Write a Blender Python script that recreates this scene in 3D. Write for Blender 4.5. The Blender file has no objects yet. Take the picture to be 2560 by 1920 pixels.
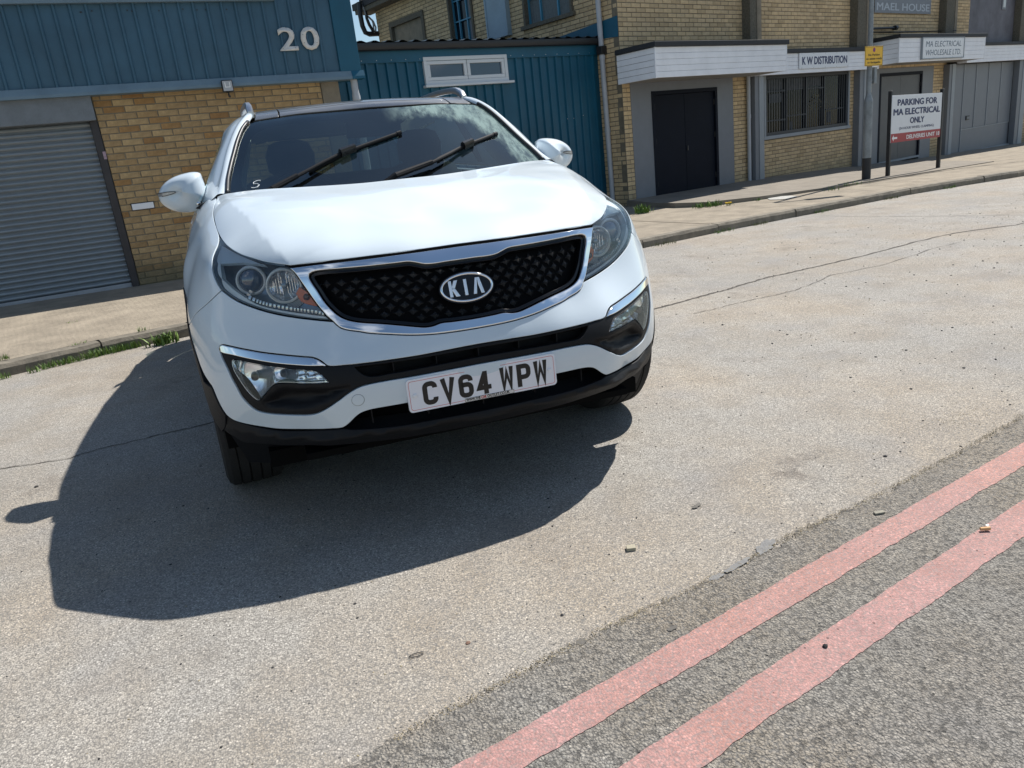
import bpy, bmesh, math, random
import numpy as np
from mathutils import Vector, Matrix
from mathutils.geometry import delaunay_2d_cdt
rnd = random.Random(7)
scene = bpy.context.scene
COL = scene.collection

# ------------------------------------------------------------------ camera
RC = np.array([[0.93917945, -0.33079923, -0.09227038], [-0.18399787, -0.25782284, -0.9485105], [0.28997713, 0.90779913, -0.30300827]])
CP = np.array([-0.63929749, -2.30813281, 1.24390022])
FPX = 1875.27
cam = bpy.data.cameras.new('camera'); camo = bpy.data.objects.new('camera', cam); COL.objects.link(camo)
cam.lens = 36.0 * FPX / 2560; cam.sensor_width = 36; cam.clip_start = .05; cam.clip_end = 3000
camo.matrix_world = Matrix([[RC[0][i], -RC[1][i], -RC[2][i], CP[i]] for i in range(3)] + [[0, 0, 0, 1]])
scene.camera = camo
# ------------------------------------------------------------------ light
SUNV = Vector((.675, .34, 1.0)).normalized()
SUN_EL = math.asin(SUNV.z); SUN_AZ = math.atan2(SUNV.x, SUNV.y)
world = bpy.data.worlds.new('World'); scene.world = world; world.use_nodes = True
nt = world.node_tree; nt.nodes.clear()
def N(t, k, **kw):
    n = t.nodes.new(k)
    for a, b in kw.items(): setattr(n, a, b)
    return n
out = N(nt, 'ShaderNodeOutputWorld'); bg = N(nt, 'ShaderNodeBackground'); sky = N(nt, 'ShaderNodeTexSky', sky_type='NISHITA')
sky.sun_disc = False; sky.sun_elevation = SUN_EL; sky.sun_rotation = SUN_AZ; sky.air_density = 1.0; sky.dust_density = .35; sky.ozone_density = 2.2
tc = N(nt, 'ShaderNodeTexCoord'); mp = N(nt, 'ShaderNodeMapping'); sep = N(nt, 'ShaderNodeSeparateXYZ'); mx = N(nt, 'ShaderNodeMath', operation='MAXIMUM')
nt.links.new(tc.outputs['Generated'], sep.inputs[0]); nt.links.new(sep.outputs['Z'], mx.inputs[0]); mx.inputs[1].default_value = .0
ad = N(nt, 'ShaderNodeMath', operation='ADD'); nt.links.new(mx.outputs[0], ad.inputs[0]); ad.inputs[1].default_value = .22
dv = N(nt, 'ShaderNodeVectorMath', operation='SCALE'); inv = N(nt, 'ShaderNodeMath', operation='DIVIDE'); inv.inputs[0].default_value = 1
nt.links.new(ad.outputs[0], inv.inputs[1]); nt.links.new(tc.outputs['Generated'], dv.inputs[0]); nt.links.new(inv.outputs[0], dv.inputs['Scale'])
nt.links.new(dv.outputs[0], mp.inputs[0]); mp.inputs['Location'].default_value = (1, 5, 0)
no = N(nt, 'ShaderNodeTexNoise'); no.inputs['Scale'].default_value = 1.15; no.inputs['Detail'].default_value = 9; no.inputs['Roughness'].default_value = .56; no.inputs['Distortion'].default_value = .25
nt.links.new(mp.outputs[0], no.inputs[0])
cr = N(nt, 'ShaderNodeValToRGB'); cr.color_ramp.elements[0].position = .555; cr.color_ramp.elements[1].position = .70
nt.links.new(no.outputs['Fac'], cr.inputs[0])
mixc = N(nt, 'ShaderNodeMix', data_type='RGBA'); nt.links.new(cr.outputs[0], mixc.inputs[0]); tint = N(nt, 'ShaderNodeMix', data_type='RGBA', blend_type='MULTIPLY'); tint.inputs[0].default_value = 1; tint.inputs[7].default_value = (1.0, 1.01, .96, 1); nt.links.new(sky.outputs[0], tint.inputs[6]); nt.links.new(tint.outputs[2], mixc.inputs[6])
cr2 = N(nt, 'ShaderNodeValToRGB'); cr2.color_ramp.elements[0].position = .5; cr2.color_ramp.elements[1].position = .8
cr2.color_ramp.elements[0].color = (9.5, 10.0, 10.8, 1); cr2.color_ramp.elements[1].color = (7.0, 7.5, 8.3, 1)
nt.links.new(no.outputs['Fac'], cr2.inputs[0]); nt.links.new(cr2.outputs[0], mixc.inputs[7])
nt.links.new(mixc.outputs[2], bg.inputs[0]); bg.inputs[1].default_value = .088; nt.links.new(bg.outputs[0], out.inputs[0])
sun = bpy.data.lights.new('sun', 'SUN'); suno = bpy.data.objects.new('sun', sun); COL.objects.link(suno)
sun.energy = 5.0; sun.angle = math.radians(.53); sun.color = (1, .955, .895)
suno.rotation_euler = SUNV.to_track_quat('Z', 'Y').to_euler()
vs = scene.view_settings; vs.view_transform = 'Standard'; vs.look = 'None'; vs.gamma = 1; vs.exposure = 0.42; vs.use_curve_mapping = False
scene.cycles.max_bounces = 8; scene.cycles.transparent_max_bounces = 12; scene.cycles.glossy_bounces = 5

# ------------------------------------------------------------------ photo ray -> world helpers (used to measure, everything lands on real planes)
def ray(u, v): return RC.T @ np.array([(u - 1280) / FPX, (v - 960) / FPX, 1.])
def onz(u, v, z=0.):
    r = ray(u, v); return CP + r * ((z - CP[2]) / r[2])
def onpl(u, v, p, n):
    r = ray(u, v); return CP + r * (np.dot(np.array(p) - CP, n) / np.dot(r, n))

# ------------------------------------------------------------------ materials
MATS = {}
def mat(name, col, rough=.6, metal=0., spec=.5, coat=0., noise=0., nscale=8., bump=0., bscale=60., nodes=None, var=0., col2=None, rvar=0.):
    if name in MATS: return MATS[name]
    m = bpy.data.materials.new(name); m.use_nodes = True; t = m.node_tree; b = t.nodes['Principled BSDF']
    b.inputs['Base Color'].default_value = (*col, 1); b.inputs['Roughness'].default_value = rough; b.inputs['Metallic'].default_value = metal
    b.inputs['Specular IOR Level'].default_value = spec; b.inputs['Coat Weight'].default_value = coat; b.inputs['Coat Roughness'].default_value = .03
    if noise or bump or var or rvar:
        c = N(t, 'ShaderNodeTexCoord')
    last = None
    if noise or var:
        rgb = N(t, 'ShaderNodeRGB'); rgb.outputs[0].default_value = (*col, 1); last = rgb.outputs[0]
    if noise:
        n = N(t, 'ShaderNodeTexNoise'); n.inputs['Scale'].default_value = nscale; n.inputs['Detail'].default_value = 6; n.inputs['Roughness'].default_value = .65
        t.links.new(c.outputs['Object'], n.inputs[0]); k = N(t, 'ShaderNodeMapRange'); k.inputs[1].default_value = .3; k.inputs[2].default_value = .7
        t.links.new(n.outputs['Fac'], k.inputs[0])
        mi = N(t, 'ShaderNodeMix', data_type='RGBA'); c2 = col2 or tuple(x * (1 - noise) for x in col)
        mi.inputs[7].default_value = (*c2, 1); t.links.new(last, mi.inputs[6])
        mu = N(t, 'ShaderNodeMath', operation='MULTIPLY'); t.links.new(k.outputs[0], mu.inputs[0]); mu.inputs[1].default_value = 1 if not col2 else noise
        t.links.new(mu.outputs[0], mi.inputs[0]); last = mi.outputs[2]
    if var:
        oi = N(t, 'ShaderNodeObjectInfo'); at = N(t, 'ShaderNodeAttribute', attribute_name='rnd')
        a = N(t, 'ShaderNodeMath', operation='ADD'); t.links.new(oi.outputs['Random'], a.inputs[0]); t.links.new(at.outputs['Fac'], a.inputs[1])
        fr = N(t, 'ShaderNodeMath', operation='FRACT'); t.links.new(a.outputs[0], fr.inputs[0])
        rp = N(t, 'ShaderNodeValToRGB'); e = rp.color_ramp; e.interpolation = 'LINEAR'
        cs = var
        while len(e.elements) < len(cs): e.elements.new(.5)
        for i, (p_, cc) in enumerate(cs): e.elements[i].position = p_; e.elements[i].color = (*cc, 1)
        t.links.new(fr.outputs[0], rp.inputs[0])
        mm = N(t, 'ShaderNodeMix', data_type='RGBA', blend_type='MULTIPLY'); mm.inputs[0].default_value = 1
        t.links.new(last, mm.inputs[6]); t.links.new(rp.outputs[0], mm.inputs[7]); last = mm.outputs[2]
    if last is not None: t.links.new(last, b.inputs['Base Color'])
    if bump:
        n = N(t, 'ShaderNodeTexNoise'); n.inputs['Scale'].default_value = bscale; n.inputs['Detail'].default_value = 5; n.inputs['Roughness'].default_value = .6
        t.links.new(c.outputs['Object'], n.inputs[0]); bu = N(t, 'ShaderNodeBump'); bu.inputs['Strength'].default_value = bump; bu.inputs['Distance'].default_value = .01
        t.links.new(n.outputs['Fac'], bu.inputs['Height']); t.links.new(bu.outputs[0], b.inputs['Normal'])
    if rvar:
        n = N(t, 'ShaderNodeTexNoise'); n.inputs['Scale'].default_value = nscale * .7; n.inputs['Detail'].default_value = 5
        t.links.new(c.outputs['Object'], n.inputs[0]); k = N(t, 'ShaderNodeMapRange'); k.inputs[1].default_value = .35; k.inputs[2].default_value = .7
        k.inputs[3].default_value = rough; k.inputs[4].default_value = rough + rvar
        t.links.new(n.outputs['Fac'], k.inputs[0]); t.links.new(k.outputs[0], b.inputs['Roughness'])
    MATS[name] = m; return m

# ------------------------------------------------------------------ mesh helpers
def tag(o, label=None, cat=None, group=None, kind=None):
    if label: o['label'] = label
    if cat: o['category'] = cat
    if group: o['group'] = group
    if kind: o['kind'] = kind
    return o
def empty(name, loc, label=None, cat=None, group=None):
    o = bpy.data.objects.new(name, None); COL.objects.link(o); o.location = loc; o.empty_display_size = .1
    return tag(o, label, cat, group)
def par(o, p):
    if p is not None:
        o.parent = p
        pm = Matrix.Translation(p.location) if p.parent is None else Matrix.Translation(p.parent.location) @ Matrix.Translation(p.location)
        o.location = pm.inverted() @ o.location
    return o
def child(o, p):
    """parent a mesh built in world coordinates"""
    if p is None: return o
    root = Vector(p['wp']) if 'wp' in p else p.location.copy()
    o.parent = p; o.location = -root; o['wp'] = (0., 0., 0.)
    return o
def mesh_obj(name, verts, faces, m, parent=None, smooth=False, label=None, normals=None, rndattr=None, kind=None):
    me = bpy.data.meshes.new(name); me.from_pydata([tuple(v) for v in verts], [], faces); me.validate(verbose=False)
    if m is not None: me.materials.append(m)
    if smooth: me.polygons.foreach_set('use_smooth', [True] * len(me.polygons))
    if normals is not None: me.normals_split_custom_set_from_vertices([tuple(n) for n in normals])
    if rndattr is not None:
        a = me.attributes.new('rnd', 'FLOAT', 'FACE'); a.data.foreach_set('value', rndattr)
    o = bpy.data.objects.new(name, me); COL.objects.link(o)
    if parent is not None: child(o, parent)
    if label: o['label'] = label
    if kind: o['kind'] = kind
    return o
class MB:
    """collects boxes, tubes and polygons into one mesh"""
    def __init__(s): s.v = []; s.f = []; s.r = []
    def add(s, v, f, r=0.):
        k = len(s.v); s.v += [tuple(x) for x in v]; s.f += [tuple(i + k for i in q) for q in f]; s.r += [r] * len(f)
    def box(s, c, X, Y, Z, r=0., ch=0.):
        """c centre, X Y Z half-extent vectors"""
        c = np.array(c, float); X = np.array(X, float); Y = np.array(Y, float); Z = np.array(Z, float)
        v = [c + a * X + b * Y + d * Z for d in (-1, 1) for b in (-1, 1) for a in (-1, 1)]
        s.add(v, [(0, 2, 3, 1), (4, 5, 7, 6), (0, 1, 5, 4), (2, 6, 7, 3), (0, 4, 6, 2), (1, 3, 7, 5)], r)
    def tube(s, pts, rad, n=10, cap=True):
        pts = [np.array(p, float) for p in pts]; rads = rad if hasattr(rad, '__len__') else [rad] * len(pts)
        rings = []; ref = np.array([0, 0, 1.])
        for i, p in enumerate(pts):
            t = pts[min(i + 1, len(pts) - 1)] - pts[max(i - 1, 0)]; t = t / (np.linalg.norm(t) + 1e-9)
            if abs(t @ ref) > .95: rf = np.array([1., 0, 0])
            else: rf = ref
            a = np.cross(t, rf); a /= np.linalg.norm(a); b = np.cross(t, a)
            rings.append([p + rads[i] * (math.cos(2 * math.pi * k / n) * a + math.sin(2 * math.pi * k / n) * b) for k in range(n)])
        v = [q for r_ in rings for q in r_]; f = []
        for i in range(len(rings) - 1):
            for k in range(n): f.append((i * n + k, i * n + (k + 1) % n, (i + 1) * n + (k + 1) % n, (i + 1) * n + k))
        if cap: f.append(tuple(range(n - 1, -1, -1))); f.append(tuple((len(rings) - 1) * n + k for k in range(n)))
        s.add(v, f)
    def loft(s, secs, closed=False, cap=False):
        n = len(secs[0]); v = [q for r_ in secs for q in r_]; f = []
        for i in range(len(secs) - 1):
            for k in range(n if closed else n - 1): f.append((i * n + k, i * n + (k + 1) % n, (i + 1) * n + (k + 1) % n, (i + 1) * n + k))
        if cap: f.append(tuple(range(n - 1, -1, -1))); f.append(tuple((len(secs) - 1) * n + k for k in range(n)))
        s.add(v, f)
    def prism(s, poly, z0, z1, O=(0, 0, 0), X=(1, 0, 0), Y=(0, 1, 0), Z=(0, 0, 1)):
        """2-D polygon in the X Y plane extruded from z0 to z1 along Z"""
        O, X, Y, Z = [np.array(a, float) for a in (O, X, Y, Z)]; n = len(poly)
        v = [O + X * p[0] + Y * p[1] + Z * z0 for p in poly] + [O + X * p[0] + Y * p[1] + Z * z1 for p in poly]
        s.add(v, [tuple(range(n - 1, -1, -1)), tuple(range(n, 2 * n))] + [(i, (i + 1) % n, (i + 1) % n + n, i + n) for i in range(n)])
    def build(s, name, m, parent=None, smooth=False, label=None, kind=None, bevel=0., auto=None, sides=2):
        o = mesh_obj(name, s.v, s.f, m, parent, smooth, label, rndattr=s.r, kind=kind)
        if bevel: 
            b = o.modifiers.new('bevel', 'BEVEL'); b.width = bevel; b.segments = sides; b.limit_method = 'ANGLE'; b.angle_limit = math.radians(30)
            o.data.polygons.foreach_set('use_smooth', [True] * len(o.data.polygons)); 
            w = o.modifiers.new('wn', 'WEIGHTED_NORMAL'); w.keep_sharp = False
        if smooth == 'auto' or auto:
            o.data.polygons.foreach_set('use_smooth', [True] * len(o.data.polygons))
            o.data.set_sharp_from_angle(angle=math.radians(auto or 35))
        return o
def text_mesh(name, body, m, parent, O, X, Y, Z, height, width=None, bold=0., ext=.001, align='CENTER', shear=0., sx=1.):
    """lettering laid on the plane O + X,Y, raised along Z; height = cap height"""
    fat = bold * .9 if ('M' in body or bold >= .03) else 0
    if fat: bold = 0.
    cu = bpy.data.curves.new(name, 'FONT'); cu.body = body; cu.align_x = align; cu.offset = bold; cu.extrude = .0; cu.resolution_u = 3; cu.shear = shear
    o = bpy.data.objects.new(name, cu); COL.objects.link(o); dg = bpy.context.evaluated_depsgraph_get(); dg.update()
    me = bpy.data.meshes.new_from_object(o.evaluated_get(dg)); bpy.data.objects.remove(o)
    bm = bmesh.new(); bm.from_mesh(me)
    if fat:
        for dx, dy in ((-fat, 0), (fat, 0), (0, fat * .7), (0, -fat * .7)):
            for v in bmesh.ops.duplicate(bm, geom=[g for g in bm.verts if g.index < len(me.vertices)] + [g for g in bm.faces if g.index < len(me.polygons)] )['geom']:
                if isinstance(v, bmesh.types.BMVert): v.co.x += dx; v.co.y += dy; v.co.z += .002 * (1 if dx > 0 else -1) + dy * .05
    r = bmesh.ops.extrude_face_region(bm, geom=bm.faces[:]); vs_ = [g for g in r['geom'] if isinstance(g, bmesh.types.BMVert)]
    for v in vs_: v.co.z += 1
    xs = [v.co.x for v in bm.verts]; ys = [v.co.y for v in bm.verts]; ymax = .73; w = max(xs) - min(xs); xc = (max(xs) + min(xs)) / 2
    kx = (width / w) if width else height / ymax * sx; ky = height / ymax
    O, X, Y, Z = [Vector(a) for a in (O, X, Y, Z)]
    for v in bm.verts:
        x, y, z = v.co; v.co = O + X * ((x - (xc if width else 0)) * kx) + Y * (y * ky) + Z * (z * ext)
    bmesh.ops.recalc_face_normals(bm, faces=bm.faces); bm.to_mesh(me); bm.free()
    me.materials.clear(); me.materials.append(m)
    ob = bpy.data.objects.new(name, me); COL.objects.link(ob)
    if parent is not None: child(ob, parent)
    return ob
# ------------------------------------------------------------------ ground, road, pavement
def fall(x): return -.013 * max(0., x - 9.) if x < 40 else -.013 * 31
m_road = mat('worn pale asphalt', (.2, .19, .175), .85, spec=.3)
def road_nodes(m, base, dark, speck, chip=170., bumpd=.004, bs=.9, stains=True):
    t = m.node_tree; b = t.nodes['Principled BSDF']; c = N(t, 'ShaderNodeTexCoord')
    def noise(s, d=5, r=.6):
        n = N(t, 'ShaderNodeTexNoise'); n.inputs['Scale'].default_value = s; n.inputs['Detail'].default_value = d; n.inputs['Roughness'].default_value = r
        t.links.new(c.outputs['Object'], n.inputs[0]); return n
    def ramp(src, a, b_, c0=(0, 0, 0, 1), c1=(1, 1, 1, 1)):
        r = N(t, 'ShaderNodeValToRGB'); r.color_ramp.elements[0].position = a; r.color_ramp.elements[1].position = b_
        r.color_ramp.elements[0].color = c0; r.color_ramp.elements[1].color = c1; t.links.new(src, r.inputs[0]); return r.outputs[0]
    def mix(f, a, b_, mode='MIX'):
        x = N(t, 'ShaderNodeMix', data_type='RGBA', blend_type=mode)
        for k, v in ((0, f), (6, a), (7, b_)):
            if isinstance(v, (int, float)): x.inputs[k].default_value = v
            elif isinstance(v, tuple): x.inputs[k].default_value = (*v, 1)
            else: t.links.new(v, x.inputs[k])
        return x.outputs[2]
    vo = N(t, 'ShaderNodeTexVoronoi'); vo.inputs['Scale'].default_value = chip; vo.inputs['Randomness'].default_value = 1
    wn = N(t, 'ShaderNodeTexNoise'); wn.inputs['Scale'].default_value = chip * .55; wn.inputs['Detail'].default_value = 3; t.links.new(c.outputs['Object'], wn.inputs[0]); wv_ = N(t, 'ShaderNodeVectorMath', operation='SCALE'); wv_.inputs['Scale'].default_value = 1.5 / chip; t.links.new(wn.outputs['Color'], wv_.inputs[0])
    wa = N(t, 'ShaderNodeVectorMath', operation='ADD'); t.links.new(c.outputs['Object'], wa.inputs[0]); t.links.new(wv_.outputs[0], wa.inputs[1]); t.links.new(wa.outputs[0], vo.inputs[0])
    sc = N(t, 'ShaderNodeSeparateColor'); t.links.new(vo.outputs['Color'], sc.inputs[0])
    col = mix(ramp(noise(.55, 7, .7).outputs['Fac'], .35, .68), base, tuple(x * .80 for x in base))
    col = mix(ramp(noise(3.2, 6, .7).outputs['Fac'], .45, .7), col, tuple(x * .72 for x in base))
    warm = ramp(noise(.8, 6, .65).outputs['Fac'], .42, .62); col = mix(warm, col, mix(1., col, (1.10, 1.0, .88), 'MULTIPLY'))
    cool = ramp(noise(1.9, 6, .65).outputs['Fac'], .5, .68); col = mix(cool, col, mix(1., col, (.86, .88, .93), 'MULTIPLY'))
    # individual chips: tint each stone, some pale, a few black
    chips = N(t, 'ShaderNodeValToRGB'); e = chips.color_ramp; e.interpolation = 'CONSTANT'
    for p_, v in ((0, .5), (.05, .76), (.3, .94), (.6, 1.06), (.84, 1.25), (.955, 1.6)):
        el = e.elements.new(p_) if p_ not in (0,) else e.elements[0]; el.color = (v * speck[0], v * speck[1], v * speck[2], 1); el.position = p_
    e.elements[len(e.elements) - 1].position = 1.0 if e.elements[len(e.elements) - 1].position > .99 else e.elements[len(e.elements) - 1].position
    t.links.new(sc.outputs[0], chips.inputs[0])
    col = mix(.85 if stains else .55, col, chips.outputs[0], 'MULTIPLY')
    crv = ramp(noise(chip * .42, 5, .75).outputs['Fac'], .36, .46, (1, 1, 1, 1), (0, 0, 0, 1)); crm = N(t, 'ShaderNodeMath', operation='MULTIPLY'); t.links.new(crv, crm.inputs[0]); crm.inputs[1].default_value = .5 if stains else .55; col = mix(crm.outputs[0], col, dark)
    # pits between chips
    pit = ramp(vo.outputs['Distance'], .42, .75); col = mix(pit, col, dark)
    big = N(t, 'ShaderNodeTexVoronoi'); big.inputs['Scale'].default_value = 42; t.links.new(c.outputs['Object'], big.inputs[0])
    hole = ramp(big.outputs['Distance'], .10, .16, (1, 1, 1, 1), (0, 0, 0, 1)); sc2 = N(t, 'ShaderNodeSeparateColor'); t.links.new(big.outputs['Color'], sc2.inputs[0])
    sel = ramp(sc2.outputs[0], .80, .82); hm = N(t, 'ShaderNodeMath', operation='MULTIPLY'); t.links.new(hole, hm.inputs[0]); t.links.new(sel, hm.inputs[1])
    col = mix(hm.outputs[0], col, tuple(x * .25 for x in base))
    if stains:
        st = ramp(noise(1.3, 8, .75).outputs['Fac'], .60, .70); col = mix(st, col, mix(.5, col, (.07, .055, .045)))
        rs = ramp(noise(.9, 8, .8).outputs['Fac'], .69, .74); col = mix(rs, col, mix(.45, col, (.16, .085, .045)))
    t.links.new(col, b.inputs['Base Color'])
    bu = N(t, 'ShaderNodeBump'); bu.inputs['Strength'].default_value = bs; bu.inputs['Distance'].default_value = bumpd; bu.invert = True
    h = N(t, 'ShaderNodeMath', operation='MULTIPLY_ADD'); t.links.new(sc.outputs[1], h.inputs[0]); h.inputs[1].default_value = -.75; t.links.new(vo.outputs['Distance'], h.inputs[2])
    h2 = N(t, 'ShaderNodeMath', operation='MULTIPLY_ADD'); t.links.new(hm.outputs[0], h2.inputs[0]); h2.inputs[1].default_value = 1.2; t.links.new(h.outputs[0], h2.inputs[2])
    hq = N(t, 'ShaderNodeMath', operation='MULTIPLY_ADD'); t.links.new(crv, hq.inputs[0]); hq.inputs[1].default_value = .5 if stains else .6; t.links.new(h2.outputs[0], hq.inputs[2])
    h3 = N(t, 'ShaderNodeMath', operation='MULTIPLY_ADD'); t.links.new(noise(28, 4).outputs['Fac'], h3.inputs[0]); h3.inputs[1].default_value = -1.1; t.links.new(hq.outputs[0], h3.inputs[2])
    t.links.new(h3.outputs[0], bu.inputs['Height']); t.links.new(bu.outputs[0], b.inputs['Normal'])
road_nodes(m_road, (.42, .40, .365), (.20, .188, .17), (1, .99, .97), 190, .0032, .6)
m_road2 = mat('dark coarse asphalt', (.1, .1, .1), .85, spec=.35)
road_nodes(m_road2, (.31, .295, .268), (.17, .16, .145), (1, 1, .98), 140, .0055, 1.0, False)
def kerb_xy():
    pts = [(-60, -26.), (-20, -4.6), (-8, 1.05), (-5, 2.55), (-2.507, 3.756), (-1.873, 4.044), (-1.245, 4.24), (1.0, 4.78), (3.478, 5.256), (4.7, 5.60), (6.104, 5.938), (8.6, 6.50), (11.336, 6.99), (16, 7.95), (30, 10.6), (60, 16)]
    o = []
    for a, b in zip(pts[:-1], pts[1:]):
        n = max(1, int(math.dist(a, b) / .9)) if abs(a[0]) < 25 else 1
        for k in range(n): o.append((a[0] + (b[0] - a[0]) * k / n, a[1] + (b[1] - a[1]) * k / n))
    o.append(pts[-1]); return o
KB = kerb_xy()
def strip(xy, dist, zoff):
    o = []
    for i, (x, y) in enumerate(xy):
        a = xy[max(0, i - 1)]; b = xy[min(len(xy) - 1, i + 1)]; dx, dy = b[0] - a[0], b[1] - a[1]; l = math.hypot(dx, dy)
        o.append((x - dy / l * dist, y + dx / l * dist, fall(x) + zoff))
    return o
# ground sheet under everything out to the horizon
xs = [-900, -60, -20, -8, -4, 0, 4, 9, 14, 20, 30, 40, 60, 900]
mesh_obj('ground', [(x, y, fall(x) - .02 - (.3 if abs(x) > 100 else 0)) for y in (-900, 900) for x in xs], [(i, i + 1, i + 1 + len(xs), i + len(xs)) for i in range(len(xs) - 1)], mat('verge ground', (.22, .2, .16), .95, noise=.5, nscale=.4), kind='structure')
xs = [x for x in xs if abs(x) < 61]
bm_ = MB(); n = len(KB)
lower = [(x, -30., fall(x)) for x, y in KB]; mid = [(x, min(y - 1.2, 2.0 if y > 4 else y - 1.2), fall(x)) for x, y in KB]; up_ = [(x, y + .05, fall(x)) for x, y in KB]
bm_.add(lower + mid + up_, [(i, i + 1, n + i + 1, n + i) for i in range(n - 1)] + [(n + i, n + i + 1, 2 * n + i + 1, 2 * n + i) for i in range(n - 1)])
road = bm_.build('road', m_road, kind='structure')
# coarse darker carriageway towards the camera, ragged edge
def ragged(line, amp, step=.012, seed=1):
    r = random.Random(seed); o = []; w = 0
    for a, b in zip(line[:-1], line[1:]):
        m_ = max(1, int(math.dist(a, b) / step)) if max(abs(a[0]), abs(b[0])) < 4 else 8
        dx, dy = b[0] - a[0], b[1] - a[1]; l = math.hypot(dx, dy)
        for k in range(m_):
            w = w * .7 + r.uniform(-amp, amp); f = k / m_; o.append((a[0] + dx * f - dy / l * w, a[1] + dy * f + dx / l * w))
    o.append(line[-1]); return o
edge = ragged([(-9, -3.1), (-2.5, -1.45), (-.504, -.891), (-.178, -.812), (.069, -.752), (.453, -.68), (.762, -.597), (1.212, -.509), (1.618, -.412), (2.178, -.261), (5, .45), (9, 1.45)], .011)
mesh_obj('carriageway', [(x, y, .004) for x, y in edge] + [(x + .25 * (y + 8) * 0, -9, .004) for x, y in edge], [(i, len(edge) + i, len(edge) + i + 1, i + 1) for i in range(len(edge) - 1)], m_road2, road)
# two red lines
m_red = mat('worn red road paint', (.5, .13, .11), .8)
road_nodes(m_red, (.46, .26, .24), (.28, .195, .18), (1, .98, .97), 150, .003, .5, False)
def redline(p, q, w, seed, nm, lab):
    a = ragged([p, q], .0017, seed=seed); dx, dy = q[0] - p[0], q[1] - p[1]; l = math.hypot(dx, dy); nx, ny = dy / l * w, -dx / l * w
    b = ragged([(p[0] + nx, p[1] + ny), (q[0] + nx, q[1] + ny)], .0022, seed=seed + 5); k = min(len(a), len(b))
    o = mesh_obj(nm, [(x, y, .0058) for x, y in a[:k]] + [(x, y, .0058) for x, y in b[:k]], [(i, k + i, k + i + 1, i + 1) for i in range(k - 1)], m_red, road)
    o['label'] = lab
redline((-3.9, -1.895), (3.9, .045), .094, 3, 'red_line', 'red no-stopping line farther from the camera')
redline((-3.9, -2.14), (3.9, -.155), .104, 9, 'red_line', 'red no-stopping line nearer to the camera')
# cracks and patches as thin sheets
m_tar = mat('dark crack filling', (.10, .088, .075), .95, noise=.5, nscale=60)
def crackstrip(line, w, seed=1, z=.003, nm='crack', m=m_tar):
    r = random.Random(seed); pts = ragged(line, .008, .03, seed); v = []; k = len(pts)
    for sgn in (1, -1):
        for i, (x, y) in enumerate(pts):
            a = pts[max(0, i - 1)]; b = pts[min(k - 1, i + 1)]; dx, dy = b[0] - a[0], b[1] - a[1]; l = math.hypot(dx, dy) + 1e-9
            ww = w * (.25 + r.random()) * sgn / 2; v.append((x - dy / l * ww, y + dx / l * ww, z + fall(x)))
    return mesh_obj(nm, v, [(i, k + i, k + i + 1, i + 1) for i in range(k - 1)], m, road)
crackstrip([(.9, 2.15), (2.093, 2.486), (2.418, 2.581), (2.802, 2.691), (3.261, 2.85), (3.86, 2.958), (4.542, 3.087), (5.372, 3.305), (5.913, 3.4), (6.634, 3.3), (9.5, 3.9)], .024, 2)
crackstrip([(2.158, 2.169), (2.64, 2.243), (3.142, 2.297), (3.692, 2.558), (4.263, 2.602), (5.15, 2.903), (5.532, 2.968)], .007, 3)
crackstrip([(6.35, 5.75), (6.40, 5.4), (6.671, 4.794), (7.016, 4.155), (7.4, 3.6), (7.9, 2.9)], .014, 4)
crackstrip([(-4.2, 1.5), (-1.967, 1.632), (-1.817, 1.619), (-1.665, 1.606), (-1.521, 1.666), (-1.364, 1.691), (-1.061, 1.722), (.5, 1.95)], .009, 5)
m_stain = mat('rusty dirt stain', (.20, .14, .085), .95, noise=.6, nscale=40, bump=.4, bscale=200)
def blob(cx, cy, rx, ry, ang, m, z=.0045, nm='stain', seed=1, parent=None, n=40, jag=.35, base=None):
    r = random.Random(seed); ph = [r.uniform(0, 6.3) for _ in range(4)]; v = []
    for k in range(n):
        t = 2 * math.pi * k / n; q = 1 + jag * (.5 * math.sin(2 * t + ph[0]) + .3 * math.sin(5 * t + ph[1]) + .25 * math.sin(9 * t + ph[2])) + r.uniform(-.1, .1) * jag * 2
        x, y = rx * q * math.cos(t), ry * q * math.sin(t); X = cx + x * math.cos(ang) - y * math.sin(ang); Y = cy + x * math.sin(ang) + y * math.cos(ang); v.append((X, Y, z + fall(X)))
    return mesh_obj(nm, v, [tuple(range(n))], m, parent or road)
m_patch = mat('bluish bitumen patch', (.235, .232, .225), .85, noise=.35, nscale=60, bump=.3, bscale=150)
blob(.665, -.607, .043, .022, .5, m_patch, .0051, 'bitumen_patch', 3); blob(.53, -.655, .05, .012, .3, m_patch, .0051, 'bitumen_patch', 4); blob(.44, -.68, .03, .010, .3, m_patch, .0051, 'bitumen_patch', 5)
m_oil = mat('oil spot', (.15, .138, .12), .8, noise=.5, nscale=80)
blob(-.03, -.775, .018, .010, .3, m_oil, .0051, 'oil_spot', 6); blob(.205, -.832, .014, .008, .3, m_oil, .0065, 'oil_spot', 7); blob(.63, -.28, .02, .010, .4, m_oil, .0045, 'oil_spot', 8)
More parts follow.
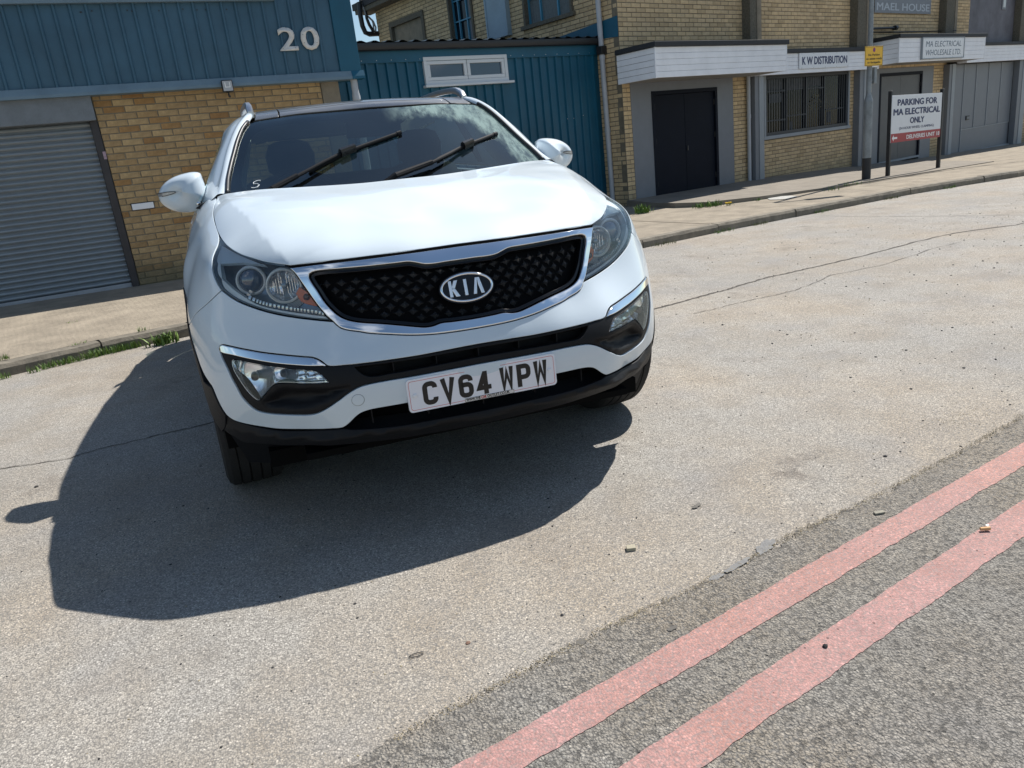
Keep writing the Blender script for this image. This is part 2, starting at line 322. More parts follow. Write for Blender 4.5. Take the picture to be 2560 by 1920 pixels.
# kerb stones
m_kerb = mat('weathered concrete kerb', (.27, .24, .19), .9, noise=.45, nscale=9, bump=.6, bscale=45, var=[(0, (.8, .8, .8)), (1, (1.1, 1.08, 1.05))])
kerb = empty('kerb', (0, 5, 0)); kerb['kind'] = 'structure'
top = strip(KB, .0, .1); 
for i in range(len(KB) - 1):
    a, b = np.array(KB[i] + (0,)), np.array(KB[i + 1] + (0,)); d = b - a; l = np.linalg.norm(d); d /= l; nn = np.array([-d[1], d[0], 0])
    if abs(a[0]) > 30: continue
    j = rnd.uniform(-.006, .006); g = .004; mb = MB(); h = .098 + rnd.uniform(-.004, .004)
    sec = [(0 + j, -.08), (.004 + j, h - .03), (.022 + j, h), (.13, h), (.13, -.08)]; k = 9; secs = []
    for q in range(k):
        p = a + d * (g + (l - 2 * g) * q / (k - 1)); wob = rnd.uniform(-.005, .005)
        secs.append([p + nn * (s_ + wob * (s_ < .1)) + np.array([0, 0, z_ + fall(p[0]) + (rnd.uniform(-.006, .002) if 0 < z_ < .2 and s_ < .1 else 0)]) for s_, z_ in sec])
    mb.loft(secs, cap=True); mb.build('kerb_stone', m_kerb, kerb)
# pavement: bays of concrete with expansion joints
m_pave = mat('tamped concrete pavement', (.33, .282, .215), .92, noise=.4, nscale=3.5, bump=.5, bscale=120, rvar=.05)
t = m_pave.node_tree; b = t.nodes['Principled BSDF']; c = N(t, 'ShaderNodeTexCoord'); w = N(t, 'ShaderNodeTexWave', wave_type='BANDS', bands_direction='X'); w.inputs['Scale'].default_value = 6.5; w.inputs['Distortion'].default_value = 7; w.inputs['Detail'].default_value = 3; w.inputs['Detail Scale'].default_value = 2
mpn = N(t, 'ShaderNodeMapping'); mpn.inputs['Rotation'].default_value = (0, 0, math.radians(-14)); t.links.new(c.outputs['Object'], mpn.inputs[0]); t.links.new(mpn.outputs[0], w.inputs[0])
bu = N(t, 'ShaderNodeBump'); bu.inputs['Strength'].default_value = .22; bu.inputs['Distance'].default_value = .006; old = b.inputs['Normal'].links[0].from_socket
t.links.new(old, bu.inputs['Normal']); t.links.new(w.outputs['Fac'], bu.inputs['Height']); t.links.new(bu.outputs[0], b.inputs['Normal'])
pav = empty('pavement', (0, 6, .1)); pav['kind'] = 'structure'
PB = strip(KB, .134, .094); i = 0
bays = []
while i < len(KB) - 1:
    j = min(i + 4, len(KB) - 1); bays.append((i, j)); i = j
for i, j in bays:
    if KB[i][0] < -25 or KB[j][0] > 45: continue
    f = [np.array(PB[k]) for k in range(i, j + 1)]; 
    bk = [np.array([p[0] - .25 * 9, p[1] + 9 * .97, p[2]]) for p in f]
    g = (f[-1] - f[0]); g /= np.linalg.norm(g); e_ = .006
    f[0] = f[0] + g * e_; bk[0] = bk[0] + g * e_; f[-1] = f[-1] - g * e_; bk[-1] = bk[-1] - g * e_
    k = len(f); dz = rnd.uniform(-.003, .003); Z = np.array([0, 0, dz]); D = np.array([0, 0, -.08])
    mesh_obj('concrete_slab', [p + Z for p in f] + [p + Z for p in bk] + [p + D for p in f] + [p + D for p in bk],
             [(q, q + 1, k + q + 1, k + q) for q in range(k - 1)] + [(q + 1, q, 2 * k + q, 2 * k + q + 1) for q in range(k - 1)] + [(0, k, 3 * k, 2 * k), (2 * k - 1, k - 1, 3 * k - 1, 4 * k - 1)], m_pave, pav)
crackstrip([(8.117, 7.6), (11.167, 8.449), (12.059, 8.582), (13.453, 8.6), (17, 9.4)], .05, 8, .1, 'crack', m_tar)
# ------------------------------------------------------------------ facade frames (origin, along, up, outward)
UP = np.array([-.01417476, .01060309, .99984331])
def frame(O, d):
    d = np.array(d); d = d / np.linalg.norm(d); n = np.cross(d, UP); n /= np.linalg.norm(n); return (np.array(O), d, UP, n)
FL = frame((-1.97902, 7.24963, .1), (.98594887, .16660044, .01221102))
FR = frame((8.70261, 10.27652, .1), (.94495585, .32704719, .00992836))
O_R, d_R, U_R, n_R = FR
FS = (O_R + d_R * -3.55, -n_R, UP, -d_R)       # left side wall of the right-hand building: along = away from street
FT = frame(O_R + d_R * -3.55 - n_R * .5, (.96361683, .26706803, .01082898))
def P(F, s, h, o=0.): return F[0] + F[1] * s + F[2] * h + F[3] * o
def sh(F, u, v, off=0.):
    p = onpl(u, v, F[0] + F[3] * off, F[3]) - F[0]; return float(p @ F[1]), float(p @ F[2])
def a_(x, y): return (x / 2.304, y / 2.304)
def b_(x, y): return (800 + x / 2.765, y / 2.765)
def d_(x, y): return (1500 + x / 3.687, y / 3.687)
def e_(x, y): return (2060 + x / 3.687, y / 3.687)
def z_(x, y): return (780 + x / 3.072, y / 3.072)
def fbox(mb, F, s0, s1, h0, h1, o0, o1): mb.box(P(F, (s0 + s1) / 2, (h0 + h1) / 2, (o0 + o1) / 2), F[1] * (s1 - s0) / 2, F[2] * (h1 - h0) / 2, F[3] * (o1 - o0) / 2)
def part_box(nm, F, s0, s1, h0, h1, o0, o1, m, parent, bevel=0.):
    mb = MB(); fbox(mb, F, s0, s1, h0, h1, o0, o1); return mb.build(nm, m, parent, bevel=bevel, sides=1)
def proj(p):
    q = RC @ (np.array(p) - CP); return (q[0] / q[2] * FPX + 1280, q[1] / q[2] * FPX + 960, q[2])
# ------------------------------------------------------------------ bricks
BC, BLEN = .069, .2155
def brick_mesh(m, dep=.05):
    mb = MB(); l, h, y = (BLEN - .011) / 2, (BC - .011) / 2, dep / 2; c = .0035
    v = [(-l + c, -y, -h + c), (l - c, -y, -h + c), (l - c, -y, h - c), (-l + c, -y, h - c), (-l, -y + c, -h), (l, -y + c, -h), (l, -y + c, h), (-l, -y + c, h), (-l, y, -h), (l, y, -h), (l, y, h), (-l, y, h)]
    f = [(0, 1, 2, 3), (0, 4, 5, 1), (1, 5, 6, 2), (2, 6, 7, 3), (3, 7, 4, 0), (4, 8, 9, 5), (5, 9, 10, 6), (6, 10, 11, 7), (7, 11, 8, 4)]
    return v, f
def brick_wall(parent, F, rects, holes, m, m_mortar, budget, o=0., phase=0.):
    """rects: (s0,s1,h0,h1) areas laid in stretcher bond; returns how many single bricks it made"""
    v0, f0 = brick_mesh(m); me = bpy.data.meshes.new('brick'); me.from_pydata(v0, [], f0); me.materials.append(m)
    Rm = Matrix([[F[1][i], -F[3][i], F[2][i]] for i in range(3)]).to_4x4(); items = []
    for s0, s1, h0, h1 in rects:
        c0 = int(math.floor(h0 / BC)); c1 = int(math.ceil(h1 / BC))
        for c in range(c0, c1):
            hc = (c + .5) * BC
            if hc < h0 or hc > h1: continue
            iv = [(s0, s1)]
            for a, b, g, k in holes:
                if g < hc < k:
                    nv = []
                    for x, y in iv:
                        if b <= x or a >= y: nv.append((x, y)); continue
                        if a > x: nv.append((x, a))
                        if b < y: nv.append((b, y))
                    iv = nv
            for x, y in iv:
                q = math.floor(x / BLEN) * BLEN + (BLEN / 2 if c % 2 else 0) + phase - BLEN
                while q < y:
                    A, B = max(q, x), min(q + BLEN, y); q += BLEN
                    if B - A < .03: continue
                    items.append(((A + B) / 2, hc, B - A))
    lst = []
    for s, h, l in items:
        p = P(F, s, h, o); u, v, z = proj(p); vis = -40 < u < 2600 and -40 < v < 1960 and z > 0
        lst.append((not vis, z, s, h, l))
    lst.sort(); mb = MB(); r = random.Random(5); k = 0
    for nv, z, s, h, l in lst:
        sc = (l - .011) / (BLEN - .011); dp = r.uniform(-.003, .0025); p = P(F, s + r.uniform(-.001, .001), h, o - .025 + dp)
        M = Matrix.Translation(p) @ Rm @ Matrix.Rotation(r.uniform(-.006, .006), 4, 'Y') @ Matrix.Diagonal((sc, 1, 1, 1))
        if not nv and k < budget:
            ob = bpy.data.objects.new('brick', me); COL.objects.link(ob); ob.parent = parent; ob.matrix_basis = Matrix.Translation(-parent.location if parent.parent is None else Vector()) @ M; k += 1
        else: mb.add([M @ Vector(q) for q in v0], f0, r.random())
    if mb.v: mb.build('brick', m, parent, kind='stuff')
    w = MB()
    for s0, s1, h0, h1 in rects: 
        # mortar bed behind the bricks, cut round the openings
        xs_ = sorted({s0, s1} | {x for a, b, g, kk in holes for x in (a, b) if s0 < x < s1}); hs_ = sorted({h0, h1} | {x for a, b, g, kk in holes for x in (g, kk) if h0 < x < h1})
        for xa, xb in zip(xs_[:-1], xs_[1:]):
            for ha, hb in zip(hs_[:-1], hs_[1:]):
                xm, hm = (xa + xb) / 2, (ha + hb) / 2
                if any(a < xm < b and g < hm < kk for a, b, g, kk in holes): continue
                fbox(w, F, xa, xb, ha, hb, o - .12, o - .007)
    w.build('mortar', m_mortar, parent)
    return k
m_brickL = mat('golden stock brick', (.50, .35, .185), .9, noise=.35, nscale=14, bump=.7, bscale=70, var=[(0, (.72, .56, .42)), (.06, (.86, .70, .52)), (.12, (.88, .84, .78)), (.5, (1.0, .98, .94)), (.8, (1.15, 1.15, 1.1)), (1, (.92, .85, .74))])
m_brickR = mat('pale buff brick', (.64, .485, .29), .9, noise=.25, nscale=14, bump=.5, bscale=70, var=[(0, (.82, .8, .76)), (.5, (1, 1, 1)), (1, (1.12, 1.1, 1.05))])
m_mort = mat('mortar', (.26, .22, .155), .95, noise=.35, nscale=10, bump=.5, bscale=90)
m_mortR = mat('grey mortar', (.21, .18, .13), .95, noise=.35, nscale=10, bump=.5, bscale=90)
m_blue = mat('slate blue coated steel', (.044, .12, .185), .45, noise=.25, nscale=2.5, bump=.05, bscale=8, rvar=.15)
m_teal = mat('petrol blue coated steel', (.003, .095, .165), .42, noise=.25, nscale=2, rvar=.15)
m_lblue = mat('pale blue flashing', (.16, .24, .30), .5, noise=.25, nscale=4, rvar=.1)
m_grender = mat('rough grey render', (.20, .225, .25), .85, noise=.2, nscale=10, bump=.6, bscale=60)
m_galv = mat('galvanised shutter slat', (.27, .30, .32), .36, metal=.35, noise=.10, nscale=5, bump=.03, bscale=30)
m_dkbrown = mat('dark guide rail', (.045, .04, .042), .6, noise=.3, nscale=10)
m_conc = mat('weathered concrete', (.28, .24, .18), .9, noise=.35, nscale=7, bump=.5, bscale=60)
m_dconc = mat('exposed aggregate concrete', (.17, .155, .12), .95, noise=.5, nscale=30, bump=1., bscale=90)
m_pipe = mat('grey plastic downpipe', (.42, .45, .49), .4, noise=.15, nscale=6)
m_white = mat('white painted board', (.86, .88, .92), .55, noise=.12, nscale=4, rvar=.1)
m_num = mat('off-white numeral', (.72, .70, .66), .6, noise=.15, nscale=20)
m_black = mat('black felt edging', (.025, .028, .032), .7, noise=.3, nscale=20, bump=.3)
m_blackp = mat('black plastic', (.016, .017, .019), .45)
m_glass = mat('dark window glass', (.008, .012, .018), .03, spec=.35)
m_upvc = mat('white window frame', (.62, .65, .67), .35)
m_steelgrey = mat('grey gloss paint', (.17, .185, .21), .5, noise=.1, nscale=5)
m_lgrey = mat('pale grey gloss paint', (.27, .30, .33), .5, noise=.12, nscale=5)
m_navy = mat('navy door paint', (.006, .009, .018), .6, spec=.12, noise=.2, nscale=4)
m_dgrey = mat('dark grey door paint', (.085, .088, .095), .5, noise=.2, nscale=5)
m_screw = mat('rusty screw', (.03, .025, .025), .7)
def grime(m, z0, z1, c, amt=.75, sc=3.):
    t = m.node_tree; b = t.nodes['Principled BSDF']; l = b.inputs['Base Color'].links; g = N(t, 'ShaderNodeNewGeometry'); s = N(t, 'ShaderNodeSeparateXYZ'); t.links.new(g.outputs['Position'], s.inputs[0]); n = N(t, 'ShaderNodeTexNoise'); n.inputs['Scale'].default_value = sc; n.inputs['Detail'].default_value = 7; n.inputs['Roughness'].default_value = .7
    t.links.new(g.outputs['Position'], n.inputs[0]); a = N(t, 'ShaderNodeMath', operation='MULTIPLY_ADD'); t.links.new(n.outputs['Fac'], a.inputs[0]); a.inputs[1].default_value = -abs(z1 - z0) * 2.2; a.inputs[2].default_value = abs(z1 - z0) * 1.1
    ad_ = N(t, 'ShaderNodeMath', operation='ADD'); t.links.new(s.outputs[2], ad_.inputs[0]); t.links.new(a.outputs[0], ad_.inputs[1]); k = N(t, 'ShaderNodeMapRange'); t.links.new(ad_.outputs[0], k.inputs[0]); k.inputs[1].default_value = z0; k.inputs[2].default_value = z1; k.inputs[3].default_value = amt; k.inputs[4].default_value = 0
    mi = N(t, 'ShaderNodeMix', data_type='RGBA'); t.links.new(k.outputs[0], mi.inputs[0]); mi.inputs[7].default_value = (*c, 1)
    if l: t.links.new(l[0].from_socket, mi.inputs[6])
    else: mi.inputs[6].default_value = b.inputs['Base Color'].default_value
    t.links.new(mi.outputs[2], b.inputs['Base Color'])
for q in (m_brickL, m_mort): grime(q, .12, .45, (.13, .12, .075), .8)
for q in (m_brickR, m_mortR): grime(q, .05, .35, (.22, .19, .12), .5)
grime(m_grender, .1, .2, (.1, .1, .1), .3); grime(m_galv, 1.55, 1.9, (.12, .10, .09), -.0)
def rib_sheet(nm, F, s0, s1, h0, h1, off, m, parent, pitch=.15, rib=.04, dep=.022, inv=False, phase=0.):
    pr = [(s0, 0)]; s = s0 + phase
    while s < s1 - rib - .02:
        if s > s0 + .01: pr += [(s, 0), (s + .011, dep), (s + rib - .011, dep), (s + rib, 0)]
        s += pitch
    pr.append((s1, 0)); sg = -1 if inv else 1; mb = MB()
    mb.loft([[P(F, s, h, off + sg * o) for s, o in pr] for h in (h0, h1)])
    return mb.build(nm, m, parent)
def house_box(nm, F, s0, s1, h0, h1, depth, m, parent, back=.13):
    part_box(nm, F, s0, s1, h0, h1, -depth, -back, m, parent)
# ------------------------------------------------------------------ unit 20 (left)
LB = empty('industrial_unit', tuple(FL[0]), 'blue clad industrial unit with yellow brick base and grey roller shutter, left of the car', 'building')
brick_wall(LB, FL, [(.03, 2.53, -.3, 2.05)], [], m_brickL, m_mort, 300)
house_box('wall', FL, -12, 2.76, -.3, 2.1, 9, m_conc, LB); house_box('wall', FL, -12, 3.0, 2.1, 3.55, 9, m_blue, LB, .0)
part_box('concrete_pillar', FL, 2.535, 2.757, -.3, 2.06, -.2, .004, m_conc, LB, .006)
rib_sheet('corrugated_cladding', FL, -12, 2.77, 2.06, 3.5, .10, m_blue, LB, phase=.02)
part_box('corner_flashing', FL, 2.772, 3.03, 2.06, 3.5, -.3, .128, m_teal, LB, .004)
mb = MB(); mb.loft([[P(FL, s, h, o) for h, o in ((2.14, .127), (2.075, .15), (2.045, .152), (2.042, .0))] for s in (-12, 2.90)]); mb.build('drip_flashing', m_lblue, LB)
mb = MB(); mb.loft([[P(FL, s, h, o) for h, o in ((2.14, .131), (2.075, .155), (2.045, .157), (2.042, .0))] for s in (2.90, 3.06)], cap=True); mb.build('drip_flashing', m_teal, LB)
part_box('upper_trim', FL, -12, 2.127, 2.925, 3.2, .102, .165, m_lblue, LB, .004); part_box('roof_edge', FL, -12, 3.05, 3.5, 3.56, -.3, .17, m_lblue, LB)
mb = MB()
for _ in range(46):
    s, h = rnd.uniform(-2.2, 2.7), rnd.choice([2.13, 2.14, 2.42, 2.85, 2.86]); p = P(FL, s, h, .103); mb.tube([p, p + FL[3] * .006], .007, 6)
mb.build('cladding_screw', m_screw, LB, kind='stuff')
part_box('lintel_box', FL, -12, .022, 1.80, 2.06, -.1, .085, m_grender, LB, .006)
part_box('guide_rail', FL, -.048, .026, -.1, 1.80, -.12, .012, m_dkbrown, LB, .003)
part_box('corner_bead', FL, .028, .034, .2, 1.79, -.01, .0055, mat('dark sealant', (.02, .02, .02), .8), LB)
sh_t = MB(); 
SP = .0585; prof = [(0, -.010), (.005, -.004), (.012, .009), (.024, .0165), (.036, .0135), (.046, .003), (.052, -.007), (.0585, -.010)]
shut = MB(); shut.loft([[np.array([x, -o, z]) for z, o in prof] for x in (-4., 0.)]); me0 = None
Rl = Matrix([[FL[1][i], -FL[3][i], FL[2][i]] for i in range(3)]).to_4x4()
base_me = bpy.data.meshes.new('shutter_slat'); base_me.from_pydata([tuple(v) for v in shut.v], [], shut.f); base_me.materials.append(m_galv)
shutter = empty('roller_shutter', tuple(P(FL, -2, 0)), 'closed grey roller shutter in the blue unit, left edge of the photo', 'shutter')
for k in range(30):
    o = bpy.data.objects.new('shutter_slat', base_me); COL.objects.link(o); o.parent = shutter
    o.matrix_basis = Matrix.Translation(-shutter.location) @ Matrix.Translation(P(FL, -.05, .045 + k * SP, -.045 + rnd.uniform(-.001, .001))) @ Rl
part_box('bottom_bar', FL, -4.05, -.05, -.02, .043, -.05, -.02, mat('pale steel bar', (.35, .37, .4), .45, noise=.2, nscale=10), shutter, .003)
part_box('slat_backing', FL, -4.05, -.05, -.1, 1.85, -.14, -.062, m_dkbrown, shutter)
part_box('door_sticker', FL, .000, .030, 1.40, 1.48, .014, .016, mat('pink sticker', (.5, .35, .42), .6, noise=.5, nscale=60), LB)
# number 20
num = empty('house_number', tuple(P(FL, 2.3, 2.4, .13)), 'white numerals 20 screwed to the blue cladding', 'number')
for ch, s0, s1 in (('2', 2.095, 2.31), ('0', 2.355, 2.575)):
    o = text_mesh('numeral', ch, m_num, num, P(FL, (s0 + s1) / 2, 2.40, .126), FL[1], FL[2], FL[3], .252, width=s1 - s0, bold=.018, ext=.012)
    mb = MB()
    for dx, dz in ((-.085, .17), (.0, .243), (.085, .17), (-.08, .02), (.08, .02)):
        if ch == '0': dz = {.17: .16, .243: .24, .02: .07}[dz]
        p = P(FL, (s0 + s1) / 2 + dx * .93, 2.40 + dz, .138); mb.tube([p, p + FL[3] * .002], .004, 6)
    mb.build('screw', m_screw, o)
# floodlight
fl = empty('floodlight', tuple(P(FL, 1.41, 2.0, .2)), 'small square floodlight with sensor under the blue cladding', 'light')
part_box('housing', FL, 1.355, 1.475, 1.985, 2.11, .155, .20, m_blackp, fl, .006); part_box('lens', FL, 1.364, 1.466, 1.995, 2.10, .2005, .203, mat('floodlight glass', (.42, .43, .45), .2), fl)
mb = MB(); 
for q in ((1.385, 1.395, 2.03, 2.085), (1.435, 1.445, 2.03, 2.085), (1.395, 1.435, 2.03, 2.04)): fbox(mb, FL, *q, .203, .2045)
mb.build('led_strip', mat('led white', (.75, .75, .72), .4), fl)
mb = MB(); p = P(FL, 1.415, 1.945, .17); mb.tube([p + UP * .045, p, p + FL[3] * .03 - UP * .01], [.006, .012, .014], 8); mb.build('sensor', m_blackp, fl); part_box('bracket', FL, 1.40, 1.43, 1.98, 2.1, .1, .156, m_blackp, fl)
vent = empty('wall_plate', tuple(P(FL, .26, .86)), 'small white rectangular plate in the yellow brick wall beside the shutter', 'plate')
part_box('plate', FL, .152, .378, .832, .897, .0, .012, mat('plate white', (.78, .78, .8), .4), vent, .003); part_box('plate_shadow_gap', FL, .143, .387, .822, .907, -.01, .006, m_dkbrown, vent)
# downpipe at the unit's corner
dp = empty('downpipe', tuple(P(FL, 3.1, 0)), 'grey round downpipe on the corner of the blue unit, behind the car roof', 'pipe')
p0, p1 = onpl(850, 0, P(FL, 0, 0, .06), FL[3]), onpl(891, 243, P(FL, 0, 0, .06), FL[3]); dd = (p1 - p0); dd = -UP
mb = MB(); mb.tube([p1 + UP * 1.5 , p1 - UP * 2.3], .043, 16); mb.build('pipe', m_pipe, dp, auto=40)
mb = MB(); mb.tube([p1 + UP * .02, p1 - UP * .03], .050, 16); mb.tube([p1 + UP * .04, p1 + UP * .02], .047, 16); mb.build('collar', m_pipe, dp, auto=40)
# ------------------------------------------------------------------ teal lean-to
TB = empty('lean_to_shed', tuple(FT[0]), 'petrol blue corrugated steel lean-to between the two brick buildings', 'building')
GH = 2.58
ws = [sh(FT, *b_(705, 398)), sh(FT, *b_(722, 590)), sh(FT, *b_(1278, 378)), sh(FT, *b_(1297, 560))]
ws0, ws1 = (ws[0][0] + ws[1][0]) / 2, (ws[2][0] + ws[3][0]) / 2; wh1 = (ws[0][1] + ws[2][1]) / 2; wh0 = (ws[1][1] + ws[3][1]) / 2
rib_sheet('corrugated_cladding', FT, -4.9, ws0, -.3, 2.47, 0, m_teal, TB, pitch=.152, rib=.05, dep=.03, phase=.03)
rib_sheet('corrugated_cladding', FT, ws1, .12, -.3, 2.47, 0, m_teal, TB, pitch=.152, rib=.05, dep=.03, phase=.0)
rib_sheet('corrugated_cladding', FT, ws0, ws1, -.3, wh0, 0, m_teal, TB, pitch=.152, rib=.05, dep=.03, phase=.06)
part_box('eaves_flashing', FT, -4.9, .12, 2.43, 2.60, .0, .038, m_teal, TB)
part_box('wall', FT, -4.9, .0, -.3, 2.6, -6, -.05, m_teal, TB)
mb = MB(); mb.loft([[P(FT, s, h, o) for h, o in ((2.665, .03), (2.665, .13), (2.62, .135), (2.585, .12), (2.57, .085), (2.585, .05), (2.60, .03))] for s in (-4.9, .16)], closed=True, cap=True); mb.build('gutter', m_blackp, TB, auto=40)
# corrugated roof: its edge shows above the gutter
pr = []; s = -4.9
while s < .1: pr += [(s, 0), (s + .06, 0), (s + .10, .022), (s + .14, .022), (s + .20, 0)]; s += .205
mb = MB(); mb.loft([[P(FT, s, 2.675 + o, .12) for s, o in pr], [P(FT, s, 3.0 + o, -6) for s, o in pr]]); mb.build('roof_sheet', mat('dark roof sheet', (.03, .05, .06), .5, noise=.3, nscale=3), TB)
mb = MB()
for k in range(22):
    p = P(FT, -4.6 + k * .22, 2.46 + (k % 2) * .0, .04); mb.tube([p, p + FT[3] * .004], .006, 6)
for q in ((-.75, 1.5), (-.62, 1.5), (-.42, 1.53)): p = P(FT, *q, .032); mb.tube([p, p + FT[3] * .004], .006, 6)
mb.build('cladding_screw', mat('bright screw', (.5, .5, .5), .3, metal=.8), TB, kind='stuff')
win = empty('window', tuple(P(FT, (ws0 + ws1) / 2, (wh0 + wh1) / 2)), 'white framed two-pane window high in the petrol blue lean-to', 'window')
mb = MB(); fw = .05
for q in ((ws0, ws1, wh1 - fw, wh1), (ws0, ws1, wh0, wh0 + fw), (ws0, ws0 + fw, wh0 + fw, wh1 - fw), (ws1 - fw, ws1, wh0 + fw, wh1 - fw)): fbox(mb, FT, *q, -.03, .045)
mb.build('frame', m_upvc, win, bevel=.004); mid_ = (ws0 + ws1) / 2
for a, b in ((ws0 + fw, mid_ - .004), (mid_ + .004, ws1 - fw)):
    mb = MB(); k = .05
    for q in ((a, b, wh1 - fw - k, wh1 - fw - .002), (a, b, wh0 + fw + .002, wh0 + fw + k), (a, a + k, wh0 + fw + k, wh1 - fw - k), (b - k, b, wh0 + fw + k, wh1 - fw - k)): fbox(mb, FT, *q, -.03, .035)
    s_ = mb.build('sash', m_upvc, win, bevel=.006); part_box('pane', FT, a + k, b - k, wh0 + fw + k, wh1 - fw - k, -.02, .005, mat('painted sky reflection pane', (.02, .045, .085), .03, spec=1.), s_)  # blue of the reflected sky is put into the pane's base colour
part_box('sill', FT, ws0 - .03, ws1 + .07, wh0 - .035, wh0 - .002, -.02, .085, m_upvc, win, .003)
# ------------------------------------------------------------------ right-hand brick building
RB = empty('brick_office', tuple(FR[0]), 'two storey pale brick trade building with white canopies, right of the car', 'building')
S = lambda *p: sh(FR, *p)[0]
door1 = (S(*d_(470, 845)) , S(*d_(1075, 800)), .05, 1.785); sur1 = ((S(*d_(285, 800)) + S(*d_(320, 1655))) / 2, (S(*d_(1225, 730)) + S(*d_(1240, 1655))) / 2)
wi = (S(*d_(1505, 700)), S(*e_(235, 655)), .775, 1.925)
door2 = ((S(*e_(515, 680)) + S(*e_(490, 1500))) / 2, (S(*e_(910, 650)) + S(*e_(870, 1430))) / 2, -.08, 1.83); sur2 = (S(*e_(445, 700)), (S(*e_(1010, 600)) + S(*e_(975, 1400))) / 2)
pan = ((S(*e_(1165, 600)) + S(*e_(1090, 1415))) / 2, (S(*e_(1735, 570)) + S(*e_(1690, 1300))) / 2)
TOPH = 4.45
holes = [(sur1[0], sur1[1], -1, 1.93), (wi[0], wi[1], wi[2], 2.3), (sur2[0], sur2[1], -1, 1.93), (pan[0] - .12, pan[1] + .35, -1, 2.3), (16.2, 19, .8, 2.0)]
colS = [tuple(sh(FR, *p, .12)[0] for p in q) for q in ((d_(1362, 200), d_(1462, 200)), (e_(288, 250), e_(398, 250)), (e_(1102, 250), e_(1200, 250)), (e_(1792, 250), e_(1880, 250)))]
up2 = (S(*e_(1345, 100)), S(*e_(1780, 100)))
holes.append((up2[0], up2[1], 2.3, 4.0))
nb = brick_wall(RB, FR, [(-3.55, 26, -.6, TOPH)], holes, m_brickR, m_mortR, 215)
w1 = [sh(FS, *z_(1045, 0)), sh(FS, *z_(1085, 290)), sh(FS, *z_(1255, 290))]
swin = (3.70, 4.50, 3.05, 4.2); swin2 = (.98, 2.22, 3.16, 4.15); sbl = (5.44, 6.76, 3.2, 4.0)
brick_wall(RB, FS, [(.012, 7.35, -.3, TOPH)], [swin, swin2, sbl], m_brickR, m_mortR, 85, phase=.1)
part_box('wall', FR, -3.40, 26, -.6, TOPH - .02, -7.3, -.45, m_conc, RB); part_box('added_shade_block', FR, -.3, 26, TOPH + .101, 8, -7, .0, m_brickR, RB); part_box('roof_edge', FR, -.4, 26.1, 8, 8.12, -7.1, .12, m_dconc, RB); part_box('flat_roof', FR, -3.7, 26, TOPH, TOPH + .1, -7.6, .12, m_dconc, RB)  # unseen block over the roof and its edge, added to widen the pavement shade
mb = MB(); fbox(mb, FS, -.1, 7.75, TOPH - .06, TOPH + .03, -.1, .28); mb.build('eaves_soffit', m_dconc, RB)
mb = MB(); fbox(mb, FS, -.1, 7.8, TOPH + .03, TOPH + .16, -.1, .31); mb.build('fascia', m_black, RB)
for k in range(6):  # windows that only dress the added block
    a_1 = .4 + k * 3.6; fw_ = part_box('window_frame', FR, a_1, a_1 + 2.4, 5.3, 6.7, .0, .02, m_lgrey, RB)
    for j in range(3): part_box('pane', FR, a_1 + .06 + j * .78, a_1 + .78 + j * .78, 5.37, 6.63, .02, .026, m_glass, fw_)
# side wall windows
def steel_window(F, q, parent, lab, mull=(.5,), trans=(.45,), curtain=None):
    a, b, c, d = q; w = mesh_obj('window', [tuple(P(F, a, c, -.11)), tuple(P(F, b, c, -.11)), tuple(P(F, b, d, -.11)), tuple(P(F, a, d, -.11))], [(0, 1, 2, 3)], m_glass, parent, label=lab)
    mb = MB()
    for s in (a, b - .05): fbox(mb, F, s, s + .05, c, d, -.12, .03)
    fbox(mb, F, a - .06, b + .06, c - .06, c, -.12, .06); fbox(mb, F, a, b, d, d + .05, -.12, .03); mb.build('concrete_surround', m_dconc, w)
    mb = MB(); a += .05; b -= .05
    for s in [0, 1] + list(mull): x = a + (b - a) * s; fbox(mb, F, x - .014, x + .014, c, d, -.10, -.06)
    for s in [0, 1] + list(trans): x = c + (d - c) * s; fbox(mb, F, a, b, x - .012, x + .012, -.098, -.062)
    mb.build('window_frame', mat('blue steel window frame', (.05, .23, .36), .45), w)
    if curtain:
        mb = MB(); k = 60; mb.loft([[P(F, a + (b - a) * i / k, h, -.102 + .004 * math.sin(i * 2.1)) for i in range(k + 1)] for h in (c, c + (d - c) * curtain)]); mb.build('net_curtain', mat('net curtain', (.16, .185, .19), .9, noise=.3, nscale=30), w)
    return w
steel_window(FS, swin, RB, 'tall upper window with blue steel frame on the side wall', (.36, .74), (.5, .82), .001)
mb = MB(); fbox(mb, FS, 3.78, 4.02, 3.1, 4.1, -.108, -.10); mb.build('blind', mat('grey blind', (.22, .22, .23), .8), RB)
steel_window(FS, swin2, RB, 'upper window with net curtain on the side wall', (.33, .72), (.42,), .98)
part_box('blocked_opening', FS, sbl[0] + .05, sbl[1] - .05, sbl[2], sbl[3] - .05, -.08, -.05, m_conc, RB)
mb = MB(); fbox(mb, FS, sbl[0] - .04, sbl[1] + .04, sbl[3] - .05, sbl[3] + .05, -.1, .03); fbox(mb, FS, sbl[0] - .04, sbl[0] + .05, sbl[2], sbl[3] - .05, -.1, .03); fbox(mb, FS, sbl[1] - .05, sbl[1] + .04, sbl[2], sbl[3] - .05, -.1, .03); mb.build('concrete_surround', m_dconc, RB)
m_pb = mat('pale blue painted panel', (.27, .37, .45), .5, noise=.2, nscale=3)
part_box('panel', FS, 2.60, 3.22, 3.14, 5.2, .0, .09, m_pb, RB, .004); mb = MB(); fbox(mb, FS, 2.60, 3.22, 3.09, 3.137, .0, .11); fbox(mb, FS, 2.60, 2.64, 3.14, 4.4, .091, .10); fbox(mb, FS, 3.18, 3.22, 3.14, 4.4, .091, .10); mb.build('panel_trim', m_pb, RB)
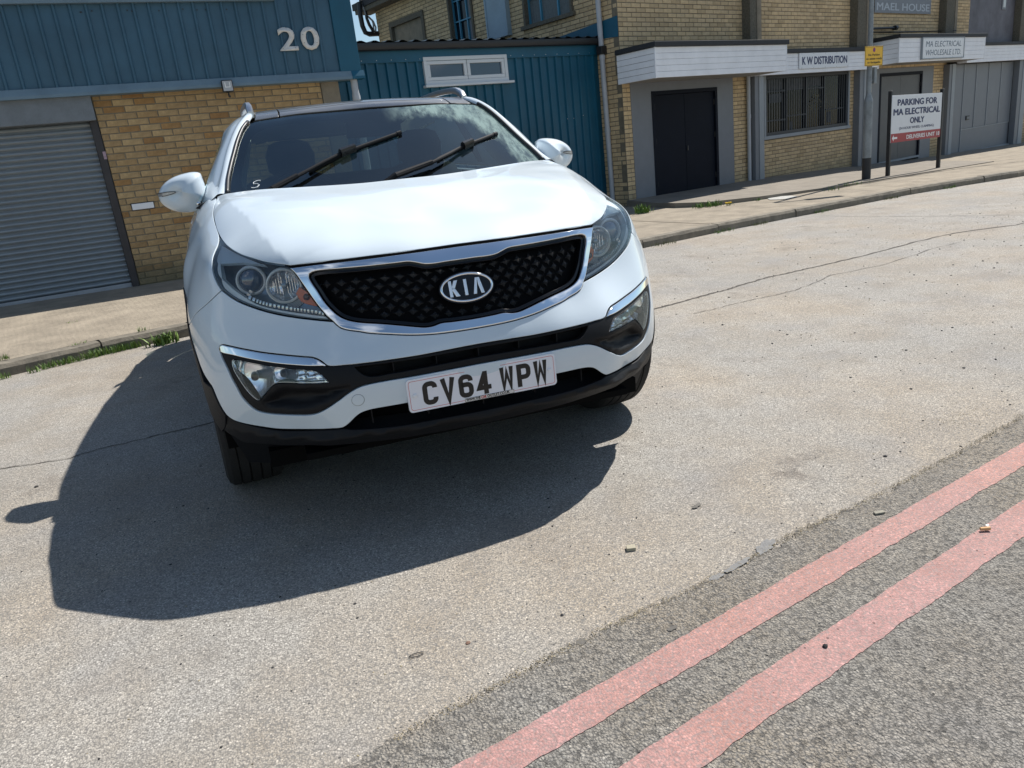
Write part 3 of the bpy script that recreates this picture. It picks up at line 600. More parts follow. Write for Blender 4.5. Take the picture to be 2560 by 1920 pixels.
mb = MB(); mb.loft([[P(FS, s, h, .012) for h in hh] for s, hh in ((.0, (2.62, 2.92)), (1.25, (2.7, 2.85)), (2.2, (2.76, 2.80)))]); mb.build('sloping_flashing', m_teal, RB)
# cable loops on the gable corner
cb = empty('cable_bracket', tuple(P(FS, 7.2, 4.2)), 'black bent pipe and cable loops on the far upper corner of the brick building', 'pipe')
def sw(F, pts, off): return [tuple(onpl(*p, P(F, 0, 0, off), F[3])) for p in pts]
FE = frame(P(FS, 7.35, 0, 0), tuple(d_R)); mb = MB()
mb.tube(sw(FE, [z_(*q) for q in ((560, 10), (520, 4), (370, 6), (362, 20), (372, 120), (388, 200), (410, 250), (440, 262), (500, 258), (550, 262))], 0), .055, 8); mb.build('bent_pipe', m_blackp, cb)
mb = MB(); mb.tube(sw(FE, [z_(*q) for q in ((385, 0), (395, 60), (410, 110), (440, 135), (470, 165), (490, 210), (488, 262))], .03), .02, 6); mb.tube(sw(FE, [z_(*q) for q in ((460, 150), (470, 180), (478, 262))], .03), .02, 6); mb.build('grey_cable', mat('grey cable', (.35, .35, .36), .6), cb)
mb = MB(); mb.tube(sw(FE, [z_(*q) for q in ((410, 60), (420, 140), (440, 190), (470, 240), (520, 268))], .02), .035, 6); mb.build('black_cable', m_blackp, cb)
# downpipes
def downpipe(s, o, h0, h1, lab, r=.038, joints=()):
    e = empty('downpipe', tuple(P(FR, s, h0, o)), lab, 'pipe'); mb = MB(); mb.tube([P(FR, s, h0, o), P(FR, s, h1, o)], r, 14); mb.build('pipe', m_pipe, e, auto=40)
    mb = MB()
    for j in joints: mb.tube([P(FR, s, j, o), P(FR, s, j + .07, o)], r * 1.18, 14)
    if joints: mb.build('collar', m_pipe, e, auto=40)
    return e
pp = FR[0] + FR[1] * -3.6; q0 = onpl(*b_(1925, 60), P(FR, 0, 0, -.34), FR[3]); q1 = onpl(*b_(2022, 1360), P(FR, 0, 0, -.34), FR[3])
e = empty('downpipe', tuple(q1), 'long grey downpipe between the petrol blue lean-to and the brick building', 'pipe')
mb = MB(); mb.tube([q0 + (q0 - q1) * .6, q1 - (q0 - q1) * .1], .042, 14); mb.build('pipe', m_pipe, e, auto=40)
for f_ in (.19, .62, .235): mb = MB(); p = q0 + (q1 - q0) * f_; mb.tube([p, p + (q1 - q0) * .022], .05, 14); mb.build('collar', m_pipe, e, auto=40)
mb = MB(); p = q0 + (q1 - q0) * .21; mb.box(p + d_R * .03, d_R * .09, n_R * .06, UP * .06); mb.build('rainwater_outlet', m_blackp, e, bevel=.006)
downpipe(S(*d_(1345, 1000)) , .06, .0, 1.95, 'grey downpipe under the first canopy, between brick and pilaster', .034, (1.2,))
downpipe(S(*d_(1328, 150)), .06, 2.4, 4.4, 'grey downpipe above the first white canopy', .034, (3.25,))
# concrete columns of the upper storey and pilasters below
for a, b in colS:
    part_box('concrete_column', FR, a, b, 2.25, 4.4, -.01, .17, m_dconc, RB, .005)
    part_box('column_face', FR, b - .13, b, 2.25, 4.4, .172, .18, m_conc, RB)
for a, b in ((S(*d_(1370, 1000)), S(*d_(1448, 1000))), (S(*e_(268, 1000)), S(*e_(345, 1000))), (S(*e_(1083, 1000)), S(*e_(1135, 1000))), (S(*e_(1720, 1000)), S(*e_(1790, 1000)))):
    part_box('pilaster', FR, a, b, -.4, 1.93, -.01, .14, m_steelgrey, RB, .005); part_box('pilaster_face', FR, a + (b - a) * .45, b, -.4, 1.93, .142, .15, m_lgrey, RB)
# grey surrounds and doors
def door(q, sur, m, mf, lab):
    a, b, c, d = q; root = RB
    mb = MB(); s0, s1 = sur
    fbox(mb, FR, s0, a, -.4, 1.93, -.06, .0); fbox(mb, FR, b, s1, -.4, 1.93, -.06, .0); fbox(mb, FR, a, b, d, 1.93, -.06, .0); mb.build('door_surround', m_steelgrey, root)
    mb = MB(); w = .06; fbox(mb, FR, a, a + w, c, d, -.07, .012); fbox(mb, FR, b - w, b, c, d, -.07, .012); fbox(mb, FR, a + w, b - w, d - w, d, -.07, .012); mb.build('door_frame', mf, root)
    mid = (a + b) / 2 - .01
    for k, (x, y) in enumerate(((a + w + .004, mid - .003), (mid + .003, b - w - .004))):
        o = part_box('door', FR, x, y, c, d - w - .004, -.06, -.022, m, root, .003); o['label'] = lab + (' left leaf' if k == 0 else ' right leaf')
        mb = MB(); 
        hs = x if k == 0 else y - .02
        for hh in (.25, .95, 1.5): fbox(mb, FR, hs, hs + .02, hh, hh + .09, -.022, -.005)
        mb.build('hinge', m_blackp, o)
        if k == 1: mb = MB(); fbox(mb, FR, x + .03, x + .055, .78, .86, -.022, -.008); mb.build('lock', m_blackp, o)
door(door1, sur1, m_navy, m_navy, 'navy steel door'); door(door2, sur2, m_dgrey, m_navy, 'grey steel door')
part_box('threshold', FR, door2[0], door2[1], -.12, -.075, -.05, .02, m_lgrey, RB)
# barred window
ww = mesh_obj('window', [tuple(P(FR, wi[0], wi[2], -.1)), tuple(P(FR, wi[1], wi[2], -.1)), tuple(P(FR, wi[1], wi[3], -.1)), tuple(P(FR, wi[0], wi[3], -.1))], [(0, 1, 2, 3)], mat('barred window glass', (.006, .008, .011), .06, spec=.12), RB, label='wide barred window below the blue lettered board')
a, b, c, d = wi
mb = MB(); fbox(mb, FR, a, a + .05, c + .06, d, -.1, .02); fbox(mb, FR, b - .05, b, c + .06, d, -.1, .02); fbox(mb, FR, a - .03, b + .03, c, c + .06, -.1, .035); mb.build('frame', m_lgrey, ww)
a += .05; b -= .05; c += .06
mb = MB(); w = .06; fbox(mb, FR, a, a + w, c, d, -.1, .0); fbox(mb, FR, b - w, b, c, d, -.1, .0); fbox(mb, FR, a + w, b - w, c, c + w, -.1, .0); fbox(mb, FR, a + w, b - w, d - w, d, -.1, .0)
for f_ in (.26, .5, .72): x = a + (b - a) * f_; fbox(mb, FR, x - .02, x + .02, c + w, d - w, -.1, -.04)
for x0, x1, f_ in ((.03, .25, .74), (.03, .25, .25), (.27, .49, .30), (.51, .71, .74), (.74, .97, .34)): fbox(mb, FR, a + (b - a) * x0, a + (b - a) * x1, c + (d - c) * f_ - .014, c + (d - c) * f_ + .014, -.1, -.045)
mb.build('inner_frame', mat('black window steel', (.018, .022, .03), .5), ww)
m_bar = mat('window bar', (.13, .135, .145), .4, metal=.5); k = 34
for i in range(k):
    x = a + w + (b - a - 2 * w) * (i + .5) / k; mb = MB(); mb.tube([P(FR, x, c + .03, -.03), P(FR, x, d - .03, -.03)], .006, 6); mb.build('bar', m_bar, ww)
for f0, f1, g0, g1 in ((.02, .055, .3, .95), (.08, .24, .76, .95), (.09, .23, .55, .7), (.55, .7, .77, .95), (.79, .84, .1, .3), (.33, .36, .04, .2), (.27, .48, .74, .96)): part_box('thing_inside', FR, a + (b - a) * f0, a + (b - a) * f1, c + (d - c) * g0, c + (d - c) * g1, -.098, -.094, mat('pale things inside', (.09, .10, .11), .8, noise=.7, nscale=14), ww)
mb = MB(); r_ = random.Random(3)
for i in range(26): x = a + (b - a) * (.52 + .2 * r_.random()); h = c + (d - c) * (.36 + .26 * r_.random()); fbox(mb, FR, x, x + .04, h, h + .03, -.0975, -.09)
mb.build('stock_on_shelf', mat('shelf stock', (.2, .17, .08), .8, noise=.8, nscale=25), ww)
# grey panelled shopfront
a, b = pan
part_box('shopfront_wall', FR, a - .12, b + .35, -.6, 1.93, -.3, -.03, m_steelgrey, RB)
fs = [S(*e_(x, 1000)) for x in (1115, 1275, 1388, 1500, 1612, 1712)]; hb = sh(FR, *e_(1480, 1160))[1]
for i in range(5): part_box('shopfront_panel', FR, fs[i] + .012, fs[i + 1] - .012, hb + .02 if i else -.3, 1.92, -.028, -.016, m_steelgrey, RB, .002)
for i, x in enumerate(fs): part_box('mullion', FR, x - .011, x + .011, -.35 if i < 2 else hb, 1.92, -.028, -.002, m_lgrey, RB)
part_box('transom', FR, fs[1], fs[5], hb - .012, hb + .012, -.027, -.003, m_lgrey, RB); part_box('shopfront_panel', FR, fs[1] + .012, fs[5] - .012, -.35, hb - .014, -.028, -.016, m_steelgrey, RB)
mb = MB(); mb.loft([[P(FR, s, h0 + k, o) for k, o in ((0, -.02), (0, .03), (.05, .03), (.05, -.02))] for s, h0 in ((fs[0] - .05, -.30), (fs[5] + .1, -.30))], closed=True, cap=True); mb.build('bottom_rail', m_lgrey, RB)
q = sh(FR, *e_(1325, 1085)); part_box('letterbox', FR, q[0] - .1, q[0] + .1, q[1] - .055, q[1] + .055, -.016, .004, m_blackp, RB, .004); part_box('letterbox_flap', FR, q[0] - .07, q[0] + .08, q[1] - .03, q[1] + .025, .005, .01, m_steelgrey, RB)
part_box('far_window_frame', FR, 16.2, 19, .8, 2.0, -.1, -.02, m_lgrey, RB); part_box('far_window', FR, 16.3, 18.9, .9, 2.0, -.02, .0, m_glass, RB)
part_box('upper_panel', FR, up2[0], up2[1], 2.35, 4.0, -.1, -.01, mat('stained grey board', (.16, .16, .185), .7, noise=.5, nscale=2.2), RB)
q = sh(FR, *e_(1655, 80)); part_box('small_window_frame', FR, q[0] - .12, q[0] + .14, q[1] - .02, 4, -.009, .01, m_steelgrey, RB); part_box('small_window', FR, q[0] - .07, q[0] + .08, q[1] + .03, 4, .011, .016, mat('pale glass', (.4, .42, .42), .2), RB)
# canopies
def canopy(s0, s1, h0, h1, dep, lab, nb_=5, left=True):
    c = empty('canopy', tuple(P(FR, (s0 + s1) / 2, h0, dep / 2)), lab, 'canopy'); bh = (h1 - h0) / nb_
    part_box('soffit', FR, s0 + .02, s1 - .02, h0 + .01, h1 - .02, -.0, dep - .02, mat('grey soffit', (.30, .29, .27), .8, noise=.2, nscale=3), c)
    for i in range(nb_):
        part_box('board', FR, s0 + .02, s1 - .02, h0 + i * bh + .001, h0 + (i + 1) * bh - .0015, dep - .018, dep + rnd.uniform(-.001, .001), m_white, c, .0025)
        part_box('side_board', FR, s0, s0 + .018, h0 + i * bh + .002, h0 + (i + 1) * bh - .003, .0, dep - .02, m_white, c, .0025)
        part_box('side_board', FR, s1 - .018, s1, h0 + i * bh + .002, h0 + (i + 1) * bh - .003, .0, dep - .02, m_white, c, .0025)
    part_box('corner_trim', FR, s0 - .003, s0 + .022, h0 - .003, h1, dep - .021, dep + .005, m_white, c, .002); part_box('corner_trim', FR, s1 - .022, s1 + .003, h0 - .003, h1, dep - .021, dep + .005, m_white, c, .002)
    part_box('felt_edge', FR, s0 - .03, s1 + .03, h1 + .001, h1 + .075, -.0, dep + .035, m_black, c, .004)
    return c
c1s0, c1s1 = sh(FR, *d_(508, 560), .78)[0], sh(FR, *d_(1722, 560), .78)[0]
canopy(c1s0, c1s1, 1.915, 2.345, .78, 'white boarded canopy with black edge over the navy double door')
c2s0, c2s1 = sh(FR, *e_(692, 450), .62)[0], sh(FR, *e_(1482, 450), .62)[0]; q2 = sh(FR, *e_(1000, 562), .62)[1], sh(FR, *e_(1000, 345), .62)[1]
canopy(c2s0, c2s1, q2[0], q2[1], .62, 'white boarded canopy carrying the electrical wholesaler board')
k0, k1 = sh(FR, *d_(1900, 672), .22)[1], sh(FR, *d_(1900, 487), .22)[1]
canopy(c1s1 + .035, c2s0 - .035, k0, k1, .22, 'shallow white boarded fascia above the barred window', 5)
k2, k3 = sh(FR, *e_(1650, 560), .22)[1], sh(FR, *e_(1650, 415), .22)[1]
canopy(c2s1 + .035, 24, k2, k3, .22, 'shallow white boarded fascia at the far right end', 5)
# boards with lettering
m_blue_t = mat('navy sign lettering', (.012, .025, .10), .5); m_board = mat('white sign board', (.74, .76, .79), .4, noise=.06, nscale=6)
def board(corners, off, F, nm, lab, cat, mback=m_board, th=.012, scr=True):
    q = [sh(F, *p, off) for p in corners]; s0 = (q[0][0] + q[3][0]) / 2; s1 = (q[1][0] + q[2][0]) / 2; h1 = (q[0][1] + q[1][1]) / 2; h0 = (q[2][1] + q[3][1]) / 2
    e = empty(nm, tuple(P(F, (s0 + s1) / 2, h0, off)), lab, cat); part_box('board', F, s0, s1, h0, h1, off - th, off, mback, e, .002)
    if scr:
        mb = MB()
        for f_ in (.04, .27, .5, .73, .96):
            for hh in (h0 + .015, h1 - .015): p = P(F, s0 + (s1 - s0) * f_, hh, off); mb.tube([p, p + F[3] * .003], .005, 6)
        mb.build('screw', m_screw, e)
    return e, s0, s1, h0, h1
e, s0, s1, h0, h1 = board([d_(1840, 495), e_(235, 470), e_(235, 610), d_(1838, 640)], .245, FR, 'shop_sign', 'white board with navy lettering above the barred window', 'sign')
text_mesh('lettering', 'K W DISTRIBUTION', m_blue_t, e, P(FR, (s0 + s1) / 2, h0 + (h1 - h0) * .27, .2455), FR[1], FR[2], FR[3], (h1 - h0) * .5, width=(s1 - s0) * .90, bold=.045)
e, s0, s1, h0, h1 = board([e_(918, 352), e_(1293, 347), e_(1285, 522), e_(903, 540)], .66, FR, 'shop_sign', 'grey framed white board with two lines of lettering on the second canopy', 'sign', th=.035)
mb = MB(); w = .02
for q in ((s0 - w, s1 + w, h0 - w, h0), (s0 - w, s1 + w, h1, h1 + w), (s0 - w, s0, h0, h1), (s1, s1 + w, h0, h1)): fbox(mb, FR, *q, .622, .668)
mb.build('sign_frame', m_lgrey, e)
m_gt = mat('grey blue lettering', (.06, .10, .15), .5)
text_mesh('lettering', 'MA ELECTRICAL', m_gt, e, P(FR, (s0 + s1) / 2, h0 + (h1 - h0) * .57, .6605), FR[1], FR[2], FR[3], (h1 - h0) * .30, width=(s1 - s0) * .86, shear=.12)
text_mesh('lettering', 'WHOLESALE LTD.', m_gt, e, P(FR, (s0 + s1) / 2, h0 + (h1 - h0) * .14, .6605), FR[1], FR[2], FR[3], (h1 - h0) * .30, width=(s1 - s0) * .86, shear=.12)
e, s0, s1, h0, h1 = board([e_(470, -60), e_(992, -60), e_(985, 123), e_(470, 125)], .03, FR, 'house_sign', 'grey board with pale house name high on the brick wall', 'sign', m_steelgrey)
text_mesh('lettering', 'MAEL HOUSE', m_lgrey if 0 else mat('pale sign paint', (.42, .46, .5), .6), e, P(FR, (s0 + s1) / 2 + .0, sh(FR, *e_(730, 98), .03)[1], .0305), FR[1], FR[2], FR[3], sh(FR, *e_(730, 28), .03)[1] - sh(FR, *e_(730, 98), .03)[1], width=(s1 - s0) * .94, bold=.02)
# pipe stub and cables on the upper wall
e = empty('wall_pipe', tuple(P(FR, 4.9, 2.7, .05)), 'short dark horizontal pipe on the brick wall below the house name', 'pipe')
mb = MB(); q0, q1 = sh(FR, *e_(400, 265), .06), sh(FR, *e_(655, 255), .06); mb.tube([P(FR, *q0, .06), P(FR, *q1, .06)], .022, 8); mb.tube([P(FR, q1[0] - .02, q1[1], .06), P(FR, q1[0] + .07, q1[1], .06)], .05, 10); mb.build('pipe', m_blackp, e)
mb = MB(); mb.tube([P(FR, *sh(FR, *e_(400, 300)), .02), P(FR, *sh(FR, *e_(700, 298)), .02), P(FR, *sh(FR, *e_(1000, 290)), .02), P(FR, *sh(FR, *e_(1140, 295)), .19)], .01, 5); mb.build('cable', m_blackp, RB)
# raised concrete apron along the building
ap = [(5.30, 9.12), (5.394, 8.45), (5.50, 7.93), (5.80, 7.56), (6.701, 7.50), (8.4, 7.75), (11, 8.5), (13.5, 9.2)]
k = len(ap); bk = [tuple(P(FR, s, 0)[:2]) for s in np.linspace(-3.6, 5.6, k)]; hgt = [.17, .17, .17, .165, .15, .125, .107, .102]; bkh = [.19, .185, .18, .175, .165, .15, .12, .105]
v = [(x, y, h + fall(x)) for (x, y), h in zip(ap, hgt)] + [(x, y, h + fall(x)) for (x, y), h in zip(bk, bkh)] + [(x, y, .05 + fall(x)) for x, y in ap]
mesh_obj('concrete_apron', v, [(i, i + 1, k + i + 1, k + i) for i in range(k - 1)] + [(2 * k + i, 2 * k + i + 1, i + 1, i) for i in range(k - 1)], mat('smooth grey concrete apron', (.24, .21, .17), .9, noise=.3, nscale=4, bump=.3, bscale=40), kind='structure')
# manhole patch
e = tag(blob(7.0, 7.36, .26, .20, .35, mat('pale manhole concrete', (.5, .49, .45), .85, noise=.4, nscale=30), .104, 'manhole_cover', 2, None, 40, .12), 'pale worn round manhole cover in the pavement left of the lamp post', 'manhole'); e.parent = None
# ------------------------------------------------------------------ lamp post
m_gs = mat('galvanised steel', (.30, .33, .35), .5, metal=.35, noise=.4, nscale=7, rvar=.15, bump=.1, bscale=30)
LPp = onz(*e_(388, 1655), .1); lp = empty('lamp_post', tuple(LPp), 'tall galvanised lamp post with a black painted foot on the pavement', 'lamp post')
sc_ = np.linalg.norm(LPp - CP) / FPX / 3.687 / 1.0
mb = MB(); Z = lambda h: LPp + UP * h
mb.tube([Z(-.05), Z(.36)], .072, 20); mb.build('painted_foot', mat('black foot paint', (.03, .032, .036), .6, noise=.4, nscale=10), lp, auto=40)
mb = MB(); mb.tube([Z(.361), Z(1.27)], .069, 20); mb.tube([Z(1.27), Z(1.30), Z(1.36), Z(1.40)], [.069, .067, .046, .042], 20); mb.build('base_section', m_gs, lp, auto=40)
mb = MB(); mb.tube([Z(1.40), Z(4.35)], [.042, .034], 18); mb.build('shaft', m_gs, lp, auto=40)
mb = MB(); mb.tube([Z(4.33), Z(4.42) + np.array([.05, -.02, 0]), Z(4.46) + np.array([.5, -.12, 0])], [.034, .03, .025], 12); mb.build('arm', m_gs, lp, auto=40)
mb = MB(); mb.box(Z(4.45) + np.array([.75, -.18, 0]), (.26, -.06, 0), (.02, .08, 0), (0, 0, .05)); mb.build('lantern', m_gs, lp, bevel=.02)
# yellow no parking plate
Rv = Vector((e_(0, 0)[0], 0, 0)); FY = frame(LPp, tuple(d_R * .88 + np.array([.12, -.05, 0])))
e = empty('parking_notice', tuple(Z(2.1) - np.array([0, .07, 0])), 'yellow no parking plate strapped to the lamp post', 'sign'); o_ = .085
q = [sh(FY, *e_(382, 428), o_), sh(FY, *e_(547, 421), o_), sh(FY, *e_(543, 603), o_), sh(FY, *e_(377, 610), o_)]
s0 = (q[0][0] + q[3][0]) / 2; s1 = (q[1][0] + q[2][0]) / 2; h1 = (q[0][1] + q[1][1]) / 2; h0 = (q[2][1] + q[3][1]) / 2
part_box('plate', FY, s0, s1, h0, h1, o_ - .006, o_, mat('yellow sign plate', (.80, .46, .012), .45), e, .002)
mb = MB(); w = .006
for a in ((s0 + .008, s1 - .008, h0 + .008, h0 + .008 + w), (s0 + .008, s1 - .008, h1 - .008 - w, h1 - .008), (s0 + .008, s0 + .008 + w, h0 + .014, h1 - .014), (s1 - .008 - w, s1 - .008, h0 + .014, h1 - .014)): fbox(mb, FY, *a, o_, o_ + .0012)
m_txt = mat('black sign lettering', (.012, .012, .012), .5); mb.build('border', m_txt, e)
for i, (tx, wf) in enumerate((('No Parking', .64), ('on estate roads', .86), ('or footpaths', .72))):
    text_mesh('lettering', tx, m_txt, e, P(FY, (s0 + s1) / 2, h0 + (h1 - h0) * (.51 - .19 * i), o_ + .0005), FY[1], FY[2], FY[3], (h1 - h0) * .115, width=(s1 - s0) * wf, bold=.02)
def disc(mb, F, s, h, r, o0, o1, n=20): mb.prism([(r * math.cos(2 * math.pi * k / n), r * math.sin(2 * math.pi * k / n)) for k in range(n)], o0, o1, P(F, s, h), F[1], F[2], F[3])
mb = MB(); disc(mb, FY, (s0 + s1) / 2, h0 + (h1 - h0) * .81, (h1 - h0) * .115, o_, o_ + .001); o2 = mb.build('roundel', mat('sign red', (.5, .02, .03), .5), e)
mb = MB(); disc(mb, FY, (s0 + s1) / 2, h0 + (h1 - h0) * .81, (h1 - h0) * .088, o_ + .001, o_ + .002); mb.build('roundel_centre', mat('sign blue', (.01, .06, .35), .5), o2)
mb = MB(); x_ = (h1 - h0) * .09; pc = P(FY, (s0 + s1) / 2, h0 + (h1 - h0) * .81, o_ + .0025); mb.box(pc, (FY[1] - FY[2]) * x_ * .7, (FY[1] + FY[2]) * x_ * .14, FY[3] * .0005); mb.build('roundel_bar', MATS['sign red'], o2)
mb = MB(); fbox(mb, FY, -.05, .05, h0 + .04, h0 + .06, -.05, o_ - .006); fbox(mb, FY, -.05, .05, h1 - .06, h1 - .04, -.05, o_ - .006); mb.build('bracket', m_gs, e)
mb = MB(); q = sh(FY, *e_(458, 695), 0); mb.box(P(FY, q[0], q[1], .0), FY[1] * .035, FY[3] * .04, UP * .13); bxo = mb.build('bracket_box', m_gs, lp, bevel=.006)
mb = MB(); mb.box(P(FY, q[0] - .05, q[1] + .1, .0), FY[1] * .05, FY[3] * .01, UP * .012); mb.box(P(FY, q[0] - .05, q[1] - .08, .0), FY[1] * .05, FY[3] * .01, UP * .012); mb.build('strap', m_gs, lp)
# ------------------------------------------------------------------ parking sign on two posts
A0, A1 = onz(*e_(586, 1625), .1 - .01), onz(*e_(1050, 1545), .1 - .03); FP = frame(A0, tuple(A1 - A0))
FP = (A0, FP[1], UP, FP[3]); W = float(np.linalg.norm(A1 - A0))
ps = empty('parking_sign', tuple((A0 + A1) / 2), 'white and red parking board on two black posts on the pavement', 'sign')
t0 = sh(FP, *e_(628, 838))[1]; t1 = sh(FP, *e_(1108, 797))[1]
m_post = mat('black painted post', (.02, .022, .026), .5, noise=.3, nscale=10)
part_box('post', FP, -.03, .03, -.1, t0, -.03, .03, m_post, ps, .004); part_box('post', FP, W - .03, W + .03, -.1, t1, -.03, .03, m_post, ps, .004)
q = [sh(FP, *e_(637, 874), .04), sh(FP, *e_(1100, 838), .04), sh(FP, *e_(1068, 1252), .04), sh(FP, *e_(618, 1308), .04)]
s0 = (q[0][0] + q[3][0]) / 2; s1 = (q[1][0] + q[2][0]) / 2; h1 = (q[0][1] + q[1][1]) / 2; h0 = (q[2][1] + q[3][1]) / 2; H_ = h1 - h0; Wd = s1 - s0; rb = h0 + H_ * .19
part_box('board', FP, s0, s1, h0, h1, .031, .042, m_board, ps, .002)
part_box('red_band', FP, s0, s1, h0, rb, .042, .0432, mat('sign red band', (.33, .006, .022), .4), ps)
def tx(s, f, hf, wf, c=m_blue_t, bold=.03, xf=.5): text_mesh('lettering', s, c, ps, P(FP, s0 + Wd * xf, h0 + H_ * f, .0435), FP[1], FP[2], FP[3], H_ * hf, width=Wd * wf, bold=bold)
tx('PARKING FOR', .78, .135, .80, bold=.05); tx('MA ELECTRICAL', .58, .135, .94, bold=.05); tx('ONLY', .385, .13, .29, bold=.05); tx('(24 HOUR WHEEL CLAMPING)', .265, .055, .70, bold=.01)
m_wt = mat('white lettering', (.82, .82, .82), .4); text_mesh('lettering', 'DELIVERIES UNIT 18', m_wt, ps, P(FP, s0 + Wd * .64, h0 + H_ * .05, .0445), FP[1], FP[2], FP[3], H_ * .09, width=Wd * .68, bold=.03)
mb = MB(); O_ = P(FP, s0 + Wd * .02, h0 + H_ * .095); a = H_ * .07; mb.prism([(0, 0), (a, a * .95), (a, a * .3), (a * 3.2, a * .3), (a * 3.2, -a * .3), (a, -a * .3), (a, -a * .95)], .0432, .045, O_, FP[1], FP[2], FP[3]); mb.build('arrow', m_wt, ps)
# ------------------------------------------------------------------ weeds, stones, litter
m_leaf = mat('weed leaf', (.14, .25, .05), .6, noise=.5, nscale=25, var=[(0, (.7, .8, .6)), (.5, (1, 1, 1)), (1, (1.5, 1.3, .8))]); m_dry = mat('dry grass', (.25, .2, .1), .8)
def blades(name, spots, n, hgt, wid, m, lab=None, cat=None, seed=0, kind=None, z=0., spread=.06, group=None, flat=.6):
    r = random.Random(seed); v = []; f = []; rr = []
    for (x, y), nn in [(s, n) for s in spots]:
        for _ in range(nn):
            a = r.uniform(0, 6.28); d = abs(r.gauss(0, spread)); bx, by = x + d * math.cos(a), y + d * math.sin(a) * .7; L = hgt * r.uniform(.45, 1.1); az = r.uniform(0, 6.28); lean = r.uniform(.15, 1.) * flat; w = wid * r.uniform(.6, 1.2)
            c, s = math.cos(az), math.sin(az); k0 = len(v); zz = z + fall(bx)
            for i in range(4):
                q = i / 3; px_, pz = L * lean * q * q, L * q * (1 - .45 * lean * q); wd = w * (1 - q) ** .6 * (1 if i else .6) * .5 + (0 if i < 3 else .0003)
                v += [(bx + c * px_ - s * wd, by + s * px_ + c * wd, zz + pz), (bx + c * px_ + s * wd, by + s * px_ - c * wd, zz + pz)]
            f += [(k0 + 2 * i, k0 + 2 * i + 1, k0 + 2 * i + 3, k0 + 2 * i + 2) for i in range(3)]; rr += [r.random()] * 3
    o = mesh_obj(name, v, f, m, smooth=True, rndattr=rr, kind=kind); tag(o, lab, cat, group); return o
blades('weed', [(-1.44, 4.06), (-1.40, 4.09), (-1.49, 4.05)], 42, .12, .018, m_leaf, 'leafy green plantain weed at the kerb beside the car', 'weed', 1, spread=.035, flat=.9)
blades('grass_tuft', [(-1.98 + i * .035, 3.955 + i * .016) for i in range(11)], 34, .075, .007, m_leaf, 'thick green grass tuft in the gutter left of the plantain', 'grass', 2, spread=.028)
blades('grass_tuft', [(-2.24 + i * .03, 3.83 + i * .014) for i in range(8)], 26, .06, .006, m_leaf, 'thinner strip of grass against the left kerb', 'grass', 3, spread=.022)
blades('grass_tuft', [(-2.31, 3.76), (-2.28, 3.78)], 16, .06, .007, m_leaf, 'small pale spreading tuft at the left end of the grass strip', 'grass', 4, spread=.02, flat=1.2)
blades('grass_tuft', [(-2.50, 3.70), (-2.46, 3.72), (-2.54, 3.68)], 26, .06, .006, m_leaf, 'grass tuft below the kerb at the left edge of the photo', 'grass', 5, spread=.025)
blades('grass_tuft', [(-2.478, 3.92), (-2.52, 3.90)], 22, .045, .006, m_leaf, 'grass tuft on top of the kerb at the left edge', 'grass', 6, z=.1, spread=.03)
blades('weed', [(-2.06, 4.06), (-2.0, 4.09)], 14, .025, .006, m_leaf, 'flat weed on the kerb edge above the grass strip', 'weed', 7, z=.1, spread=.03, flat=1.3)
blades('weed', [(-1.62, 4.215), (-1.58, 4.23)], 12, .05, .006, m_leaf, 'sparse weed on the kerb just above the plantain', 'weed', 8, z=.1, spread=.02)
blades('weed', [(-2.288, 5.2)], 14, .02, .008, m_leaf, 'tiny flat weed in the middle of the left pavement', 'weed', 9, z=.1, spread=.04, flat=1.3)
blades('weed', [(4.93, 7.8), (4.83, 7.78)], 34, .16, .03, m_leaf, 'green weed at the corner of the brick building behind the headlamp', 'weed', 10, z=.1, spread=.05)
blades('weed', [(5.80, 7.47), (5.66, 7.50), (5.92, 7.47)], 30, .11, .022, m_leaf, 'green weed against the raised concrete by the navy door', 'weed', 11, z=.1, spread=.06)
blades('weed', [(6.62, 7.42)], 16, .07, .014, m_leaf, 'small weed left of the manhole cover', 'weed', 12, z=.1, spread=.05)
blades('grass_tuft', [(8.55, 7.75), (8.8, 7.8), (8.0, 7.45)], 18, .09, .01, m_leaf, 'grass tufts round the foot of the lamp post', 'grass', 13, z=.1, spread=.09)
for i, (x, y) in enumerate(((3.75, 5.28), (4.74, 5.58), (5.38, 5.74), (6.55, 6.02), (8.1, 6.36), (9.5, 6.63))):
    blades('grass_tuft', [(x, y), (x + .12, y + .03), (x - .1, y - .03)], 20, .05, .008, m_leaf if i % 2 else mat('olive grass', (.14, .15, .06), .8), ['first', 'second', 'third', 'fourth', 'fifth', 'farthest'][i] + ' sparse grass tuft along the right kerb from the car', 'grass', 14 + i, spread=.06)
e = blades('dandelion', [(6.07, 7.35)], 22, .05, .012, m_leaf, 'yellow dandelion in flower on the right pavement', 'flower', 33, z=.1, spread=.06); mb = MB()
for k in range(3): mb.tube([(6.0 + .03 * k, 7.33, .13 + fall(6)), (6.0 + .03 * k, 7.33, .145)], [.02, .024], 8)
mb.build('flower_head', mat('dandelion yellow', (.75, .5, .01), .7), e)
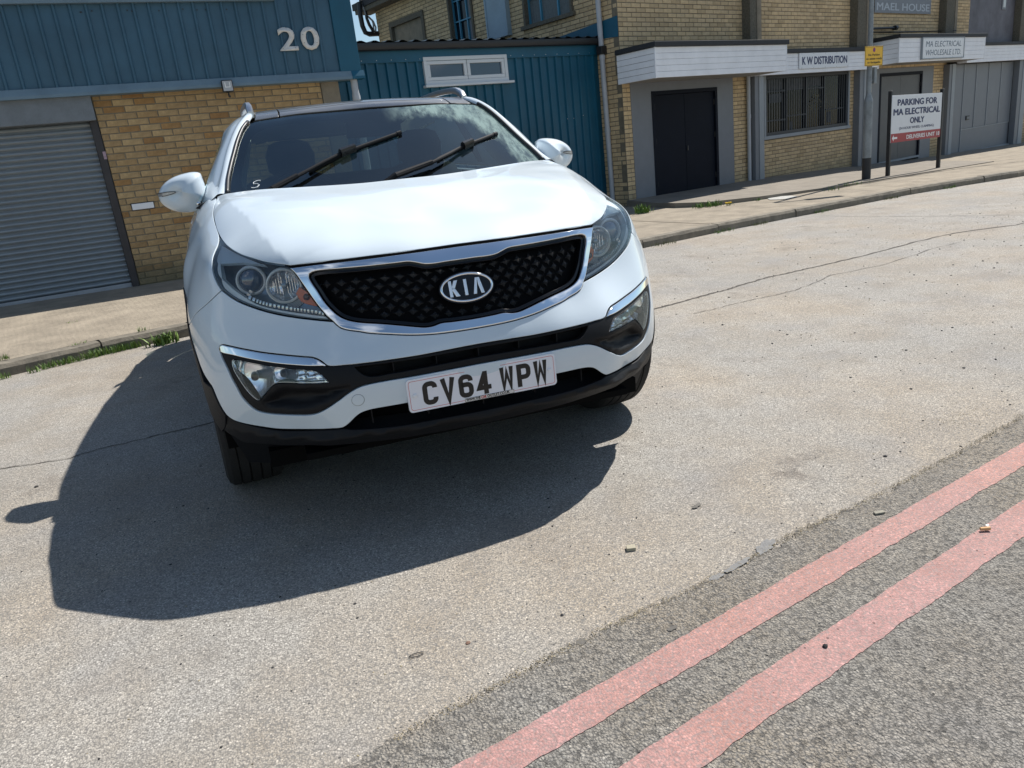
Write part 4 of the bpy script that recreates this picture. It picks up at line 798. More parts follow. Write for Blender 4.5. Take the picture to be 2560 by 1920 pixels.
# loose grit: stuff
def pebbles(name, pts, m, seed, kind='stuff'):
    r = random.Random(seed); mb = MB(); ico = [(0, 0, 1), (.89, 0, .45), (.28, .85, .45), (-.72, .53, .45), (-.72, -.53, .45), (.28, -.85, .45), (.72, .53, -.3), (-.28, .85, -.3), (-.89, 0, -.3), (-.28, -.85, -.3), (.72, -.53, -.3)]
    fc = [(0, 1, 2), (0, 2, 3), (0, 3, 4), (0, 4, 5), (0, 5, 1), (1, 6, 2), (2, 7, 3), (3, 8, 4), (4, 9, 5), (5, 10, 1), (2, 6, 7), (3, 7, 8), (4, 8, 9), (5, 9, 10), (1, 10, 6)]
    for x, y, z, s in pts:
        a, b, c = s * r.uniform(.7, 1.3), s * r.uniform(.6, 1.1), s * r.uniform(.45, .8); t = r.uniform(0, 6.28); ct, st = math.cos(t), math.sin(t); j = [r.uniform(.8, 1.2) for _ in ico]
        mb.add([(x + (p[0] * a * ct - p[1] * b * st) * q, y + (p[0] * a * st + p[1] * b * ct) * q, z + p[2] * c * q + c * .2) for p, q in zip(ico, j)], fc, r.random())
    return mb.build(name, m, kind=kind)
m_grit = mat('grit', (.26, .23, .17), .9, var=[(0, (.35, .35, .35)), (.4, (.8, .75, .7)), (.8, (1.2, 1.1, .9)), (1, (2, 2, 1.9))])
r = random.Random(11); pts = []
line = [(-.55, -.905), (-.178, -.812), (.069, -.752), (.453, -.68), (.762, -.597), (1.212, -.509), (1.618, -.412), (2.178, -.261)]
for a, b in zip(line[:-1], line[1:]):
    L = math.dist(a, b)
    for _ in range(int(L * 1300)):
        f_ = r.random(); w_ = .35 + .65 * abs(math.sin(f_ * L * 9 + a[0] * 13)); 
        if r.random() > w_: continue
        pts.append((a[0] + (b[0] - a[0]) * f_ + r.gauss(0, .004), a[1] + (b[1] - a[1]) * f_ + .004 + r.gauss(0, .009), .004, r.uniform(.0009, .0024)))
for _ in range(900): x, y = r.uniform(-1.3, 2.6), r.uniform(-1.2, 2.2); pts.append((x, y, 0, r.choice([.0012, .0015, .002, .0025, .003])))
for _ in range(500): x, y = r.gauss(1.95, .18), r.gauss(-.14, .05); pts.append((x, y, 0, r.uniform(.001, .0022)))
for _ in range(700): x = r.uniform(2, 9); y = r.uniform(.5, 5); pts.append((x, y, fall(x), r.uniform(.003, .006)))
pebbles('grit', pts, m_grit, 4)
m_dk = mat('dark stone', (.035, .035, .035), .8, noise=.4, nscale=200); pts = []
for _ in range(900): x, y = r.uniform(-1.6, 2.6), r.uniform(-1.2, 2.0); pts.append((x, y, 0, .0016 + .0034 * r.random() ** 3))
for _ in range(260): x = r.uniform(2, 8); y = r.uniform(.2, 4.5); pts.append((x, y, fall(x), r.uniform(.004, .009)))
pebbles('dark_chippings', pts, m_dk, 5)
def stone(nm, x, y, s, m, lab, cat='stone', seed=1, z=0.): o = pebbles(nm, [(x, y, z, s)], m, seed, None); tag(o, lab, cat)
stone('pebble', -.299, -.641, .0065, mat('brown pebble', (.16, .09, .06), .8), 'small brown pebble on the asphalt in front of the car', seed=2)
stone('pebble', .495, -1.06, .0085, m_dk, 'black pebble lying on the nearer red line', seed=3, z=.008)
stone('pebble', -1.736, 1.283, .012, m_dk, 'dark pebble just outside the car shadow on the left', seed=4)
stone('pebble', 1.448, -.28, .0075, m_dk, 'dark pebble on the asphalt above the farther red line', seed=5)
mb = MB(); mb.box((.301, -.423, .0055), (.014, -.004, 0), (.004, .011, 0), (0, 0, .0055)); o = mb.build('stone_chip', mat('pale stone chip', (.42, .38, .28), .8, noise=.3, nscale=80), bevel=.0015); tag(o, 'pale square stone chip on the asphalt right of the car shadow', 'stone')
mb = MB(); mb.box((1.099, -.61, .008), (.017, -.003, 0), (.002, .007, 0), (0, 0, .003)); o = mb.build('stone_chip', mat('grey stone chip', (.3, .28, .22), .8, noise=.3, nscale=80), bevel=.001); tag(o, 'flat grey stone flake above the farther red line', 'stone')
mb = MB(); mb.tube([(1.262, -.835, .014), (1.288, -.845, .014)], [.0052, .0058], 10); o = mb.build('cigarette_end', mat('cork paper', (.62, .36, .16), .7), auto=40); tag(o, 'flattened cigarette end on the nearer red line', 'litter')
mb = MB(); mb.tube([(1.286, -.832, .013), (1.305, -.826, .012)], [.006, .003], 7); mb.build('torn_paper', mat('white paper', (.8, .8, .78), .7), o)
mb = MB(); mb.tube([(-.435 + .02 * math.cos(t_), -.63 + .007 * math.sin(t_), .003) for t_ in np.linspace(.3, 5.8, 16)], .0012, 5); o = mb.build('rubber_loop', m_dk); tag(o, 'thin dark oval loop lying on the asphalt', 'litter')
# ================================================================== the car
CTL = """.752,.62,1.03 .745,.568,1.019 .732,.515,1.006 .709,.454,.988 .684,.404,.974 .652,.352,.963 .62,.312,.952 .588,.277,.945 .556,.25,.938 .541,.235,.936 .45,.19,.94 .3,.168,.942 .15,.152,.943 0,.148,.943 .756,.55,1.004 .764,.501,.994 .773,.46,.979 .78,.438,.96 .784,.421,.937 .783,.408,.92 .779,.392,.903 .774,.378,.886 .766,.365,.872 .748,.339,.855 .724,.314,.837 .687,.284,.817 .649,.256,.8 .602,.223,.786 .554,.19,.776 .506,.162,.767 .464,.14,.759 .443,.125,.758 .528,.218,.911 .514,.203,.881 .5,.187,.851 .486,.173,.821 .471,.158,.794 .456,.14,.771 .423,.116,.735 .365,.094,.713 .281,.06,.698 .18,.043,.688 0,.035,.677 .118,.05,.715 .168,.12,.908 0,.045,.712 0,.118,.895 .3,.145,.9 .3,.1,.8 .15,.085,.8 0,.075,.80 .43,.155,.85 .812,.345,.68 .8,.319,.7 .781,.297,.698 .735,.253,.688 .674,.205,.673 .613,.155,.66 .553,.107,.655 .513,.078,.653 .49,.06,.637 .77,.28,.665 .68,.19,.64 .588,.115,.625 .4,.035,.63 .3,.022,.632 .15,.012,.632 0,.008,.63 .802,.299,.645 .796,.288,.623 .787,.275,.586 .779,.266,.558 .769,.256,.527 .754,.242,.503 .70,.2,.47 .62,.135,.46 .55,.08,.472 .501,.048,.501 .474,.036,.517 .401,.02,.553 .3,.01,.557 .15,.003,.56 0,.0,.565 .467,.045,.42 .45,.042,.432 .414,.035,.458 .394,.03,.467 .25,.015,.468 0,.005,.468 .501,.075,.407 .595,.155,.4 .706,.234,.405 .754,.274,.414 .792,.305,.421 .817,.325,.434 .838,.345,.45 .0,.01,.42 .3,.025,.41 .455,.05,.39 .6,.15,.375 .7,.215,.38 .82,.355,.35 .7,.225,.345 .637,.17,.346 .542,.1,.355 .414,.065,.35 .2,.04,.347 0,.035,.345 .852,.444,.807 .873,.482,.793 .818,.418,.83 .858,.385,.6 .855,.375,.5 .868,.43,.42 .845,.385,.7 .87,.46,.3 .905,.6,.78 .91,.58,.6 .915,.6,.42 .925,.85,.6 .925,.85,.45 .928,.95,.8 .928,1.1,.8 .928,1.1,.6 .925,1.3,.8 .925,1.3,.6 .925,1.3,.45 .925,1.1,.4 .90,.62,.3 .86,.89,1.0 .90,.85,.93 .845,.97,1.04 .905,1.05,.94 .90,1.3,.98 .82,.66,.99 .86,.72,.93 .8,.56,.98 .82,.5,.92 .76,.8,1.085 .745,1.1,1.155 .755,.95,1.125 .80,1.2,1.13 .78,1.35,1.16 .69,1.02,1.155 .6,.98,1.16 .35,.94,1.155 0,.93,1.15 0,.3,1.005 0,.5,1.058 0,.75,1.115 .3,.75,1.118 .3,.5,1.062 .3,.3,1.008 .5,.5,1.056 .5,.75,1.117 .64,.75,1.1 .62,.5,1.035 .68,.62,1.058 .5,.33,.995 .93,1.42,.8 .93,1.42,.6 .925,1.42,.42 .912,1.42,.96 .865,1.42,1.08 .93,1.2,.35"""
C0 = np.array([0, 1.15, .55])
def arr(s): return np.array([[float(v) for v in t.split(',')] for t in s.split()])
_K = arr(CTL); _Pn = np.vstack([_K, _K[_K[:, 0] > .001] * [-1, 1, 1]]); _d = _Pn - C0; _r = np.linalg.norm(_d, axis=1); _u = _d / _r[:, None]; _n = len(_Pn)
_A = np.zeros((_n + 4, _n + 4)); _A[:_n, :_n] = np.linalg.norm(_u[:, None] - _u[None], axis=2) ** 3 + np.eye(_n) * 2e-4; _A[:_n, _n:_n + 3] = _u; _A[:_n, _n + 3] = 1; _A[_n:, :_n] = _A[:_n, _n:].T
_W = np.linalg.solve(_A, np.concatenate([_r, np.zeros(4)]))
def rad(u): return np.linalg.norm(u[:, None] - _u[None], axis=2) ** 3 @ _W[:_n] + u @ _W[-4:-1] + _W[-1]
TH = math.radians(20); EX = np.array([1., 0, 0]); EF = np.array([0, -math.cos(TH), math.sin(TH)]); EV = np.array([0, math.sin(TH), math.cos(TH)])
def to2(Pt):
    d = np.atleast_2d(Pt) - C0; u = d / np.linalg.norm(d, axis=1)[:, None]; t = np.arccos(np.clip(u @ EF, -1, 1)); s = np.where(t < 1e-6, 1, t / np.maximum(np.sin(t), 1e-9)); return np.c_[(u @ EX) * s, (u @ EV) * s]
def nose(ab, off=0.):
    ab = np.atleast_2d(ab); t = np.linalg.norm(ab, axis=1); k = np.where(t < 1e-9, 1, np.sin(t) / np.maximum(t, 1e-9)); u = np.cos(t)[:, None] * EF + (ab[:, :1] * k[:, None]) * EX + (ab[:, 1:] * k[:, None]) * EV
    u /= np.linalg.norm(u, axis=1)[:, None]; return C0 + u * (rad(u) + off)[:, None]
SZ = arr('.30,.90,0 .36,.918,0 .45,.927,0 .6,.93,0 .8,.93,0 .9,.922,0 .97,.909,0 1.04,.885,0 1.10,.852,0 1.14,.82,0')
def sidemap(sg):
    def f(yz, off=0.):
        yz = np.atleast_2d(yz); y, z = yz[:, 0], yz[:, 1]; x = np.interp(z, SZ[:, 0], SZ[:, 1]); x = x + 0; tail = np.clip((y - 3.5) / .88, 0, 1); x = x - .16 * tail ** 2.2; return np.c_[sg * (x + off), y + 0 * z, z]
    return f
_G = arr('''0,.92,1.092 0,1.1,1.215 0,1.3,1.345 0,1.45,1.435 .35,.94,1.10 .35,1.1,1.208 .35,1.3,1.335 .35,1.45,1.422 .699,1.10,1.167 .666,1.295,1.27 .646,1.357,1.315 .626,1.42,1.358 .607,1.469,1.393 .585,1.515,1.424 .561,1.55,1.447 .6,.99,1.115 .7,1.0,1.115
0,1.5,1.47 .35,1.52,1.462 .5,1.56,1.458 0,1.6,1.505 .35,1.62,1.494 .54,1.66,1.488 0,1.9,1.53 .35,1.9,1.524 .55,1.9,1.512 0,2.3,1.545 .35,2.3,1.54 .57,2.3,1.528 0,2.9,1.54 .57,2.9,1.522 0,3.5,1.51 .55,3.5,1.49 0,4.0,1.45 .52,4.0,1.43''')
_GP = np.vstack([_G, _G[_G[:, 0] > .001] * [-1, 1, 1]]); _m = len(_GP); _q = _GP[:, :2]
_B = np.zeros((_m + 3, _m + 3)); _B[:_m, :_m] = np.linalg.norm(_q[:, None] - _q[None], axis=2) ** 3 + np.eye(_m) * 2e-4; _B[:_m, _m:_m + 2] = _q; _B[:_m, _m + 2] = 1; _B[_m:, :_m] = _B[:_m, _m:].T
_V = np.linalg.solve(_B, np.concatenate([_GP[:, 2], np.zeros(3)]))
def top(xy, off=0.):
    xy = np.atleast_2d(xy); z = np.linalg.norm(xy[:, None] - _q[None], axis=2) ** 3 @ _V[:_m] + xy @ _V[-3:-1] + _V[-1]
    # push off along an average up-forward normal
    return np.c_[xy[:, 0], xy[:, 1] - off * np.where(xy[:, 1] < 1.55, .5, 0), z + off * np.where(xy[:, 1] < 1.55, .86, 1)]
def pip(p, poly):
    x, y = p[:, 0], p[:, 1]; r = np.zeros(len(p), bool); n = len(poly)
    for i in range(n):
        a, b = poly[i], poly[(i + 1) % n]; c = ((a[1] > y) != (b[1] > y)); xx = (b[0] - a[0]) * (y - a[1]) / (b[1] - a[1] + 1e-15) + a[0]; r ^= c & (x < xx)
    return r
def dpoly(p, poly):
    a = poly; b = np.roll(poly, -1, 0); best = np.full(len(p), 1e9)
    for s, e in zip(a, b):
        d = e - s; l = d @ d + 1e-15; t = np.clip(((p - s) @ d) / l, 0, 1); best = np.minimum(best, np.linalg.norm(p - s - t[:, None] * d, axis=1))
    return best
def smooth(pts, step, closed=True, corner=38):
    """dense smooth curve through the points; sharp corners stay sharp"""
    pts = [np.array(p) for p in pts]; n = len(pts); out = []
    def cor(i):
        if not closed and i in (0, n - 1): return True
        a, b, c = pts[i - 1], pts[i], pts[(i + 1) % n]; u, v = b - a, c - b; return math.degrees(math.acos(max(-1, min(1, float(u @ v) / (np.linalg.norm(u) * np.linalg.norm(v) + 1e-12))))) > corner
    cs = [cor(i) for i in range(n)]
    for i in range(n if closed else n - 1):
        p1, p2 = pts[i], pts[(i + 1) % n]; L = np.linalg.norm(p2 - p1)
        if L < 1e-6: continue
        p0 = pts[i - 1] if not cs[i] else p1 - (p2 - p1); p3 = pts[(i + 2) % n] if not cs[(i + 1) % n] else p2 + (p2 - p1)
        l0, l2 = max(np.linalg.norm(p1 - p0), 1e-6), max(np.linalg.norm(p3 - p2), 1e-6); m1 = ((p1 - p0) / l0 * L + (p2 - p1)) / 2; m2 = ((p3 - p2) / l2 * L + (p2 - p1)) / 2
        k = max(1, int(round(L / step)))
        for j in range(k):
            t = j / k; h = t * t; c = h * t; out.append((2 * c - 3 * h + 1) * p1 + (c - 2 * h + t) * m1 + (-2 * c + 3 * h) * p2 + (c - h) * m2)
    if not closed: out.append(pts[-1])
    return np.array(out)
def area(p): return .5 * np.sum(p[:, 0] * np.roll(p[:, 1], -1) - np.roll(p[:, 0], -1) * p[:, 1])
def inset(p, d):
    """move a closed curve to its left by d"""
    a = np.roll(p, 1, 0); b = np.roll(p, -1, 0); e1 = p - a; e2 = b - p; e1 /= np.linalg.norm(e1, axis=1)[:, None] + 1e-12; e2 /= np.linalg.norm(e2, axis=1)[:, None] + 1e-12
    n1 = np.c_[-e1[:, 1], e1[:, 0]]; n2 = np.c_[-e2[:, 1], e2[:, 0]]; m = n1 + n2; l = np.linalg.norm(m, axis=1)[:, None]; m /= np.maximum(l, .3); k = 1 / np.maximum((m * n1).sum(1), .5); return p + m * (d * k)[:, None]
def panel(name, F, loops, m, parent, off=0., gap=.0013, rnd_=.0016, depth=.012, h=.022, disp=None, label=None, flip=False, step=.011, presm=False, crown=None, walls=True):
    """a thin shell cut to the outline (first loop) with holes (other loops) on the surface F, with rounded turned-in edges"""
    L = []
    for i, lp in enumerate(loops):
        q = np.array(lp) if presm else smooth(lp, step)
        if (area(q) > 0) != (i == 0): q = q[::-1]
        L.append(inset(q, gap) if gap else q)
    core = [inset(q, rnd_) if walls else q for q in L]
    lo, hi = core[0].min(0), core[0].max(0); gx = np.arange(lo[0], hi[0], h); gy = np.arange(lo[1], hi[1], h * .87)
    g = np.array([(x + (h / 2 if j % 2 else 0), y) for j, y in enumerate(gy) for x in gx]) if len(gx) and len(gy) else np.zeros((0, 2))
    if len(g):
        g = g[pip(g, core[0])]
        for q in core[1:]: g = g[~pip(g, q)]
        for q in core: g = g[dpoly(g, q) > h * .45]
    bv = np.vstack(core + ([g] if len(g) else [])); ed = []; k = 0
    for q in core: ed += [(k + i, k + (i + 1) % len(q)) for i in range(len(q))]; k += len(q)
    V2, _, T, *_r2 = delaunay_2d_cdt([Vector((float(a), float(b))) for a, b in bv], ed, [], 0, 1e-7)
    V2 = np.array([(v.x, v.y) for v in V2]); T = np.array([t for t in T if len(t) == 3]); cen = V2[T].mean(1); ok = pip(cen, core[0])
    for q in core[1:]: ok &= ~pip(cen, q)
    T = T[ok]
    def SF(p, o):
        r = F(p, o)
        dd = np.zeros(len(p))
        if disp is not None: dd = dd + disp(p)
        if crown is not None:
            dmin = np.min([dpoly(p, q) for q in core], axis=0); t = np.clip(dmin / crown[1], 0, 1); dd = dd + crown[0] * np.sqrt(np.maximum(0, 1 - (1 - t) ** 2))
        return F(p, o + dd) if (disp is not None or crown is not None) else r
    def NRM(p, o=off):
        e = 2.5e-3; a = SF(p + [e, 0], o) - SF(p - [e, 0], o); b = SF(p + [0, e], o) - SF(p - [0, e], o); n = np.cross(a, b); n /= np.linalg.norm(n, axis=1)[:, None] + 1e-12; return -n if flip else n
    P3 = SF(V2, off); NN = NRM(V2)
    # orientation check against outward direction
    v = [tuple(p) for p in P3]; nn = [tuple(q) for q in NN]; fc = []
    for t in T:
        a, b, c = P3[t[0]], P3[t[1]], P3[t[2]]; fc.append(tuple(int(i) for i in (t if np.cross(b - a, c - a) @ NN[t[0]] > 0 else t[::-1])))
    if walls:
        for q, c in zip(L, core):
            n = len(q); Nc = NRM(c); Pc = SF(c, off); Pq = SF(q, off); out = Pq - Pc; out -= (out * Nc).sum(1)[:, None] * Nc; out /= np.linalg.norm(out, axis=1)[:, None] + 1e-12
            P1 = Pq - Nc * rnd_ ; P2 = P1 - Nc * depth; k = len(v); mid = (Pc + (Pq - Nc * rnd_)) / 2 + (Nc + out) * rnd_ * .12
            for ring, rn in ((Pc, Nc), (mid, (Nc + out) / 1.414), (P1, out), (P2, out)): v += [tuple(x) for x in ring]; nn += [tuple(x) for x in rn]
            for r_ in range(3):
                for i in range(n):
                    j = (i + 1) % n; f_ = (k + r_ * n + i, k + r_ * n + j, k + (r_ + 1) * n + j, k + (r_ + 1) * n + i)
                    A, B, Cc = [np.array(v[x]) for x in f_[:3]]; fc.append(f_ if np.cross(B - A, Cc - A) @ (Nc[i] + out[i]) > 0 else f_[::-1])
    o = mesh_obj(name, v, fc, m, parent, True, label)
    try: o.data.normals_split_custom_set_from_vertices(nn)
    except Exception as ex: print('normals', name, ex)
    return o
def mir(p): return np.array([(-a, b) for a, b in p])
m_paint = mat('white car paint', (.615, .695, .75), .5, spec=.2, coat=1.0, noise=.03, nscale=3)
m_bk = mat('textured black trim', (.0075, .008, .0095), .55, spec=.22, bump=.12, bscale=700)
m_gloss = mat('gloss black', (.004, .004, .005), .15, spec=.4)
m_void = mat('unlit black', (.004, .004, .004), .9, spec=.1)
m_chrome = mat('chrome', (.88, .89, .9), .06, metal=1.)
m_reflector = mat('lamp reflector', (.95, .96, .97), .1, metal=.85, bump=.15, bscale=40)
m_rubber = mat('tyre rubber', (.028, .027, .026), .85, spec=.3, noise=.3, nscale=30, bump=.3, bscale=120)
m_alloy = mat('alloy wheel', (.45, .46, .48), .3, metal=.9)
m_silver = mat('satin silver', (.55, .56, .58), .3, metal=.9)
m_lampin_ = mat('lamp housing grey', (.20, .24, .28), .25, metal=.6)
def glassmat(name, tint, ior=1.5, rough=.0, extra=None):
    m = bpy.data.materials.new(name); m.use_nodes = True; t = m.node_tree; t.nodes.clear(); o = N(t, 'ShaderNodeOutputMaterial'); tr = N(t, 'ShaderNodeBsdfTransparent'); gl = N(t, 'ShaderNodeBsdfGlossy'); fr = N(t, 'ShaderNodeFresnel'); mx_ = N(t, 'ShaderNodeMixShader')
    tr.inputs[0].default_value = (*tint, 1); gl.inputs['Roughness'].default_value = rough; gl.inputs[0].default_value = (.84, .97, 1, 1); fr.inputs[0].default_value = ior
    t.links.new(fr.outputs[0], mx_.inputs[0]); t.links.new(tr.outputs[0], mx_.inputs[1]); t.links.new(gl.outputs[0], mx_.inputs[2]); last = mx_.outputs[0]
    if extra:   # uneven diffuse film: windscreen dust, and haze that brightens the lamp lenses
        df = N(t, 'ShaderNodeBsdfDiffuse'); df.inputs[0].default_value = (*extra[0], 1); c = N(t, 'ShaderNodeTexCoord'); n = N(t, 'ShaderNodeTexNoise'); n.inputs['Scale'].default_value = extra[2]; n.inputs['Detail'].default_value = 8; n.inputs['Roughness'].default_value = .7
        t.links.new(c.outputs['Object'], n.inputs[0]); k = N(t, 'ShaderNodeMapRange'); k.inputs[1].default_value = .38; k.inputs[2].default_value = .72; k.inputs[3].default_value = extra[1] * .3; k.inputs[4].default_value = extra[1]; t.links.new(n.outputs['Fac'], k.inputs[0])
        m2 = N(t, 'ShaderNodeMixShader'); t.links.new(k.outputs[0], m2.inputs[0]); t.links.new(last, m2.inputs[1]); t.links.new(df.outputs[0], m2.inputs[2]); last = m2.outputs[0]
    t.links.new(last, o.inputs[0]); MATS[name] = m; return m
m_lens = glassmat('clear lamp lens', (.98, .985, .99), 1.45, extra=((.78, .85, .88), .045, 4))  # pale haze mixed into the lens to brighten the lamps
m_ws = glassmat('windscreen glass', (.42, .54, .55), 1.95, extra=((.5, .55, .58), .010, 3))
m_sg = glassmat('side window glass', (.32, .38, .37), 1.5)
CAR = empty('parked_car', (0, 0, 0), 'white sport utility car parked facing the camera on the pale asphalt', 'car')
# ---- outlines, right half of the car (x > 0), measured on the body surface
hood_ = arr('0,.151,.943 .132,.151,.942 .274,.165,.941 .412,.187,.940 .52,.228,.937 .541,.239,.936 .556,.251,.939 .588,.279,.945 .62,.312,.952 .652,.352,.963 .684,.400,.974 .709,.445,.988 .731,.506,1.006 .745,.589,1.024 .755,.678,1.046 .760,.751,1.068 .762,.85,1.098 .758,.95,1.125 .75,1.04,1.146')
cowl_ = arr('.742,1.075,1.153 .715,1.055,1.152 .66,1.008,1.155 .55,.975,1.158 .35,.945,1.158 .18,.932,1.157 0,.928,1.156')
lampout = arr('0.749,0.60,1.026 0.755,0.543,1.006 0.764,0.51,0.993 0.774,0.475,0.977 0.78,0.446,0.959 0.784,0.423,0.937 0.783,0.408,0.92 0.779,0.393,0.903 0.774,0.378,0.886 0.766,0.364,0.872 0.748,0.34,0.855 0.724,0.314,0.837 0.687,0.283,0.818 0.649,0.255,0.802 0.602,0.223,0.787 0.554,0.191,0.776 0.506,0.161,0.767 0.465,0.138,0.76 0.442,0.129,0.756')
lampin = arr('0.541,0.239,0.936 0.528,0.217,0.911 0.514,0.2,0.881 0.5,0.187,0.851 0.486,0.172,0.821 0.471,0.157,0.794 0.456,0.141,0.771 0.442,0.129,0.756')
chrbot = arr('0.442,0.129,0.756 0.434,0.12,0.745 0.423,0.113,0.735 0.405,0.104,0.727 0.366,0.091,0.717 0.345,0.083,0.711 0.28,0.06,0.700 0.213,0.045,0.689 0.144,0.035,0.682 0.072,0.031,0.679 0,0.032,0.678')
gri = arr('0,.115,.895 .05,.115,.895 .10,.114,.8945 .126,.114,.898 .149,.119,.905 .172,.125,.911 .21,.13,.912 .30,.145,.9128 .39,.165,.9135 .455,.185,.9135 .474,.19,.912 .484,.193,.907 .487,.193,.899 .485,.187,.887 .471,.173,.855 .455,.158,.8175 .437,.143,.791 .419,.13,.771 .396,.115,.757 .36,.103,.746 .30,.083,.736 .24,.065,.724 .19,.053,.713 .165,.05,.708 .143,.047,.7075 .128,.047,.7095 .112,.048,.713 .07,.047,.7115 0,.045,.71')
seam = arr('.766,.364,.872 .787,.38,.856 .817,.409,.832 .852,.447,.805 .873,.478,.786 .89,.53,.755 .901,.58,.735')
ARC = (.88, .355)
def arcp(R, a0, a1, n, x=.925): return np.array([[x, ARC[0] - R * math.cos(math.radians(a)), ARC[1] + R * math.sin(math.radians(a))] for a in np.linspace(a0, a1, n)])
white_b = arr('.475,.052,.419 .503,.067,.417 .564,.112,.413 .596,.139,.410 .658,.183,.410 .706,.226,.412 .754,.271,.416 .792,.304,.423 .817,.328,.432 .834,.345,.447 .844,.356,.468 .854,.371,.503 .863,.390,.544')
strip_t = arr('.812,.333,.682 .809,.331,.692 .8,.324,.698 .781,.299,.697 .735,.254,.688 .674,.206,.676 .614,.159,.668 .554,.112,.662 .532,.094,.660 .515,.081,.654 .501,.07,.644 .489,.059,.632')
strip_b = arr('.812,.332,.678 .805,.32,.673 .77,.277,.667 .725,.233,.657 .679,.195,.648 .634,.159,.641 .589,.123,.637 .545,.089,.634 .489,.059,.632')
bez_t = arr('.489,.059,.632 .439,.044,.628 .377,.032,.626 .313,.024,.625 .208,.015,.624 .123,.012,.626 0,.011,.628')
bez_b = arr('.812,.332,.678 .807,.315,.655 .798,.29,.623 .789,.274,.586 .779,.264,.559 .769,.256,.527 .754,.245,.502 .741,.236,.486 .724,.223,.475 .696,.198,.470 .649,.159,.468 .603,.123,.468 .572,.098,.470 .55,.081,.475 .524,.061,.488 .501,.048,.502 .474,.036,.519 .446,.028,.537 .422,.023,.549 .402,.02,.556 .373,.016,.560 .325,.012,.562 .222,.006,.562 0,.0,.565')
open_t = arr('.475,.052,.419 .451,.042,.434 .433,.036,.450 .415,.032,.462 .395,.028,.468 .369,.024,.471 .336,.02,.472 .264,.014,.4725 0,.005,.473')
open_b = arr('.475,.052,.419 .44,.043,.414 .36,.032,.406 .25,.026,.402 0,.02,.400')
lip_b = arr('.862,.415,.375 .842,.385,.362 .829,.361,.356 .816,.349,.347 .802,.334,.340 .768,.296,.340 .702,.226,.345 .637,.174,.347 .542,.105,.352 .48,.08,.351 .414,.063,.345 .244,.044,.338 0,.04,.336')
fog_t = arr('.778,.278,.649 .773,.275,.653 .752,.253,.650 .712,.217,.642 .652,.167,.632 .592,.118,.624 .548,.083,.621 .528,.069,.616 .514,.059,.606 .504,.051,.594 .496,.045,.581')
fog_rest = arr('.57,.086,.581 .643,.143,.581 .655,.153,.579 .666,.16,.572 .689,.178,.547 .709,.197,.525 .718,.208,.515 .728,.216,.521 .744,.229,.54 .758,.243,.566 .769,.256,.591 .778,.268,.614 .78,.276,.634')
pocket = arr('.712,.203,.508 .68,.17,.545 .647,.143,.566 .603,.108,.569 .496,.044,.569 .454,.032,.570 .417,.025,.572 .425,.025,.553 .471,.034,.532 .521,.056,.507 .569,.089,.490 .646,.15,.486 .70,.2,.490')
intk = arr('0,.0,.616 .2,.01,.614 .38,.03,.617 .408,.033,.618 .392,.024,.598 .372,.019,.585 .30,.01,.583 .2,.007,.584 0,.0,.588')
T2 = to2
def both(h):      # closed symmetric loop from a right half that starts and ends on the centre line
    a = T2(h); return np.vstack([a, mir(a)[::-1][1:-1]])
def rev(a): return a[::-1]
SIDES = (1, -1)
def sided(loop, sg): return loop if sg > 0 else mir(loop)
# ---- inner black shell
arch = arcp(.44, -25, 205, 26)
front_out = np.vstack([arr('0,.03,.36'), arr('.40,.06,.36 .60,.16,.36 .75,.28,.36 .80,.34,.36'), arcp(.455, 2, 178, 24), arr('.92,1.40,.5 .92,1.40,.9 .86,1.40,1.08 .80,1.2,1.13 .74,1.06,1.15 .5,.965,1.15 0,.92,1.15')])
panel('inner_shell', nose, [both(front_out)], m_void, CAR, off=-.11, h=.05, step=.03, walls=False)
# ---- bonnet
def crease_disp(p):
    # soft raised shoulder lines that run from the screen pillars to the grille corners
    P3 = nose(p); x = np.abs(P3[:, 0]); y = P3[:, 1]; yy = [.235, .29, .35, .40, .48, .60, .72, .83, .93]; xc = np.interp(y, yy, [.541, .556, .572, .583, .598, .618, .648, .675, .70]); h = np.interp(y, yy, [0, .010, .019, .025, .030, .030, .026, .019, .008])
    xe = np.interp(y, hood_[5:, 1], hood_[5:, 0]); do = np.clip(1 - (x - xc) / np.maximum(xe - xc, .01), 0, 1); di = np.clip(1 - (xc - x) / .34, 0, 1); di = di * di * (3 - 2 * di); return h * np.where(x > xc, do, di)
hb = np.vstack([hood_, cowl_])
panel('bonnet', nose, [both(hb)], m_paint, CAR, disp=crease_disp, h=.013, depth=.02, gap=.0032)
mb = MB(); hl_ = T2(hood_[:7]); hl_ = np.vstack([mir(hl_)[::-1], hl_[1:]]); mb.tube(list(nose(hl_, -.007)), .0055, 8); mb.build('bonnet_gap_fill', m_void, CAR, smooth=True)  # black filler tube added so the gap below the bonnet edge looks dark
# ---- bumper with all its openings
arcL = arcp(.475, 52, 24, 6, .905)
bump = np.vstack([rev(chrbot), rev(lampout)[0:10], seam[1:], arr('.903,.575,.70 .902,.52,.64 .888,.455,.58 .872,.41,.555'), rev(white_b), open_t[1:]])
hole = np.vstack([bez_t[::-1], rev(strip_t)[1:], bez_b[1:]])
panel('bumper', nose, [both(bump), both(hole)], m_paint, CAR, h=.018, depth=.018, gap=.0018)
